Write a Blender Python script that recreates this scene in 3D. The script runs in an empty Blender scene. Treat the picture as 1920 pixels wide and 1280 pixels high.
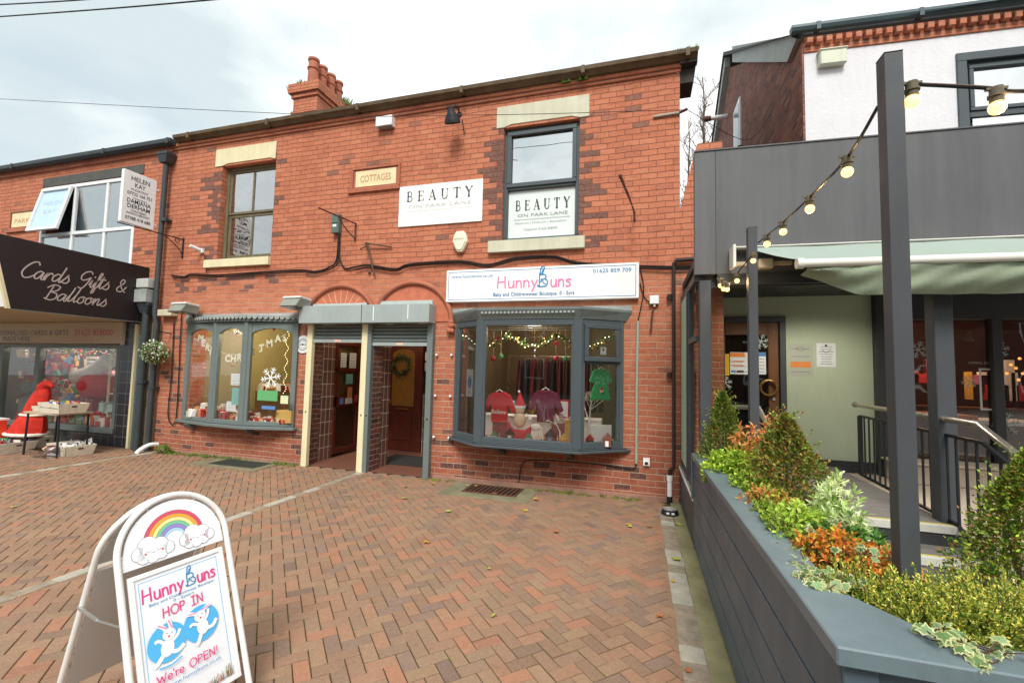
import bpy, bmesh, math, random
from mathutils import Vector, Matrix
random.seed(7)
R = math.radians
S = bpy.context.scene
COL = S.collection
# ------------------------------------------------------------------ camera
F_PX, CAM = 828.1, Vector((0, -6.01, 1.6))
RT = Vector((0.96030849, 0.27795655, 0.02340423))
UP = Vector((-0.00436562, -0.06891729, 0.99761282))
FW = Vector((-0.27890597, 0.95811824, 0.06496841))
cd = bpy.data.cameras.new('camera'); cam = bpy.data.objects.new('camera', cd); COL.objects.link(cam)
cd.sensor_fit = 'HORIZONTAL'; cd.sensor_width = 36; cd.lens = F_PX / 1920 * 36
cd.clip_start = .05; cd.clip_end = 600
m = Matrix((RT, UP, -FW)).transposed().to_4x4(); m.translation = CAM
cam.matrix_world = m; S.camera = cam
# ------------------------------------------------------------------ light
SUN_EL, SUN_AZ = R(48), R(10)          # azimuth from -Y (behind the camera) towards -X
sd = Vector((math.sin(SUN_AZ) * math.cos(SUN_EL), -math.cos(SUN_AZ) * math.cos(SUN_EL), math.sin(SUN_EL)))
ld = bpy.data.lights.new('sun', 'SUN'); ld.energy = 2.0; ld.angle = R(22); ld.color = (1, .96, .9)
lo = bpy.data.objects.new('sun', ld); COL.objects.link(lo)
lo.rotation_euler = (-sd).to_track_quat('-Z', 'Y').to_euler()
W = bpy.data.worlds.new('World'); S.world = W; W.use_nodes = True
nt = W.node_tree; nt.nodes.clear()
def wn(t, **k):
    n = nt.nodes.new(t)
    for a, b in k.items(): setattr(n, a, b)
    return n
wo = wn('ShaderNodeOutputWorld'); bg = wn('ShaderNodeBackground'); bg.inputs[1].default_value = .1
sky = wn('ShaderNodeTexSky', sky_type='NISHITA', sun_disc=False, sun_elevation=SUN_EL, sun_rotation=math.atan2(sd.x, sd.y), air_density=1.4, dust_density=2.5)
tc = wn('ShaderNodeTexCoord'); mp = wn('ShaderNodeMapping'); mp.inputs['Scale'].default_value = (1, 1, 2.2); mp.inputs['Location'].default_value = (.3, .1, .2)
no = wn('ShaderNodeTexNoise'); no.inputs['Scale'].default_value = 2.1; no.inputs['Detail'].default_value = 7; no.inputs['Roughness'].default_value = .52
nb = wn('ShaderNodeTexNoise'); nb.inputs['Scale'].default_value = 1.1; nb.inputs['Detail'].default_value = 5
cr = wn('ShaderNodeValToRGB'); e = cr.color_ramp.elements
e[0].position = .34; e[0].color = (4.1, 4.7, 4.9, 1); e[1].position = .64; e[1].color = (8.0, 8.1, 8.1, 1)
x = cr.color_ramp.elements.new(.45); x.color = (5.5, 5.9, 6.0, 1)
cv = wn('ShaderNodeValToRGB'); e = cv.color_ramp.elements
e[0].position = .22; e[0].color = (.45, .45, .45, 1); e[1].position = .36; e[1].color = (1, 1, 1, 1)
sx = wn('ShaderNodeSeparateXYZ'); ma = wn('ShaderNodeMath', operation='MULTIPLY_ADD'); ma.inputs[1].default_value = .17
mx = wn('ShaderNodeMixRGB'); L = nt.links.new
L(tc.outputs['Generated'], mp.inputs[0]); L(mp.outputs[0], no.inputs['Vector']); L(mp.outputs[0], nb.inputs['Vector'])
L(tc.outputs['Generated'], sx.inputs[0]); L(sx.outputs[0], ma.inputs[0]); L(no.outputs[0], ma.inputs[2]); L(ma.outputs[0], cr.inputs[0])
L(nb.outputs[0], cv.inputs[0]); L(cv.outputs[0], mx.inputs[0]); L(sky.outputs[0], mx.inputs[1]); L(cr.outputs[0], mx.inputs[2])
L(mx.outputs[0], bg.inputs[0]); L(bg.outputs[0], wo.inputs[0])
S.view_settings.view_transform = 'Standard'; S.view_settings.look = 'None'
S.view_settings.exposure = .84; S.view_settings.gamma = 1
S.render.engine = 'CYCLES'
# pixel -> point on a plane of the place (survey of the photograph)
def ray(px, py): return RT * (px - 960) - UP * (py - 640) + FW * F_PX
def PY(px, py, Y=0.):
    d = ray(px, py); p = CAM + d * ((Y - CAM.y) / d.y); return p.x, p.z
def PX(px, py, X):
    d = ray(px, py); p = CAM + d * (X / d.x); return p.y, p.z
def PG(px, py, Z=0.):
    d = ray(px, py); p = CAM + d * ((Z - 1.6) / d.z); return p.x, p.y
# ------------------------------------------------------------------ node helper
def lin(h):
    h = h.lstrip('#'); v = [int(h[i:i + 2], 16) / 255 for i in (0, 2, 4)]
    return tuple(c / 12.92 if c <= .04045 else ((c + .055) / 1.055) ** 2.4 for c in v)
class NT:
    def __init__(s, name):
        s.m = bpy.data.materials.new(name); s.m.use_nodes = True; s.t = s.m.node_tree; s.t.nodes.clear()
        s.out = s.n('ShaderNodeOutputMaterial'); s._g = None
    def n(s, t, **k):
        n = s.t.nodes.new(t)
        for a, b in k.items(): setattr(n, a, b)
        return n
    def put(s, sock, v):
        if hasattr(v, 'is_output'): s.t.links.new(v, sock)
        elif isinstance(v, (tuple, list)):
            sock.default_value = tuple(v) + ((1,) if len(v) == 3 and len(sock.default_value) == 4 else ())
        else: sock.default_value = v
    def M(s, op, a, b=0., c=0.):
        n = s.n('ShaderNodeMath', operation=op)
        s.put(n.inputs[0], a); s.put(n.inputs[1], b); s.put(n.inputs[2], c); return n.outputs[0]
    def geo(s, o='Position'):
        if not s._g: s._g = s.n('ShaderNodeNewGeometry')
        return s._g.outputs[o]
    def sep(s, v):
        n = s.n('ShaderNodeSeparateXYZ'); s.put(n.inputs[0], v); return n.outputs
    def com(s, a, b, c=0.):
        n = s.n('ShaderNodeCombineXYZ'); s.put(n.inputs[0], a); s.put(n.inputs[1], b); s.put(n.inputs[2], c); return n.outputs[0]
    def noise(s, scale, detail=3, rough=.55, vec=None, o=0):
        n = s.n('ShaderNodeTexNoise'); n.inputs['Scale'].default_value = scale; n.inputs['Detail'].default_value = detail
        n.inputs['Roughness'].default_value = rough; s.put(n.inputs['Vector'], vec if vec is not None else s.geo()); return n.outputs[o]
    def ramp(s, f, *st, const=False):
        n = s.n('ShaderNodeValToRGB'); cr = n.color_ramp
        if const: cr.interpolation = 'CONSTANT'
        while len(cr.elements) < len(st): cr.elements.new(.5)
        for i, (p, c) in enumerate(st):
            if not isinstance(c, (tuple, list)): c = (c, c, c)
            cr.elements[i].position = p; cr.elements[i].color = tuple(c) + (1,)
        s.put(n.inputs[0], f); return n.outputs[0]
    def mix(s, f, a, b, mode='MIX'):
        n = s.n('ShaderNodeMixRGB', blend_type=mode); s.put(n.inputs[0], f); s.put(n.inputs[1], a); s.put(n.inputs[2], b); return n.outputs[0]
    def bump(s, h, strength=.3, dist=.01):
        n = s.n('ShaderNodeBump'); n.inputs['Strength'].default_value = strength; n.inputs['Distance'].default_value = dist
        s.put(n.inputs['Height'], h); return n.outputs[0]
    def pr(s, col, rough=.6, metal=0., spec=.4, nrm=None, emit=None, es=0.):
        p = s.n('ShaderNodeBsdfPrincipled'); s.put(p.inputs['Base Color'], col); s.put(p.inputs['Roughness'], rough)
        p.inputs['Metallic'].default_value = metal; p.inputs['Specular IOR Level'].default_value = spec
        if nrm is not None: s.put(p.inputs['Normal'], nrm)
        if emit is not None: s.put(p.inputs['Emission Color'], emit); p.inputs['Emission Strength'].default_value = es
        s.t.links.new(p.outputs[0], s.out.inputs[0]); return p
MC = {}
def mat(name, col='#888888', rough=.6, var=.12, scale=6., bump=.15, bs=60., metal=0., spec=.35, emit=0., streak=0., k=1.):
    if name in MC: return MC[name]
    c = lin(col) if isinstance(col, str) else col
    c = tuple(v * k for v in c)
    t = NT(name); v = None
    if streak:
        x = t.sep(t.geo()); v = t.com(t.M('MULTIPLY', t.M('ADD', x[0], x[1]), 1.), 0., t.M('MULTIPLY', x[2], .08))
        nz = t.noise(scale * 3, 4, .6, v)
        base = t.mix(t.ramp(nz, (.35, 0.), (.75, 1.)), c, tuple(min(1, q * (1 - streak)) for q in c))
    else: base = c
    n1 = t.noise(scale, 5, .6)
    base = t.mix(t.ramp(n1, (.3, 0.), (.7, 1.)), base, t.mix(1., base, (1 - var, 1 - var, 1 - var), 'MULTIPLY'))
    gz = t.sep(t.geo()); gs = t.noise(2.2, 5, .7, t.com(t.M('MULTIPLY', gz[0], 6.), t.M('MULTIPLY', gz[1], 6.), t.M('MULTIPLY', gz[2], .7)))
    if var and not emit: base = t.mix(t.ramp(gs, (.5, 0.), (.78, min(.5, .12 + var * 1.6))), base, t.mix(1., base, (.72, .70, .66), 'MULTIPLY')); base = t.mix(t.ramp(t.noise(75, 3, .7), (.62, 0.), (.74, min(.4, var * 2))), base, t.mix(1., base, (.7, .68, .64), 'MULTIPLY'))
    rr = t.M('ADD', rough, t.M('MULTIPLY', t.M('SUBTRACT', n1, .5), .3))
    nr = t.bump(t.noise(bs, 3), bump, .004) if bump else None
    t.pr(base, rr, metal, spec, nr, emit=c if emit else None, es=emit)
    MC[name] = t.m; return t.m
def glass(name, tint=(1, 1, 1), boost=1.5, base=.04, wav=.02):
    if name in MC: return MC[name]
    t = NT(name); fr = t.n('ShaderNodeFresnel'); fr.inputs[0].default_value = 1.5
    nr = t.bump(t.noise(1.4, 2), wav, .3); t.put(fr.inputs['Normal'], nr)
    tr = t.n('ShaderNodeBsdfTransparent'); tr.inputs[0].default_value = tint + (1,)
    gl = t.n('ShaderNodeBsdfGlossy'); gl.inputs['Roughness'].default_value = .015; t.put(gl.inputs['Normal'], nr)
    mx = t.n('ShaderNodeMixShader'); t.put(mx.inputs[0], t.M('MINIMUM', t.M('MULTIPLY_ADD', fr.outputs[0], boost, base), 1.))
    t.t.links.new(tr.outputs[0], mx.inputs[1]); t.t.links.new(gl.outputs[0], mx.inputs[2]); t.t.links.new(mx.outputs[0], t.out.inputs[0])
    MC[name] = t.m; return t.m
def brick(name, zones=(), cols=None, mort_up='#7d4c38', mort_lo='#c3ab92', zsplit=2.9, bw=.2135, bh=.0805, lowdark=True):
    """brickwork by cell: every brick its own tone; zones = (x0,x1,z0,z1,amount) where burnt bricks are common"""
    t = NT(name); p = t.sep(t.geo()); nn = t.sep(t.geo('True Normal'))
    fy = t.M('GREATER_THAN', t.M('ABSOLUTE', nn[1]), .6)
    u = t.M('ADD', t.M('MULTIPLY', fy, p[0]), t.M('MULTIPLY', t.M('SUBTRACT', 1., fy), t.M('ADD', p[1], .116)))
    wob = t.M('MULTIPLY', t.M('SUBTRACT', t.noise(9, 2), .5), .010)
    wob2 = t.M('MULTIPLY', t.M('SUBTRACT', t.noise(1.3, 2), .5), .035)
    z = t.M('ADD', t.M('ADD', p[2], wob), wob2)
    rr = t.M('DIVIDE', z, bh); row = t.M('FLOOR', rr)
    off = t.M('MULTIPLY', t.M('FLOORED_MODULO', row, 2.), .5)
    jit = t.n('ShaderNodeTexWhiteNoise', noise_dimensions='1D'); t.put(jit.inputs['W'], row)
    off = t.M('ADD', off, t.M('MULTIPLY', jit.outputs[0], .12))
    cc = t.M('ADD', t.M('DIVIDE', t.M('ADD', u, wob), bw), off); ci = t.M('FLOOR', cc)
    wnn = t.n('ShaderNodeTexWhiteNoise', noise_dimensions='3D'); t.put(wnn.inputs['Vector'], t.com(ci, row, fy))
    r = wnn.outputs[0]; r2 = t.sep(wnn.outputs[1])
    dx = t.M('MINIMUM', t.M('FRACT', cc), t.M('SUBTRACT', 1., t.M('FRACT', cc)))
    dz = t.M('MINIMUM', t.M('FRACT', rr), t.M('SUBTRACT', 1., t.M('FRACT', rr)))
    edge = t.M('MINIMUM', t.M('MULTIPLY', dx, bw * 1.45), t.M('MULTIPLY', dz, bh))
    edge = t.M('ADD', edge, t.M('MULTIPLY', t.M('SUBTRACT', t.noise(70, 2), .5), .004))
    mm = t.ramp(edge, (.0032, 0.), (.0056, 1.))
    boost = 0.
    uc = t.M('MULTIPLY', t.M('SUBTRACT', t.M('ADD', ci, .5), off), bw)
    for (x0, x1, z0, z1, a) in zones:
        g = t.M('MULTIPLY', t.M('MULTIPLY', t.M('GREATER_THAN', uc, x0), t.M('LESS_THAN', uc, x1)),
                t.M('MULTIPLY', t.M('GREATER_THAN', p[2], z0), t.M('LESS_THAN', p[2], z1)))
        boost = t.M('ADD', boost, t.M('MULTIPLY', g, a))
    if lowdark: boost = t.M('ADD', boost, t.ramp(p[2], (0., .12), (.42, .05), (1., .0)))
    rz = t.M('ADD', r, boost)
    cols = cols or ((0, '#cc7b59'), (.2, '#cf7f5d'), (.4, '#ca7857'), (.58, '#d18260'), (.74, '#c67556'), (.93, '#bd7054'), (.975, '#a86a54'), (.992, '#8e6152'), (1.02, '#74524a'))
    base = t.ramp(rz, *[(a, tuple(v * .84 + .012 for v in lin(c))) for a, c in cols], const=True)
    # lower courses are browner and grimier than the sun-bleached upper wall
    lo = t.ramp(t.M('ADD', p[2], t.M('MULTIPLY', t.noise(1.1, 4), .9)), (.0, (.66, .56, .56)), (.95, (.80, .70, .68)), (1., (1, 1, 1))) if False else None
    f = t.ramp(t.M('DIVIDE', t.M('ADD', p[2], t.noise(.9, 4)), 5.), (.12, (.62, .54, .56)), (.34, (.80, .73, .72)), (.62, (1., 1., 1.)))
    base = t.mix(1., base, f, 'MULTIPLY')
    base = t.mix(t.ramp(t.noise(1.6, 5, .65), (.42, 0.), (.75, .35)), base, t.mix(1., base, (.74, .68, .68), 'MULTIPLY'))
    base = t.mix(t.ramp(t.noise(26, 4, .7), (.4, 0.), (.8, .35)), base, (.62, .33, .22))
    base = t.mix(t.ramp(t.noise(45, 4, .75), (.55, 0.), (.72, .45)), base, t.mix(1., base, (.55, .5, .5), 'MULTIPLY'))
    st = t.noise(1.0, 5, .65, t.com(t.M('MULTIPLY', u, 3.), 0., t.M('MULTIPLY', p[2], .35)))
    base = t.mix(t.ramp(st, (.48, 0.), (.75, .5)), base, t.mix(1., base, (.72, .66, .66), 'MULTIPLY'))
    zz = t.ramp(t.M('DIVIDE', t.M('ADD', p[2], t.M('MULTIPLY', t.noise(.7, 3), 1.2)), 8.), ((zsplit + .3) / 8, 0.), ((zsplit + .9) / 8, 1.))
    mo = t.mix(zz, lin(mort_lo), lin(mort_up)); mo = t.mix(t.ramp(t.noise(5, 4), (.35, 0.), (.7, .55)), mo, lin('#6d4a3a'))
    col = t.mix(mm, mo, base)
    sm = t.noise(7, 5, .75, t.com(t.M('MULTIPLY', u, .6), row, t.M('MULTIPLY', p[2], 2.)))
    base = t.mix(t.ramp(sm, (.52, 0.), (.66, .75)), base, t.mix(1., base, (.70, .60, .58), 'MULTIPLY'))
    col = t.mix(mm, mo, base)
    h = t.M('ADD', mm, t.M('MULTIPLY', t.noise(60, 4, .7), .8)); h = t.M('ADD', h, t.M('MULTIPLY', r2[0], .5))
    t.pr(col, .85, 0, .2, t.bump(h, .55, .008)); MC[name] = t.m; return t.m
# ------------------------------------------------------------------ mesh builder
class MB:
    def __init__(s, mt=None): s.v = []; s.f = []; s.fm = []; s.mats = []; s.d = mt; s.c = []
    def _m(s, mt):
        mt = mt or s.d
        if mt not in s.mats: s.mats.append(mt)
        return s.mats.index(mt)
    def add(s, vs, fs, mt=None):
        b = len(s.v); s.v += [tuple(v) for v in vs]; i = s._m(mt)
        for f in fs: s.f.append([b + k for k in f]); s.fm.append(i)
        return s
    def box(s, x0, x1, y0, y1, z0, z1, mt=None):
        return s.hexa([(x0, y0, z0), (x1, y0, z0), (x1, y1, z0), (x0, y1, z0), (x0, y0, z1), (x1, y0, z1), (x1, y1, z1), (x0, y1, z1)], mt)
    def hexa(s, p, mt=None):
        return s.add(p, [(0, 3, 2, 1), (4, 5, 6, 7), (0, 1, 5, 4), (1, 2, 6, 5), (2, 3, 7, 6), (3, 0, 4, 7)], mt)
    def obox(s, o, u, v, w, mt=None):
        o, u, v, w = map(Vector, (o, u, v, w)); return s.hexa([o, o + u, o + u + v, o + v, o + w, o + u + w, o + u + v + w, o + v + w], mt)
    def prism(s, pts, ext, mt=None):
        n = len(pts); e = Vector(ext); a = [Vector(p) for p in pts]; vs = a + [p + e for p in a]
        fs = [tuple(range(n))[::-1], tuple(range(n, 2 * n))] + [(i, (i + 1) % n, n + (i + 1) % n, n + i) for i in range(n)]
        return s.add(vs, fs, mt)
    def poly(s, pts, mt=None): return s.add(pts, [tuple(range(len(pts)))], mt)
    def cyl(s, p, q, r, n=10, mt=None, r2=None, caps=True):
        p = Vector(p); q = Vector(q); r2 = r if r2 is None else r2; d = (q - p).normalized()
        a = d.orthogonal().normalized(); b = d.cross(a); vs = []
        for c, rad in ((p, r), (q, r2)):
            for i in range(n):
                t = 2 * math.pi * i / n; vs.append(c + (a * math.cos(t) + b * math.sin(t)) * rad)
        fs = [(i, (i + 1) % n, n + (i + 1) % n, n + i) for i in range(n)]
        if caps: fs += [tuple(range(n))[::-1], tuple(range(n, 2 * n))]
        return s.add(vs, fs, mt)
    def tube(s, pts, r, n=7, mt=None, closed=False, rs=None):
        P = [Vector(p) for p in pts]; m = len(P); vs = []; a = None
        for i in range(m):
            if closed: d = P[(i + 1) % m] - P[i - 1]
            else: d = P[min(i + 1, m - 1)] - P[max(i - 1, 0)]
            d = d.normalized() if d.length > 1e-9 else Vector((0, 0, 1))
            a = d.orthogonal().normalized() if a is None else (a - d * a.dot(d)).normalized(); b = d.cross(a)
            rad = rs[i] if rs else r
            for k in range(n):
                t = 2 * math.pi * k / n; vs.append(P[i] + (a * math.cos(t) + b * math.sin(t)) * rad)
        fs = []
        for i in range(m if closed else m - 1):
            j = (i + 1) % m
            for k in range(n): fs.append((i * n + k, i * n + (k + 1) % n, j * n + (k + 1) % n, j * n + k))
        if not closed: fs += [tuple(range(n))[::-1], tuple(range((m - 1) * n, m * n))]
        return s.add(vs, fs, mt)
    def lathe(s, c, prof, n=16, mt=None, ax=None, sx=1., sy=1.):
        c = Vector(c); vs = []; fs = []
        for (r, z) in prof:
            for i in range(n):
                t = 2 * math.pi * i / n; v = Vector((r * math.cos(t) * sx, r * math.sin(t) * sy, z))
                if ax is not None: v = ax @ v
                vs.append(c + v)
        for j in range(len(prof) - 1):
            for i in range(n): fs.append((j * n + i, j * n + (i + 1) % n, (j + 1) * n + (i + 1) % n, (j + 1) * n + i))
        fs += [tuple(range(n))[::-1], tuple(range((len(prof) - 1) * n, len(prof) * n))]
        return s.add(vs, fs, mt)
    def ball(s, c, r, n=10, mt=None, sx=1., sy=1., sz=1.):
        k = max(4, n // 2 + 1)
        return s.lathe(c, [(max(r * math.sin(math.pi * j / k), r * .02), -r * sz * math.cos(math.pi * j / k)) for j in range(k + 1)], n, mt, None, sx, sy)
    def build(s, name, parent=None, smooth=False, bevel=0., solid=0., cols=None, calc=True, seg=1):
        me = bpy.data.meshes.new(name); me.from_pydata(s.v, [], s.f)
        for q in s.mats: me.materials.append(q)
        me.polygons.foreach_set('material_index', s.fm)
        if calc:
            b = bmesh.new(); b.from_mesh(me); bmesh.ops.recalc_face_normals(b, faces=b.faces); b.to_mesh(me); b.free()
        if smooth:
            me.polygons.foreach_set('use_smooth', [True] * len(me.polygons))
            me.set_sharp_from_angle(angle=R(40))
        if cols:
            a = me.color_attributes.new('Col', 'FLOAT_COLOR', 'POINT'); fl = []
            for c in cols: fl += list(c) + [1.]
            a.data.foreach_set('color', fl)
        o = bpy.data.objects.new(name, me); COL.objects.link(o)
        if parent: o.parent = parent; o.location = -wloc(parent)
        if bevel:
            q = o.modifiers.new('bevel', 'BEVEL'); q.width = bevel; q.segments = seg; q.limit_method = 'ANGLE'; q.angle_limit = R(50); q.harden_normals = False
        return o
def wloc(o):
    v = Vector(o.location)
    while o.parent: o = o.parent; v += Vector(o.location)
    return v
def tag(o, label=None, cat=None, group=None, kind=None):
    if label: o['label'] = label
    if cat: o['category'] = cat
    if group: o['group'] = group
    if kind: o['kind'] = kind
    return o
def thing(name, label, cat, loc=(0, 0, 0), group=None):
    o = bpy.data.objects.new(name, None); COL.objects.link(o); o.location = loc; o.empty_display_size = .1
    return tag(o, label, cat, group)
def catmull(p, k=6, closed=False):
    P = [Vector(q) for q in p]; n = len(P); out = []
    rng = range(n if closed else n - 1)
    for i in rng:
        if closed: a, b, c, d = P[i - 1], P[i], P[(i + 1) % n], P[(i + 2) % n]
        else: a, b, c, d = P[max(i - 1, 0)], P[i], P[i + 1], P[min(i + 2, n - 1)]
        for j in range(k):
            t = j / k; out.append(.5 * ((2 * b) + (c - a) * t + (2 * a - 5 * b + 4 * c - d) * t * t + (3 * b - a - 3 * c + d) * t ** 3))
    if not closed: out.append(P[-1])
    return out
# ---- flat drawing on a surface: origin o, unit u (right), w (up), n (out)
class Draw:
    def __init__(s, mb, o, u=(1, 0, 0), w=(0, 0, 1), n=(0, -1, 0)):
        s.mb = mb; s.o = Vector(o); s.u = Vector(u).normalized(); s.w = Vector(w).normalized(); s.n = Vector(n).normalized(); s.k = 0; s.st = .0002
    def P(s, x, y, lift=None): return s.o + s.u * x + s.w * y + s.n * (s.k * s.st if lift is None else lift)
    def poly(s, pts, mt): s.k += 1; s.mb.poly([s.P(*p) for p in pts], mt)
    def rect(s, x0, y0, x1, y1, mt): s.poly([(x0, y0), (x1, y0), (x1, y1), (x0, y1)], mt)
    def disc(s, x, y, r, mt, ry=None, n=24, rot=0.):
        ry = ry or r; pts = []
        for i in range(n):
            t = 2 * math.pi * i / n; a, b = r * math.cos(t), ry * math.sin(t)
            pts.append((x + a * math.cos(rot) - b * math.sin(rot), y + a * math.sin(rot) + b * math.cos(rot)))
        s.poly(pts, mt)
    def line(s, pts, wd, mt, smooth=0, closed=False):
        s.k += 1
        P = [Vector((p[0], p[1], 0)) for p in pts]
        if smooth: P = catmull(P, smooth, closed)
        n = len(P); vs = []
        for i in range(n):
            d = (P[(i + 1) % n] - P[i - 1]) if closed else (P[min(i + 1, n - 1)] - P[max(i - 1, 0)])
            d = d.normalized() if d.length > 1e-9 else Vector((1, 0, 0)); q = Vector((-d.y, d.x, 0)) * wd / 2
            if not closed and i == 0: P[0] = P[0] - d * wd * .3
            if not closed and i == n - 1: P[i] = P[i] + d * wd * .3
            vs += [s.P(*(P[i] + q).xy), s.P(*(P[i] - q).xy)]
        fs = [(2 * i, 2 * i + 1, 2 * ((i + 1) % n) + 1, 2 * ((i + 1) % n)) for i in range(n if closed else n - 1)]
        s.mb.add(vs, fs, mt)
    def frame(s, x0, y0, x1, y1, wd, mt):
        for a in ((x0, y0, x1, y0 + wd), (x0, y1 - wd, x1, y1), (x0, y0 + wd, x0 + wd, y1 - wd), (x1 - wd, y0 + wd, x1, y1 - wd)):
            s.rect(*a, mt); s.k -= 1
        s.k += 1
    def text(s, string, x, y, h, mt, width=None, align='LEFT', shear=0., bold=0.):
        """lettering of cap height h with its baseline at y; width fixes the total length"""
        s.k += 1
        cu = bpy.data.curves.new('lettering', 'FONT'); cu.body = string; cu.shear = shear; cu.offset = bold; cu.resolution_u = 2
        ob = bpy.data.objects.new('lettering', cu); COL.objects.link(ob)
        dg = bpy.context.evaluated_depsgraph_get(); me = bpy.data.meshes.new_from_object(ob.evaluated_get(dg))
        vs = [v.co.copy() for v in me.vertices]; fs = [tuple(p.vertices) for p in me.polygons]
        bpy.data.objects.remove(ob); bpy.data.curves.remove(cu); bpy.data.meshes.remove(me)
        if not vs: return
        x0 = min(v.x for v in vs); x1 = max(v.x for v in vs); sc = h / .69
        sx = width / (x1 - x0) if width else sc; tw = (x1 - x0) * sx
        ox = x - (tw if align == 'RIGHT' else tw / 2 if align == 'CENTER' else 0)
        s.mb.add([s.P(ox + (v.x - x0) * sx, y + v.y * sc) for v in vs], fs, mt)
    def glyphs(s, string, tab, x, y, h, mt, wd, sp=1., shear=0., smooth=4, width=None, rot=0.):
        adv = sum(tab[c][0] if c in tab else .6 for c in string) * sp
        sc = h; sxx = width / adv if width else sc; cx = 0.
        for c in string:
            if c in tab:
                for st in tab[c][1]:
                    k = st[-1] if isinstance(st[-1], (int, float)) else None; pts = st[:-1] if k is not None else st
                    q = [(x + (cx + a + shear * b) * sxx, y + b * sc + rot * (cx + a) * sxx) for a, b in pts]
                    s.line(q, (k if k is not None else wd) * sc, mt, smooth if len(pts) > 2 else 0)
            cx += (tab[c][0] if c in tab else .6) * sp
SCRIPT = {
 'C': (1.45, [[(1.6, 1.75), (1.35, 2.1), (.8, 1.9), (.3, 1.2), (.15, .5), (.5, .0), (1.0, .05), (1.5, .45)]]),
 'a': (1.05, [[(.9, .85), (.5, 1.0), (.1, .6), (.15, .1), (.5, .1), (.9, .9)], [(.9, .9), (.8, .2), (1.0, .0), (1.2, .3)]]),
 'r': (.9, [[(.0, .3), (.32, 1.0), (.2, .0)], [(.22, .3), (.45, .8), (.72, 1.0), (.85, .8)]]),
 'd': (1.1, [[(.9, .85), (.5, 1.0), (.1, .6), (.15, .1), (.5, .1), (.9, .7)], [(1.15, 2.0), (.85, .3), (1.0, .0), (1.25, .3)]]),
 's': (.85, [[(.0, .15), (.35, .6), (.6, 1.15), (.62, .9), (.85, .4), (.6, .0), (.15, .08)]]),
 'G': (1.5, [[(1.5, 1.8), (1.2, 2.1), (.6, 1.9), (.25, 1.3), (.5, .8), (1.1, 1.0), (1.45, 1.3)], [(1.45, 1.3), (1.2, .4), (.8, -.3), (.3, -.2)]]),
 'i': (.5, [[(0, .3), (.25, 1.0), (.2, .2), (.4, 0), (.65, .3)], [(.4, 1.4), (.46, 1.5)]]),
 'f': (.65, [[(0, .3), (.5, 1.2), (.75, 2.0), (.5, 2.0), (.3, .5), (.1, -.7), (.35, -.6), (.45, .0), (.8, .3)]]),
 't': (.6, [[(0, .3), (.45, 1.7), (.25, .4), (.4, 0), (.7, .3)], [(.05, 1.2), (.75, 1.3)]]),
 '&': (1.5, [[(1.35, .8), (.9, .1), (.3, .05), (.15, .5), (.7, 1.1), (.9, 1.6), (.6, 1.8), (.35, 1.4), (.7, .6), (1.35, .0)]]),
 'B': (1.5, [[(.6, 1.9), (.3, .0)], [(0, 1.6), (.6, 2.1), (1.35, 1.9), (1.15, 1.35), (.6, 1.1), (1.25, .9), (1.35, .3), (.8, -.05), (.1, .15)]]),
 'l': (.66, [[(.0, .3), (.42, 1.3), (.55, 2.1)], [(.55, 2.1), (.28, .6), (.36, .05), (.72, .3)]]),
 'o': (.95, [[(.55, 1.0), (.15, .7), (.15, .15), (.5, .0), (.8, .4), (.6, .95), (.9, .85), (1.1, .8)]]),
 'n': (1.05, [[(0, .3), (.3, 1.0), (.2, .0)], [(.22, .2), (.5, .85), (.8, .95), (.75, .2), (.9, 0), (1.15, .3)]]), ' ': (1.0, [])}
T_, t_ = .15, .05
SERIF = {
 'B': (1.05, [[(.2, 0), (.2, 1), T_], [(.2, 1), (.5, .98), (.62, .77), (.5, .56), (.2, .53), .08], [(.2, .53), (.55, .5), (.7, .27), (.55, .03), (.2, 0), .09], [(.05, .02), (.35, .02), t_], [(.05, .98), (.35, .98), t_]]),
 'E': (1.05, [[(.2, 0), (.2, 1), T_], [(.05, .97), (.68, .97), t_], [(.2, .53), (.52, .53), t_], [(.05, .03), (.72, .03), t_], [(.68, 1), (.7, .78), t_], [(.72, 0), (.75, .24), t_], [(.53, .43), (.53, .63), t_]]),
 'A': (1.1, [[(.08, 0), (.42, 1), t_], [(.42, 1), (.76, 0), T_], [(.2, .33), (.62, .33), t_], [(-.02, .02), (.2, .02), t_], [(.6, .02), (.9, .02), t_]]),
 'U': (1.15, [[(.2, 1), (.2, .3), T_], [(.2, .33), (.27, .08), (.48, 0), (.68, .08), (.76, .33), .08], [(.76, .3), (.76, 1), t_], [(.05, .97), (.35, .97), t_], [(.64, .97), (.88, .97), t_]]),
 'T': (1.05, [[(.4, 0), (.4, 1), T_], [(.05, .97), (.75, .97), t_], [(.04, 1), (.02, .77), t_], [(.76, 1), (.78, .77), t_], [(.25, .03), (.55, .03), t_]]),
 'Y': (.9, [[(.1, 1), (.42, .48), T_], [(.76, 1), (.42, .48), t_], [(.42, .5), (.42, 0), T_], [(-.02, .97), (.24, .97), t_], [(.64, .97), (.88, .97), t_], [(.28, .03), (.57, .03), t_]])}
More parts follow.
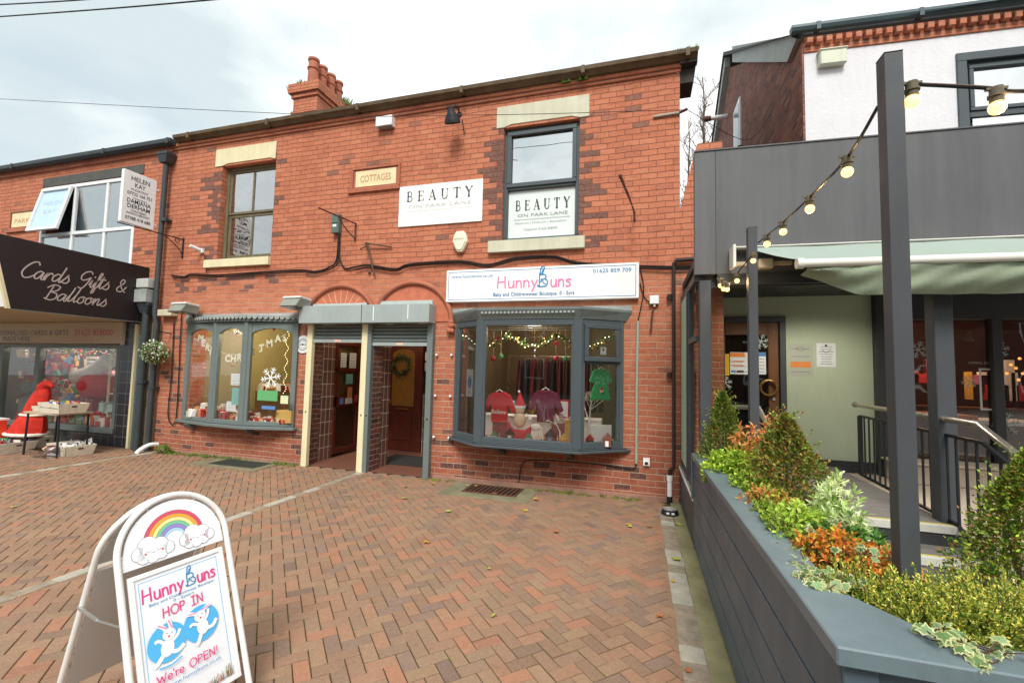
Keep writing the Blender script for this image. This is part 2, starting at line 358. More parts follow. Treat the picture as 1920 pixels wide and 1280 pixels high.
COMIC = {
 'H': (.85, [[(.05, 1), (0, 0)], [(.6, 1), (.62, 0)], [(.02, .5), (.6, .54)]]),
 'u': (.62, [[(.05, .6), (.05, .15), (.2, 0), (.4, .12), (.45, .6)], [(.45, .6), (.48, 0)]]),
 'n': (.6, [[(.05, .6), (.05, 0)], [(.05, .35), (.2, .58), (.4, .5), (.45, 0)]]),
 'y': (.6, [[(.05, .6), (.27, .08)], [(.5, .6), (.1, -.35)]]),
 's': (.55, [[(.42, .54), (.2, .6), (.08, .45), (.35, .28), (.35, .05), (.05, .02)]]),
 'O': (1.0, [[(.45, 1), (.1, .8), (.02, .45), (.2, .05), (.55, 0), (.82, .3), (.8, .75), (.45, 1)]]),
 'P': (.7, [[(.05, 1), (.05, 0)], [(.05, .97), (.45, .93), (.52, .7), (.35, .5), (.05, .48)]]),
 'I': (.7, [[(.3, 1), (.3, 0)], [(.05, 1), (.55, 1)], [(.05, 0), (.55, 0)]]),
 'N': (.85, [[(.05, 0), (.05, 1)], [(.05, 1), (.62, .02)], [(.62, .0), (.65, 1)]]),
 'W': (1.15, [[(0, 1), (.25, 0)], [(.25, 0), (.5, .8)], [(.5, .8), (.72, 0)], [(.72, 0), (1., 1)]]),
 'e': (.58, [[(.05, .3), (.45, .35), (.35, .6), (.1, .5), (.05, .15), (.25, 0), (.45, .1)]]),
 "'": (.25, [[(.12, 1), (.08, .75)]]), 'r': (.48, [[(.05, .6), (.06, 0)], [(.06, .35), (.2, .57), (.4, .55)]]),
 'E': (.72, [[(.05, 1), (.05, 0)], [(.05, 1), (.55, 1)], [(.05, .52), (.5, .52)], [(.05, 0), (.58, 0)]]),
 '!': (.35, [[(.15, 1), (.12, .3)], [(.12, .07), (.13, .02)]])}
# ------------------------------------------------------------------ materials
ZN = [(-7.5, -7.25, 3.4, 5.2, .75), (-7.72, -7.5, 3.4, 5.2, .2), (-6.15, -5.95, 3.4, 5.2, .35), (-2.12, -1.88, 3.42, 5.2, .9), (-2.3, -2.1, 3.3, 5.0, .3), (-.9, -.68, 3.42, 5.2, .8), (-.7, -.5, 3.2, 5.0, .25), (-8.3, -5.9, 2.86, 3.14, .42),
      (-3.1, .4, .1, .34, .22), (-5.3, -5.17, 0, 2., .3), (-2.95, -2.6, 0, 2.2, .12), (-8.5, -7.9, .3, 2.2, .18)]
BRICK = brick('brick_facade', ZN)
BRICKP = brick('brick_plain', (), zsplit=0.)
BRICKG = brick('brick_weathered', (), [(0, '#8a5348'), (.3, '#7c4a42'), (.5, '#96604f'), (.7, '#6a4440'), (.85, '#a0715e'), (.95, '#594040'), (1., '#503c3c')], '#9c8a7c', '#9c8a7c', 0., lowdark=False)
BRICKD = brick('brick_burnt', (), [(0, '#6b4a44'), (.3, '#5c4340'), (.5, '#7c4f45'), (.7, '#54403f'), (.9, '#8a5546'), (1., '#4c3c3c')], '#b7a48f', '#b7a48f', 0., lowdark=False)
TERRA = mat('terracotta', '#b87056', .75, .35, 4, .3, 40)
STONE = mat('painted_stone_cream', '#e6dcb6', .8, .12, 3, .25, 50, streak=.10)
STONE2 = mat('painted_stone_white', '#d4d3bb', .8, .14, 3, .25, 50, streak=.14)
SOOT = mat('gutter_iron', '#6e5c44', .7, .45, 5, .4, 40)
BLACK = mat('black_paint', '#26282a', .45, .2, 5, .1)
BLK2 = mat('black_plastic', '#1d1f20', .35, .2, 5, .05)
GREYF = mat('anthracite_frame', '#4d565a', .42, .08, 3, .05)
GREY1 = mat('grey_painted_timber', '#6f7a78', .5, .12, 4, .15)
GALV = mat('galvanised_box', '#aab5b4', .45, .16, 3, .1, metal=.15)
GALVD = mat('galvanised_dark', '#727c7a', .5, .14, 3, .1)
CREAMP = mat('cream_post_paint', '#e6dcb4', .5, .1, 4, .1)
WHITE = mat('white_board', '#f2f2ef', .45, .04, 2, .03)
WPVC = mat('white_pvc', '#eceeee', .35, .05, 3, .03)
WOODB = mat('brown_sash_timber', '#7d7358', .6, .3, 8, .2, streak=.25)
MAHOG = mat('mahogany_door', '#6a2e1e', .4, .3, 6, .15, streak=.3)
BROWN = mat('brown_tiles', '#4a2c26', .35, .2, 6, .1)
RUST = mat('rusty_iron', '#6b4636', .75, .4, 20, .4)
LEAD = mat('lead_flashing', '#a5aca8', .6, .3, 6, .4, 20)
GL = glass('window_glass', boost=.7, base=.03)
GLU = glass('upstairs_glass', boost=2.4, base=.55, wav=.05)
GLD = glass('shop_glass', boost=.75, base=.03, wav=.006)
def tiles(name, col, gx, gz, grout, rough=.3):
    t = NT(name); p = t.sep(t.geo()); nn = t.sep(t.geo('True Normal')); fy = t.M('GREATER_THAN', t.M('ABSOLUTE', nn[1]), .6)
    u = t.M('ADD', t.M('MULTIPLY', fy, p[0]), t.M('MULTIPLY', t.M('SUBTRACT', 1., fy), p[1])); ms = []; ids = []
    for c, g in ((u, gx), (p[2], gz)):
        q = t.M('DIVIDE', c, g); f = t.M('FRACT', q); ids.append(t.M('FLOOR', q)); ms.append(t.M('MULTIPLY', t.M('MINIMUM', f, t.M('SUBTRACT', 1., f)), g))
    w = t.n('ShaderNodeTexWhiteNoise', noise_dimensions='3D'); t.put(w.inputs['Vector'], t.com(ids[0], ids[1], 0.))
    k = t.ramp(t.M('MINIMUM', ms[0], ms[1]), (.0035, 0.), (.005, 1.))
    b = t.mix(w.outputs[0], lin(col), tuple(v * .65 for v in lin(col)))
    t.pr(t.mix(k, lin(grout), b), rough, 0, .5, t.bump(k, .4, .004)); MC[name] = t.m; return t.m
TILEB = tiles('porch_wall_tiles', '#7a564c', .108, .215, '#cfc2ae')
TILEK = tiles('black_wall_tiles', '#33363a', .2, .2, '#6d7071')
# ------------------------------------------------------------------ ground
g = MB(mat('street_asphalt', '#6e6c69', .9, .2, 3, .4, 90)).box(-60, 60, -70, 60, -.6, -.035)
tag(g.build('ground'), kind='structure')
tj = NT('joint_sand'); c = tj.ramp(tj.noise(1.4, 5, .6), (.4, lin('#42342a')), (.6, lin('#4a4c24')))
tj.pr(c, .95, 0, .1)
tag(MB(tj.m).box(-16, .5, -14, .0, -.034, -.0065).build('paving_bed'), kind='structure')
tp = NT('clay_pavers'); va = tp.n('ShaderNodeVertexColor', layer_name='Col').outputs[0]
c = tp.mix(tp.ramp(tp.noise(30, 5, .7), (.35, 0.), (.7, .6)), va, tp.mix(1., va, (.68, .66, .64), 'MULTIPLY'))
c = tp.mix(tp.ramp(tp.noise(.55, 5, .6), (.4, 0.), (.72, .5)), c, tp.mix(1., c, (.84, .79, .72), 'MULTIPLY'))
c = tp.mix(tp.ramp(tp.noise(160, 2), (.55, 0.), (.72, .45)), c, (.46, .37, .30))
c = tp.mix(tp.ramp(tp.noise(220, 2), (.6, 0.), (.68, .4)), c, (.10, .07, .06))
c = tp.mix(tp.ramp(tp.noise(9, 5, .7), (.60, 0.), (.70, .5)), c, tp.mix(1., c, (.6, .58, .56), 'MULTIPLY'))
pp = tp.sep(tp.geo()); mo = tp.M('MULTIPLY', tp.ramp(tp.M('ADD', pp[1], tp.M('MULTIPLY', tp.noise(2.3, 4), .8)), (.0, 0.), (.32, 0.), (.62, 1.)), tp.ramp(tp.M('ADD', tp.M('DIVIDE', pp[0], 4.), tp.noise(1.3, 3)), (.0, .1), (.45, 1.)))
c = tp.mix(tp.M('MULTIPLY', mo, .55), c, lin('#6f6a2c'))
tp.pr(c, tp.M('ADD', .62, tp.M('MULTIPLY', tp.noise(3, 3), .3)), 0, .35, tp.bump(tp.noise(120, 4, .7), .35, .004))
random.seed(11); pv = MB(tp.m); cols = []
tones = [lin(c) for c in ('#a08067', '#a47e64', '#a88065', '#9b7b64', '#9b7f66', '#977b65', '#907666', '#ae7c61', '#9d7b63', '#a28367')]
D2 = math.sqrt(.5); Lb, Wb, gp = .17, .0855, .0027
def pave_ok(x, y): return -15.2 < x < .24 and -8.4 < y < .02
for i in range(-180, 180):
    for j in range(-92, 92):
        # herringbone cell: along x with one stepped row per j
        bx = (i + 0) * Wb; by = 0
        for hv in (0, 1):
            # classic 2:1 herringbone lattice
            ox = (i * 1 + j * 2) * Wb; oy = (i * 1 - j * 2) * Wb
            if hv == 0: x0, y0, x1, y1 = ox, oy, ox + 2 * Wb, oy + Wb
            else: x0, y0, x1, y1 = ox, oy + Wb, ox + Wb, oy + 3 * Wb
            cx, cy = (x0 + x1) / 2, (y0 + y1) / 2
            X, Yy = (cx - cy) * D2 - 5., (cx + cy) * D2 - 4.
            if not pave_ok(X, Yy): continue
            h = random.gauss(0, .0012); vs = []
            tx, ty = random.gauss(0, .004), random.gauss(0, .004)
            for (ins, zz) in ((gp, -.012), (gp, -.0035), (gp + .0035, 0)):
                for (a, b) in ((x0 + ins, y0 + ins), (x1 - ins, y0 + ins), (x1 - ins, y1 - ins), (x0 + ins, y1 - ins)):
                    vs.append(((a - b) * D2 - 5., (a + b) * D2 - 4., zz + h + (a - cx) * tx + (b - cy) * ty))
            fs = [(8, 9, 10, 11)] + [(q, (q + 1) % 4, 4 + (q + 1) % 4, 4 + q) for q in range(4)] + [(4 + q, 4 + (q + 1) % 4, 8 + (q + 1) % 4, 8 + q) for q in range(4)]
            pv.add(vs, fs)
            t = random.choice(tones); k = random.uniform(.82, .91)
            if random.random() < .10: k *= .86
            cols += [(t[0] * k, t[1] * k, t[2] * k)] * 12
tag(pv.build('herringbone_paving', cols=cols, calc=False), kind='structure')
# pale setts of the strips and the edge band
SETT = mat('concrete_setts', '#a0927e', .9, .4, 14, .8, 90)
SETT2 = mat('pale_setts', '#b2ac9c', .9, .3, 9, .6, 70)
MOSSC = mat('mossy_concrete', '#a09a72', .95, .42, 3.5, .7, 40, streak=0)
random.seed(3)
def strip(x0, x1, ya, yb, step, name):
    b = MB(SETT); y = ya
    while y > yb:
        l = step * random.uniform(.93, 1.05); j = random.uniform(-.004, .004)
        b.box(x0 + j, x1 + j, y - l + .007, y, -.03, .005 + random.uniform(-.0015, .0015), random.choice((SETT, SETT, SETT2))); y -= l
    tag(b.build(name, bevel=.004), kind='structure')
strip(-4.115, -4.01, -.02, -8.4, .21, 'paving_strip')
strip(-8.36, -8.24, -.02, -8.4, .21, 'paving_strip')
strip(.225, .365, -.32, -8.4, .165, 'kerb_setts')
tag(MB(MOSSC).box(.365, .52, -8.4, -.02, -.03, .006).build('mossy_concrete_edge'), kind='structure')
# mossy slab with the cellar grating at the foot of the bay
t = thing('drain_cover', 'rusty iron slotted grating in a mossy slab below the right bay window', 'drain cover', (-1.9, -.35, 0))
MB(mat('mossy_slab', '#8b8568', .95, .4, 4, .6, 60)).box(-2.5, -1.3, -.72, -.06, -.02, .008).build('slab', t, bevel=.003)
b = MB(RUST); b.box(-2.24, -1.5, -.53, -.15, .0, .009, BLK2)
for i in range(12): b.hexa([(x + dx, y, z) for z in (.009, .018) for (x, dx, y) in ((-2.22 + i * .062, 0, -.52), (-2.22 + i * .062, .022, -.52), (-2.22 + i * .062, .052, -.16), (-2.22 + i * .062, .03, -.16))])
b.box(-2.24, -1.5, -.16, -.14, .009, .02); b.box(-2.24, -1.5, -.54, -.52, .009, .02); b.build('grating', t)
t = thing('drain_cover', 'dark cellar grating half sunk in weeds below the left bay window', 'drain cover', (-6.1, -.3, 0))
MB(mat('mossy_slab')).box(-6.9, -5.55, -.62, -.05, -.02, .008).build('slab', t)
b = MB(mat('dark_grate', '#4c504a', .8, .3, 30, .5)).box(-6.6, -5.7, -.5, -.12, .006, .013)
for i in range(24): b.box(-6.58 + i * .037, -6.565 + i * .037, -.49, -.13, .013, .018)
b.build('grating', t)
# ------------------------------------------------------------------ walls with openings
def wall(mb, x0, x1, z0, z1, holes, y0, y1, mt=None):
    xs = sorted({x0, x1, *[h[0] for h in holes], *[h[1] for h in holes]}); zs = sorted({z0, z1, *[h[2] for h in holes], *[h[3] for h in holes]})
    xs = [x for x in xs if x0 <= x <= x1]; zs = [z for z in zs if z0 <= z <= z1]
    def solid(i, j):
        if not (0 <= i < len(xs) - 1 and 0 <= j < len(zs) - 1): return False
        cx, cz = (xs[i] + xs[i + 1]) / 2, (zs[j] + zs[j + 1]) / 2
        return not any(h[0] < cx < h[1] and h[2] < cz < h[3] for h in holes)
    for i in range(len(xs) - 1):
        for j in range(len(zs) - 1):
            if not solid(i, j): continue
            a, b, c, d = xs[i], xs[i + 1], zs[j], zs[j + 1]
            mb.add([(a, y0, c), (b, y0, c), (b, y0, d), (a, y0, d)], [(0, 1, 2, 3)], mt); mb.add([(a, y1, c), (b, y1, c), (b, y1, d), (a, y1, d)], [(3, 2, 1, 0)], mt)
            if not solid(i - 1, j): mb.add([(a, y0, c), (a, y1, c), (a, y1, d), (a, y0, d)], [(3, 2, 1, 0)], mt)
            if not solid(i + 1, j): mb.add([(b, y0, c), (b, y1, c), (b, y1, d), (b, y0, d)], [(0, 1, 2, 3)], mt)
            if not solid(i, j - 1): mb.add([(a, y0, c), (b, y0, c), (b, y1, c), (a, y1, c)], [(3, 2, 1, 0)], mt)
            if not solid(i, j + 1): mb.add([(a, y0, d), (b, y0, d), (b, y1, d), (a, y1, d)], [(0, 1, 2, 3)], mt)
WZ = 5.6
bld = thing('brick_building', 'red brick two storey terrace with two bay windows, twin arched doorway and a chimney', 'building', (-4, 1, 0))
b = MB(BRICK)
H1 = (-7.30, -6.10, 3.44, 5.17); H2 = (-1.95, -.83, 3.46, 5.165)
wall(b, -8.5, .49, 0, WZ, [H1, H2, (-5.17, -4.13, 0, 2.42), (-3.99, -2.97, 0, 2.42), (-2.55, -.26, .66, 2.26), (-7.72, -5.47, .62, 2.3)], 0, .28)
b.build('wall', bld, calc=False)
b = MB(BRICK); b.box(.20, .49, .28, 8, 0, WZ); b.build('side_wall', bld); b = MB(BRICK); b.box(-8.5, -8.25, .28, 8, 0, WZ); b.build('side_wall', bld)
# stretcher plinth course
b = MB(mat('pink_render_plinth', '#a9806f', .9, .3, 5, .5, 50)); b.box(-2.9, .47, -.035, -.002, -.01, .055); b.build('plinth', bld, bevel=.004); b = MB(mat('pink_render_plinth')); b.box(-8.4, -5.2, -.03, -.002, -.01, .05); b.build('plinth', bld, bevel=.004)
# cornice and gutter
b = MB(brick('brick_cornice', (), zsplit=-9., mort_up='#b09a86', lowdark=False)); b.box(-8.5, .5, -.03, .0, 5.6, 5.645); b.box(-8.5, .51, -.06, .0, 5.648, 5.70); b.build('cornice', bld, bevel=.006)
b = MB(SOOT); prof = [(-.06, 5.70), (-.10, 5.70), (-.13, 5.73), (-.17, 5.75), (-.18, 5.80), (-.165, 5.80), (-.15, 5.765), (-.06, 5.74)]
b.prism([(-8.35, y, z) for y, z in prof], (9.05, 0, 0)); 
for x in (-8., -6.2, -4.4, -2.6, -.8, .55): b.box(x, x + .05, -.187, -.06, 5.70, 5.806)
b.build('gutter', bld)
b = MB(mat('black_soffit', '#3a3530', .8, .3, 6, .3)); b.prism([(.49, .0, 5.45), (.66, .0, 5.45), (.70, .0, 5.74), (.49, .0, 5.74)], (0, .35, 0)); b.box(.49, .7, -.1, 0, 5.66, 5.72); b.build('verge_board', bld)
b = MB(mat('roof_slate', '#55534f', .8, .3, 12, .5, 12)); b.prism([(-8.5, -.05, 5.76), (-8.5, 4.1, 7.9), (-8.5, 8.3, 5.76), (-8.5, 8.3, 5.7), (-8.5, 4.1, 7.8), (-8.5, -.05, 5.7)], (9.02, 0, 0)); b.build('roof', bld)
# moss tufts on the gutter end and cornice
def tuft(mb, c, r, n, col, h=.08, w=.012, spread=1.):
    for _ in range(n):
        a = random.uniform(0, 6.283); q = random.uniform(0, r); x, y = c[0] + q * math.cos(a), c[1] + q * math.sin(a)
        d = Vector((random.gauss(0, .5) * spread, random.gauss(0, .5) * spread, 1)).normalized(); l = h * random.uniform(.4, 1.2); s = d.orthogonal().normalized() * w
        p = Vector((x, y, c[2])); mb.add([p - s, p + s, p + d * l + s * .2], [(0, 1, 2)], col)
MOSS = mat('moss_green', '#7f8a3c', .95, .4, 30, .0); WEED = mat('weed_green', '#6a8038', .8, .4, 20, .0)
b = MB(MOSS)
for _ in range(30): tuft(b, (random.uniform(.40, .68), random.uniform(-.16, -.08), 5.78), .04, 8, MOSS, .06)
tag(b.build('gutter_moss'), 'tufts of green moss growing on the right end of the brick gutter', 'moss'); b = MB(MOSS)
for _ in range(12): tuft(b, (-.95 + random.uniform(-.2, .25), -.08, 5.66), .03, 8, WEED, .09, .01)
tag(b.build('gutter_moss'), 'small green tuft on the cornice above the upstairs window lintel', 'moss')
b = MB(WEED)
for x0, x1, n in ((-8.2, -6.2, 90), (-5.7, -5.2, 30), (-1.4, .1, 60), (-2.95, -2.5, 16)):
    for _ in range(n): tuft(b, (random.uniform(x0, x1), random.uniform(-.16, -.03), 0), .05, 6, random.choice((WEED, MOSS)), .045 if x0 > -3 else .07, .006, 1.4)
tag(b.build('grass_weeds', calc=False), 'low weeds and moss along the foot of the brick wall', 'weeds', kind='stuff')
# chimney
ch = MB(brick('brick_chimney', (), zsplit=-9., mort_up='#5e4438', lowdark=False)); CX0, CX1, CY0, CY1 = -7.74, -7.08, 2.0, 3.25
ch.box(CX0, CX1, CY0, CY1, 6.3, 7.78); ch.box(CX0 - .035, CX1 + .035, CY0 - .035, CY1 + .035, 7.36, 7.42); ch.box(CX0 - .04, CX1 + .04, CY0 - .04, CY1 + .04, 7.74, 7.83)
ch.box(CX0 - .09, CX1 + .09, CY0 - .09, CY1 + .09, 7.833, 8.05); ch.box(CX0 + .02, CX1 - .02, CY0 + .02, CY1 - .02, 8.052, 8.12)
cho = ch.build('chimney', bld, bevel=.005)
for k, y in enumerate((2.22, 2.5, 2.8, 3.08)):
    p = MB(TERRA); c = (-7.42, y, 8.1)
    p.lathe(c, [(.12, 0), (.112, .42), (.135, .44), (.135, .47), (.112, .485), (.108, .62), (.13, .64), (.13, .69), (.09, .69), (.085, .3)], 16)
    o = p.build('chimney_pot', cho, smooth=True)
b = MB(WEED); tuft(b, (-7.5, 1.95, 8.03), .08, 40, MOSS, .1); tuft(b, (-7.06, 2.9, 8.02), .2, 140, WEED, .22, .015); tuft(b, (-7.85, 2., 7.95), .05, 20, WEED, .18, .008)
tag(b.build('chimney_weeds'), 'weeds sprouting from the top of the brick chimney', 'weeds')
# lintels, sills
def part(nm, par, mt, *boxes, bevel=.004, **k):
    b = MB(mt)
    for q in boxes: b.box(*q)
    return b.build(nm, par, bevel=bevel, **k)
def lintel(x0, x1, z0, z1, o0, o1, mt):
    b = MB(mt); b.prism([(x0, -.012, z0), (o0, -.012, z0), (o0 + .12, -.012, z0 + .035), (o1 - .12, -.012, z0 + .035), (o1, -.012, z0), (x1, -.012, z0), (x1, -.012, z1), (x0, -.012, z1)], (0, .3, 0)); return b.build('lintel', bld, bevel=.006)
lintel(-7.465, -6.105, 5.172, 5.49, -7.3, -6.1, STONE); lintel(-2.065, -.70, 5.167, 5.495, -1.95, -.83, STONE2)
part('sill', bld, STONE, (-7.53, -6.09, -.06, .2, 3.30, 3.44)); part('sill', bld, STONE2, (-2.13, -.735, -.07, .2, 3.29, 3.458))
# sash window (left)
def frame_box(b, x0, x1, z0, z1, t, y0, y1, mt=None):
    b.box(x0, x1, y0, y1, z0, z0 + t, mt); b.box(x0, x1, y0, y1, z1 - t, z1, mt); b.box(x0, x0 + t, y0, y1, z0 + t, z1 - t, mt); b.box(x1 - t, x1, y0, y1, z0 + t, z1 - t, mt)
b = MB(WOODB); x0, x1, z0, z1 = H1; frame_box(b, x0, x1, z0, z1, .06, .11, .2)
frame_box(b, x0 + .062, x1 - .062, 4.30, z1 - .062, .045, .125, .165); frame_box(b, x0 + .062, x1 - .062, z0 + .062, 4.30 - .002, .05, .145, .185)
b.box(-6.72, -6.68, .128, .16, 4.347, z1 - .11); b.box(-6.72, -6.68, .148, .18, z0 + .114, 4.247)
win = b.build('window', bld, bevel=.004)
part('pane', win, GLU, (x0 + .1, x1 - .1, .142, .146, 4.34, z1 - .1), bevel=0); part('pane', win, GLU, (x0 + .1, x1 - .1, .162, .166, z0 + .1, 4.26), bevel=0)
part('curtain', win, mat('pale_blind', '#c9cbb8', .9, .1), (-7.2, -7.02, .215, .235, z0 + .06, z1 - .06))
# casement (right)
b = MB(GREYF); x0, x1, z0, z1 = H2; frame_box(b, x0, x1, z0, z1, .062, .07, .15); b.box(x0 + .062, x1 - .062, .07, .15, 4.24, 4.30)
frame_box(b, x0 + .045, x1 - .045, 4.275, z1 - .045, .062, .045, .085); win = b.build('window', bld, bevel=.006)
part('pane', win, glass('upper_sash_glass', boost=2.5, base=.95, wav=.03), (x0 + .1, x1 - .1, .10, .104, 4.33, z1 - .1), bevel=0)
part('blind', win, WPVC, (x0 + .08, x1 - .08, .13, .135, 4.30, z1 - .07), bevel=0)
b = MB(mat('frosted_vinyl', '#dfe9e6', .35, .04, 2, .02)); b.box(x0 + .066, x1 - .066, .118, .124, z0 + .066, 4.236)
d = Draw(b, (x0, .117, z0)); INK = mat('sign_ink', '#3f4244', .5, 0, 2, 0); INKG = mat('sign_ink_grey', '#8e9290', .5, 0, 2, 0)
d.glyphs('BEAUTY', SERIF, .17, .48, .15, INK, .08, width=.84, sp=1.3)
d.text('ON PARK LANE', .21, .385, .045, INKG, width=.74); d.line([(.15, .345), (.98, .345)], .006, INKG)
d.text('Manicure | Pedicure | Aesthetics', .17, .28, .028, INKG, width=.76); d.text('Telephone: 01625 858594', .3, .18, .032, INKG, width=.5)
b.build('frosted_panel', win)
# date plaques
def plaque(px0, px1, x0, x1, z0, z1, s, lab):
    b = MB(mat('plaque_stone', '#ecdcb0', .85, .15, 5, .3)); b.box(x0, x1, -.012, .0, z0, z1)
    d = Draw(b, (x0, -.013, z0)); d.text(s, (x1 - x0) * .12, (z1 - z0) * .28, (z1 - z0) * .42, mat('plaque_letter', '#b9855a', .8, 0, 2, 0), width=(x1 - x0) * .76, bold=.01)
    o = b.build('name_plaque', bld); f = MB(TERRA); frame_box(f, x0 - .075, x1 + .075, z0 - .07, z1 + .06, .035, -.03, .0); f.box(x0 - .055, x1 + .055, -.008, .0, z0 - .045, z1 + .025); f.box(x0 - .13, x1 + .09, -.04, .0, z0 - .098, z0 - .072); f.build('surround', o, bevel=.008); tag(o, lab)
cz, cx = PY(712, 327)[1], PY(712, 327)[0]
plaque(0, 0, -4.46, -3.72, 4.50, 4.76, 'COTTAGES', 'cream stone plaque carved COTTAGES')
# ------------------------------------------------------------------ right bay window (canted)
def seg_frame(b, p, q, z0, z1, t, th, off=0., mt=None):
    """a rectangular frame standing on the plan segment p-q"""
    p = Vector((p[0], p[1], 0)); q = Vector((q[0], q[1], 0)); d = (q - p).normalized(); n = Vector((d.y, -d.x, 0)); L_ = (q - p).length
    o = p + n * (off - th / 2)
    def bb(a, c, za, zb): b.obox(o + d * a + Vector((0, 0, za)), d * (c - a), n * th, (0, 0, zb - za), mt)
    bb(0, L_, z0, z0 + t); bb(0, L_, z1 - t, z1); bb(0, t, z0 + t, z1 - t); bb(L_ - t, L_, z0 + t, z1 - t)
def seg_pane(b, p, q, z0, z1, ins, off=0., th=.005):
    p = Vector((p[0], p[1], 0)); q = Vector((q[0], q[1], 0)); d = (q - p).normalized(); n = Vector((d.y, -d.x, 0)); L_ = (q - p).length
    b.obox(p + d * ins + n * off + Vector((0, 0, z0)), d * (L_ - 2 * ins), n * th, (0, 0, z1 - z0))
A, B_, C_, D_ = (-2.575, -.0), (-2.07, -.40), (-.755, -.40), (-.235, -.0)
bay = MB(GREYF)
for p, q in ((A, B_), (B_, C_), (C_, D_)): seg_frame(bay, p, q, .63, 2.275, .085, .07)
for x, y in (B_, C_): bay.prism([(x - .055, y - .042, .632), (x + .055, y - .042, .632), (x + .05, y + .05, .632), (x - .05, y + .05, .632)], (0, 0, 1.64))
bay.box(-2.6, -2.53, -.05, .02, .632, 2.27); bay.box(-.28, -.21, -.05, .02, .632, 2.27)
# transom and opening light of the right cheek
C2 = Vector((C_[0], C_[1], 0)); D2v = Vector((D_[0], D_[1], 0)); dd = (D2v - C2).normalized(); nn_ = Vector((dd.y, -dd.x, 0))
bay.obox(C2 + dd * .085 - nn_ * .035 + Vector((0, 0, 1.70)), dd * ((D2v - C2).length - .17), nn_ * .07, (0, 0, .06))
P1, P2 = C2 + dd * .06, C2 + dd * ((D2v - C2).length - .06); seg_frame(bay, P1, P2, 1.735, 2.215, .06, .05, .045)
bayo = bay.build('bay_window', bld, bevel=.006)
b = MB(GLD); seg_pane(b, A, B_, .71, 2.2, .08); b.build('pane', bayo); b = MB(GLD); seg_pane(b, B_, C_, .71, 2.2, .08); b.build('pane', bayo)
b = MB(GLD); seg_pane(b, C_, D_, .71, 1.71, .08); b.build('pane', bayo); b = MB(GLD); seg_pane(b, P1, P2, 1.79, 2.16, .05, .045); b.build('pane', bayo)
def ring(pts, z): return [(x, y, z) for x, y in pts]
b = MB(GREYF); o_ = [(-2.69, -.002), (-2.68, -.03), (-2.11, -.49), (-.715, -.49), (-.12, -.03), (-.11, -.002)]
b.prism(ring(o_, .585), (0, 0, .03)); b.prism(ring([(-2.64, .0), (-2.63, -.01), (-2.09, -.45), (-.735, -.45), (-.17, -.01), (-.16, .0)], .617), (0, 0, .014)); b.build('sill', bayo, bevel=.005)
b = MB(mat('painted_fascia_lead', '#757e7c', .6, .25, 6, .3))
lo = [(-2.64, .0), (-2.09, -.44), (-.735, -.44), (-.17, .0)]; hi = [(-2.70, .0), (-2.11, -.50), (-.715, -.50), (-.10, .0)]
n = 4; vs = ring(lo, 2.278) + ring(hi, 2.39) + ring(hi, 2.42)
b.add(vs, [(i, i + 1, n + i + 1, n + i) for i in range(3)] + [(n + i, n + i + 1, 2 * n + i + 1, 2 * n + i) for i in range(3)] + [(0, 1, 2, 3)])
b.add(ring(hi, 2.421) + ring([(-2.68, 0.), (-2.3, -.02), (-.5, -.02), (-.12, 0.)], 2.49), [(0, 1, 5, 4), (1, 2, 6, 5), (2, 3, 7, 6)], LEAD)
for i in range(24): b.obox((-2.05 + i * .053, -.486, 2.34), (.034, 0, 0), (0, -.008, 0), (0, 0, .03), LEAD)
b.build('bay_roof', bayo, bevel=.004, calc=False)
for x in (-1.88, -.93):
    b = MB(GREYF); b.prism([(x, -.001, .58), (x, -.34, .58), (x, -.30, .53), (x, -.1, .47), (x, -.001, .42)], (.08, 0, 0)); b.build('bracket', bayo, bevel=.004)
# inside of the children's shop
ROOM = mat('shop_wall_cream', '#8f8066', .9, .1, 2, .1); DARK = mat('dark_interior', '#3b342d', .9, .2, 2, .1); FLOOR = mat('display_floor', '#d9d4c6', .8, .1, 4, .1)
def room(par, x0, x1, y0, y1, z0, z1, mw, mf, mc=None):
    b = MB(mw)
    b.poly([(x0, y1, z0), (x1, y1, z0), (x1, y1, z1), (x0, y1, z1)], mw); b.poly([(x0, y0, z0), (x0, y1, z0), (x0, y1, z1), (x0, y0, z1)], mw)
    b.poly([(x1, y0, z0), (x1, y1, z0), (x1, y1, z1), (x1, y0, z1)], mw); b.poly([(x0, y0, z0), (x1, y0, z0), (x1, y1, z0), (x0, y1, z0)], mf); b.poly([(x0, y0, z1), (x1, y0, z1), (x1, y1, z1), (x0, y1, z1)], mc or mw)
    return b.build('room', par, calc=False)
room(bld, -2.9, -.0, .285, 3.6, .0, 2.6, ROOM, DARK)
b = MB(FLOOR); b.prism(ring([(-2.54, .0), (-2.06, -.365), (-.765, -.365), (-.27, .0), (-.27, .55), (-2.54, .55)], .634), (0, 0, .02)); b.build('display_shelf', bayo)
b = MB(FLOOR); b.prism(ring([(-2.54, .0), (-2.06, -.365), (-.765, -.365), (-.27, .0), (-.27, .28), (-2.54, .28)], 2.262), (0, 0, .012)); b.build('bay_ceiling', bayo)
def lamp(loc, e, col=(1, .78, .5), size=.1):
    l = bpy.data.lights.new('shop_lamp', 'POINT'); l.energy = e; l.color = col; l.shadow_soft_size = size
    o = bpy.data.objects.new('shop_lamp', l); COL.objects.link(o); o.location = loc; return o
lamp((-1.4, 1.0, 2.35), 13); lamp((-1.4, -.15, 2.2), 14, (1, .86, .68)); lamp((-1.9, 2.6, 2.3), 4)
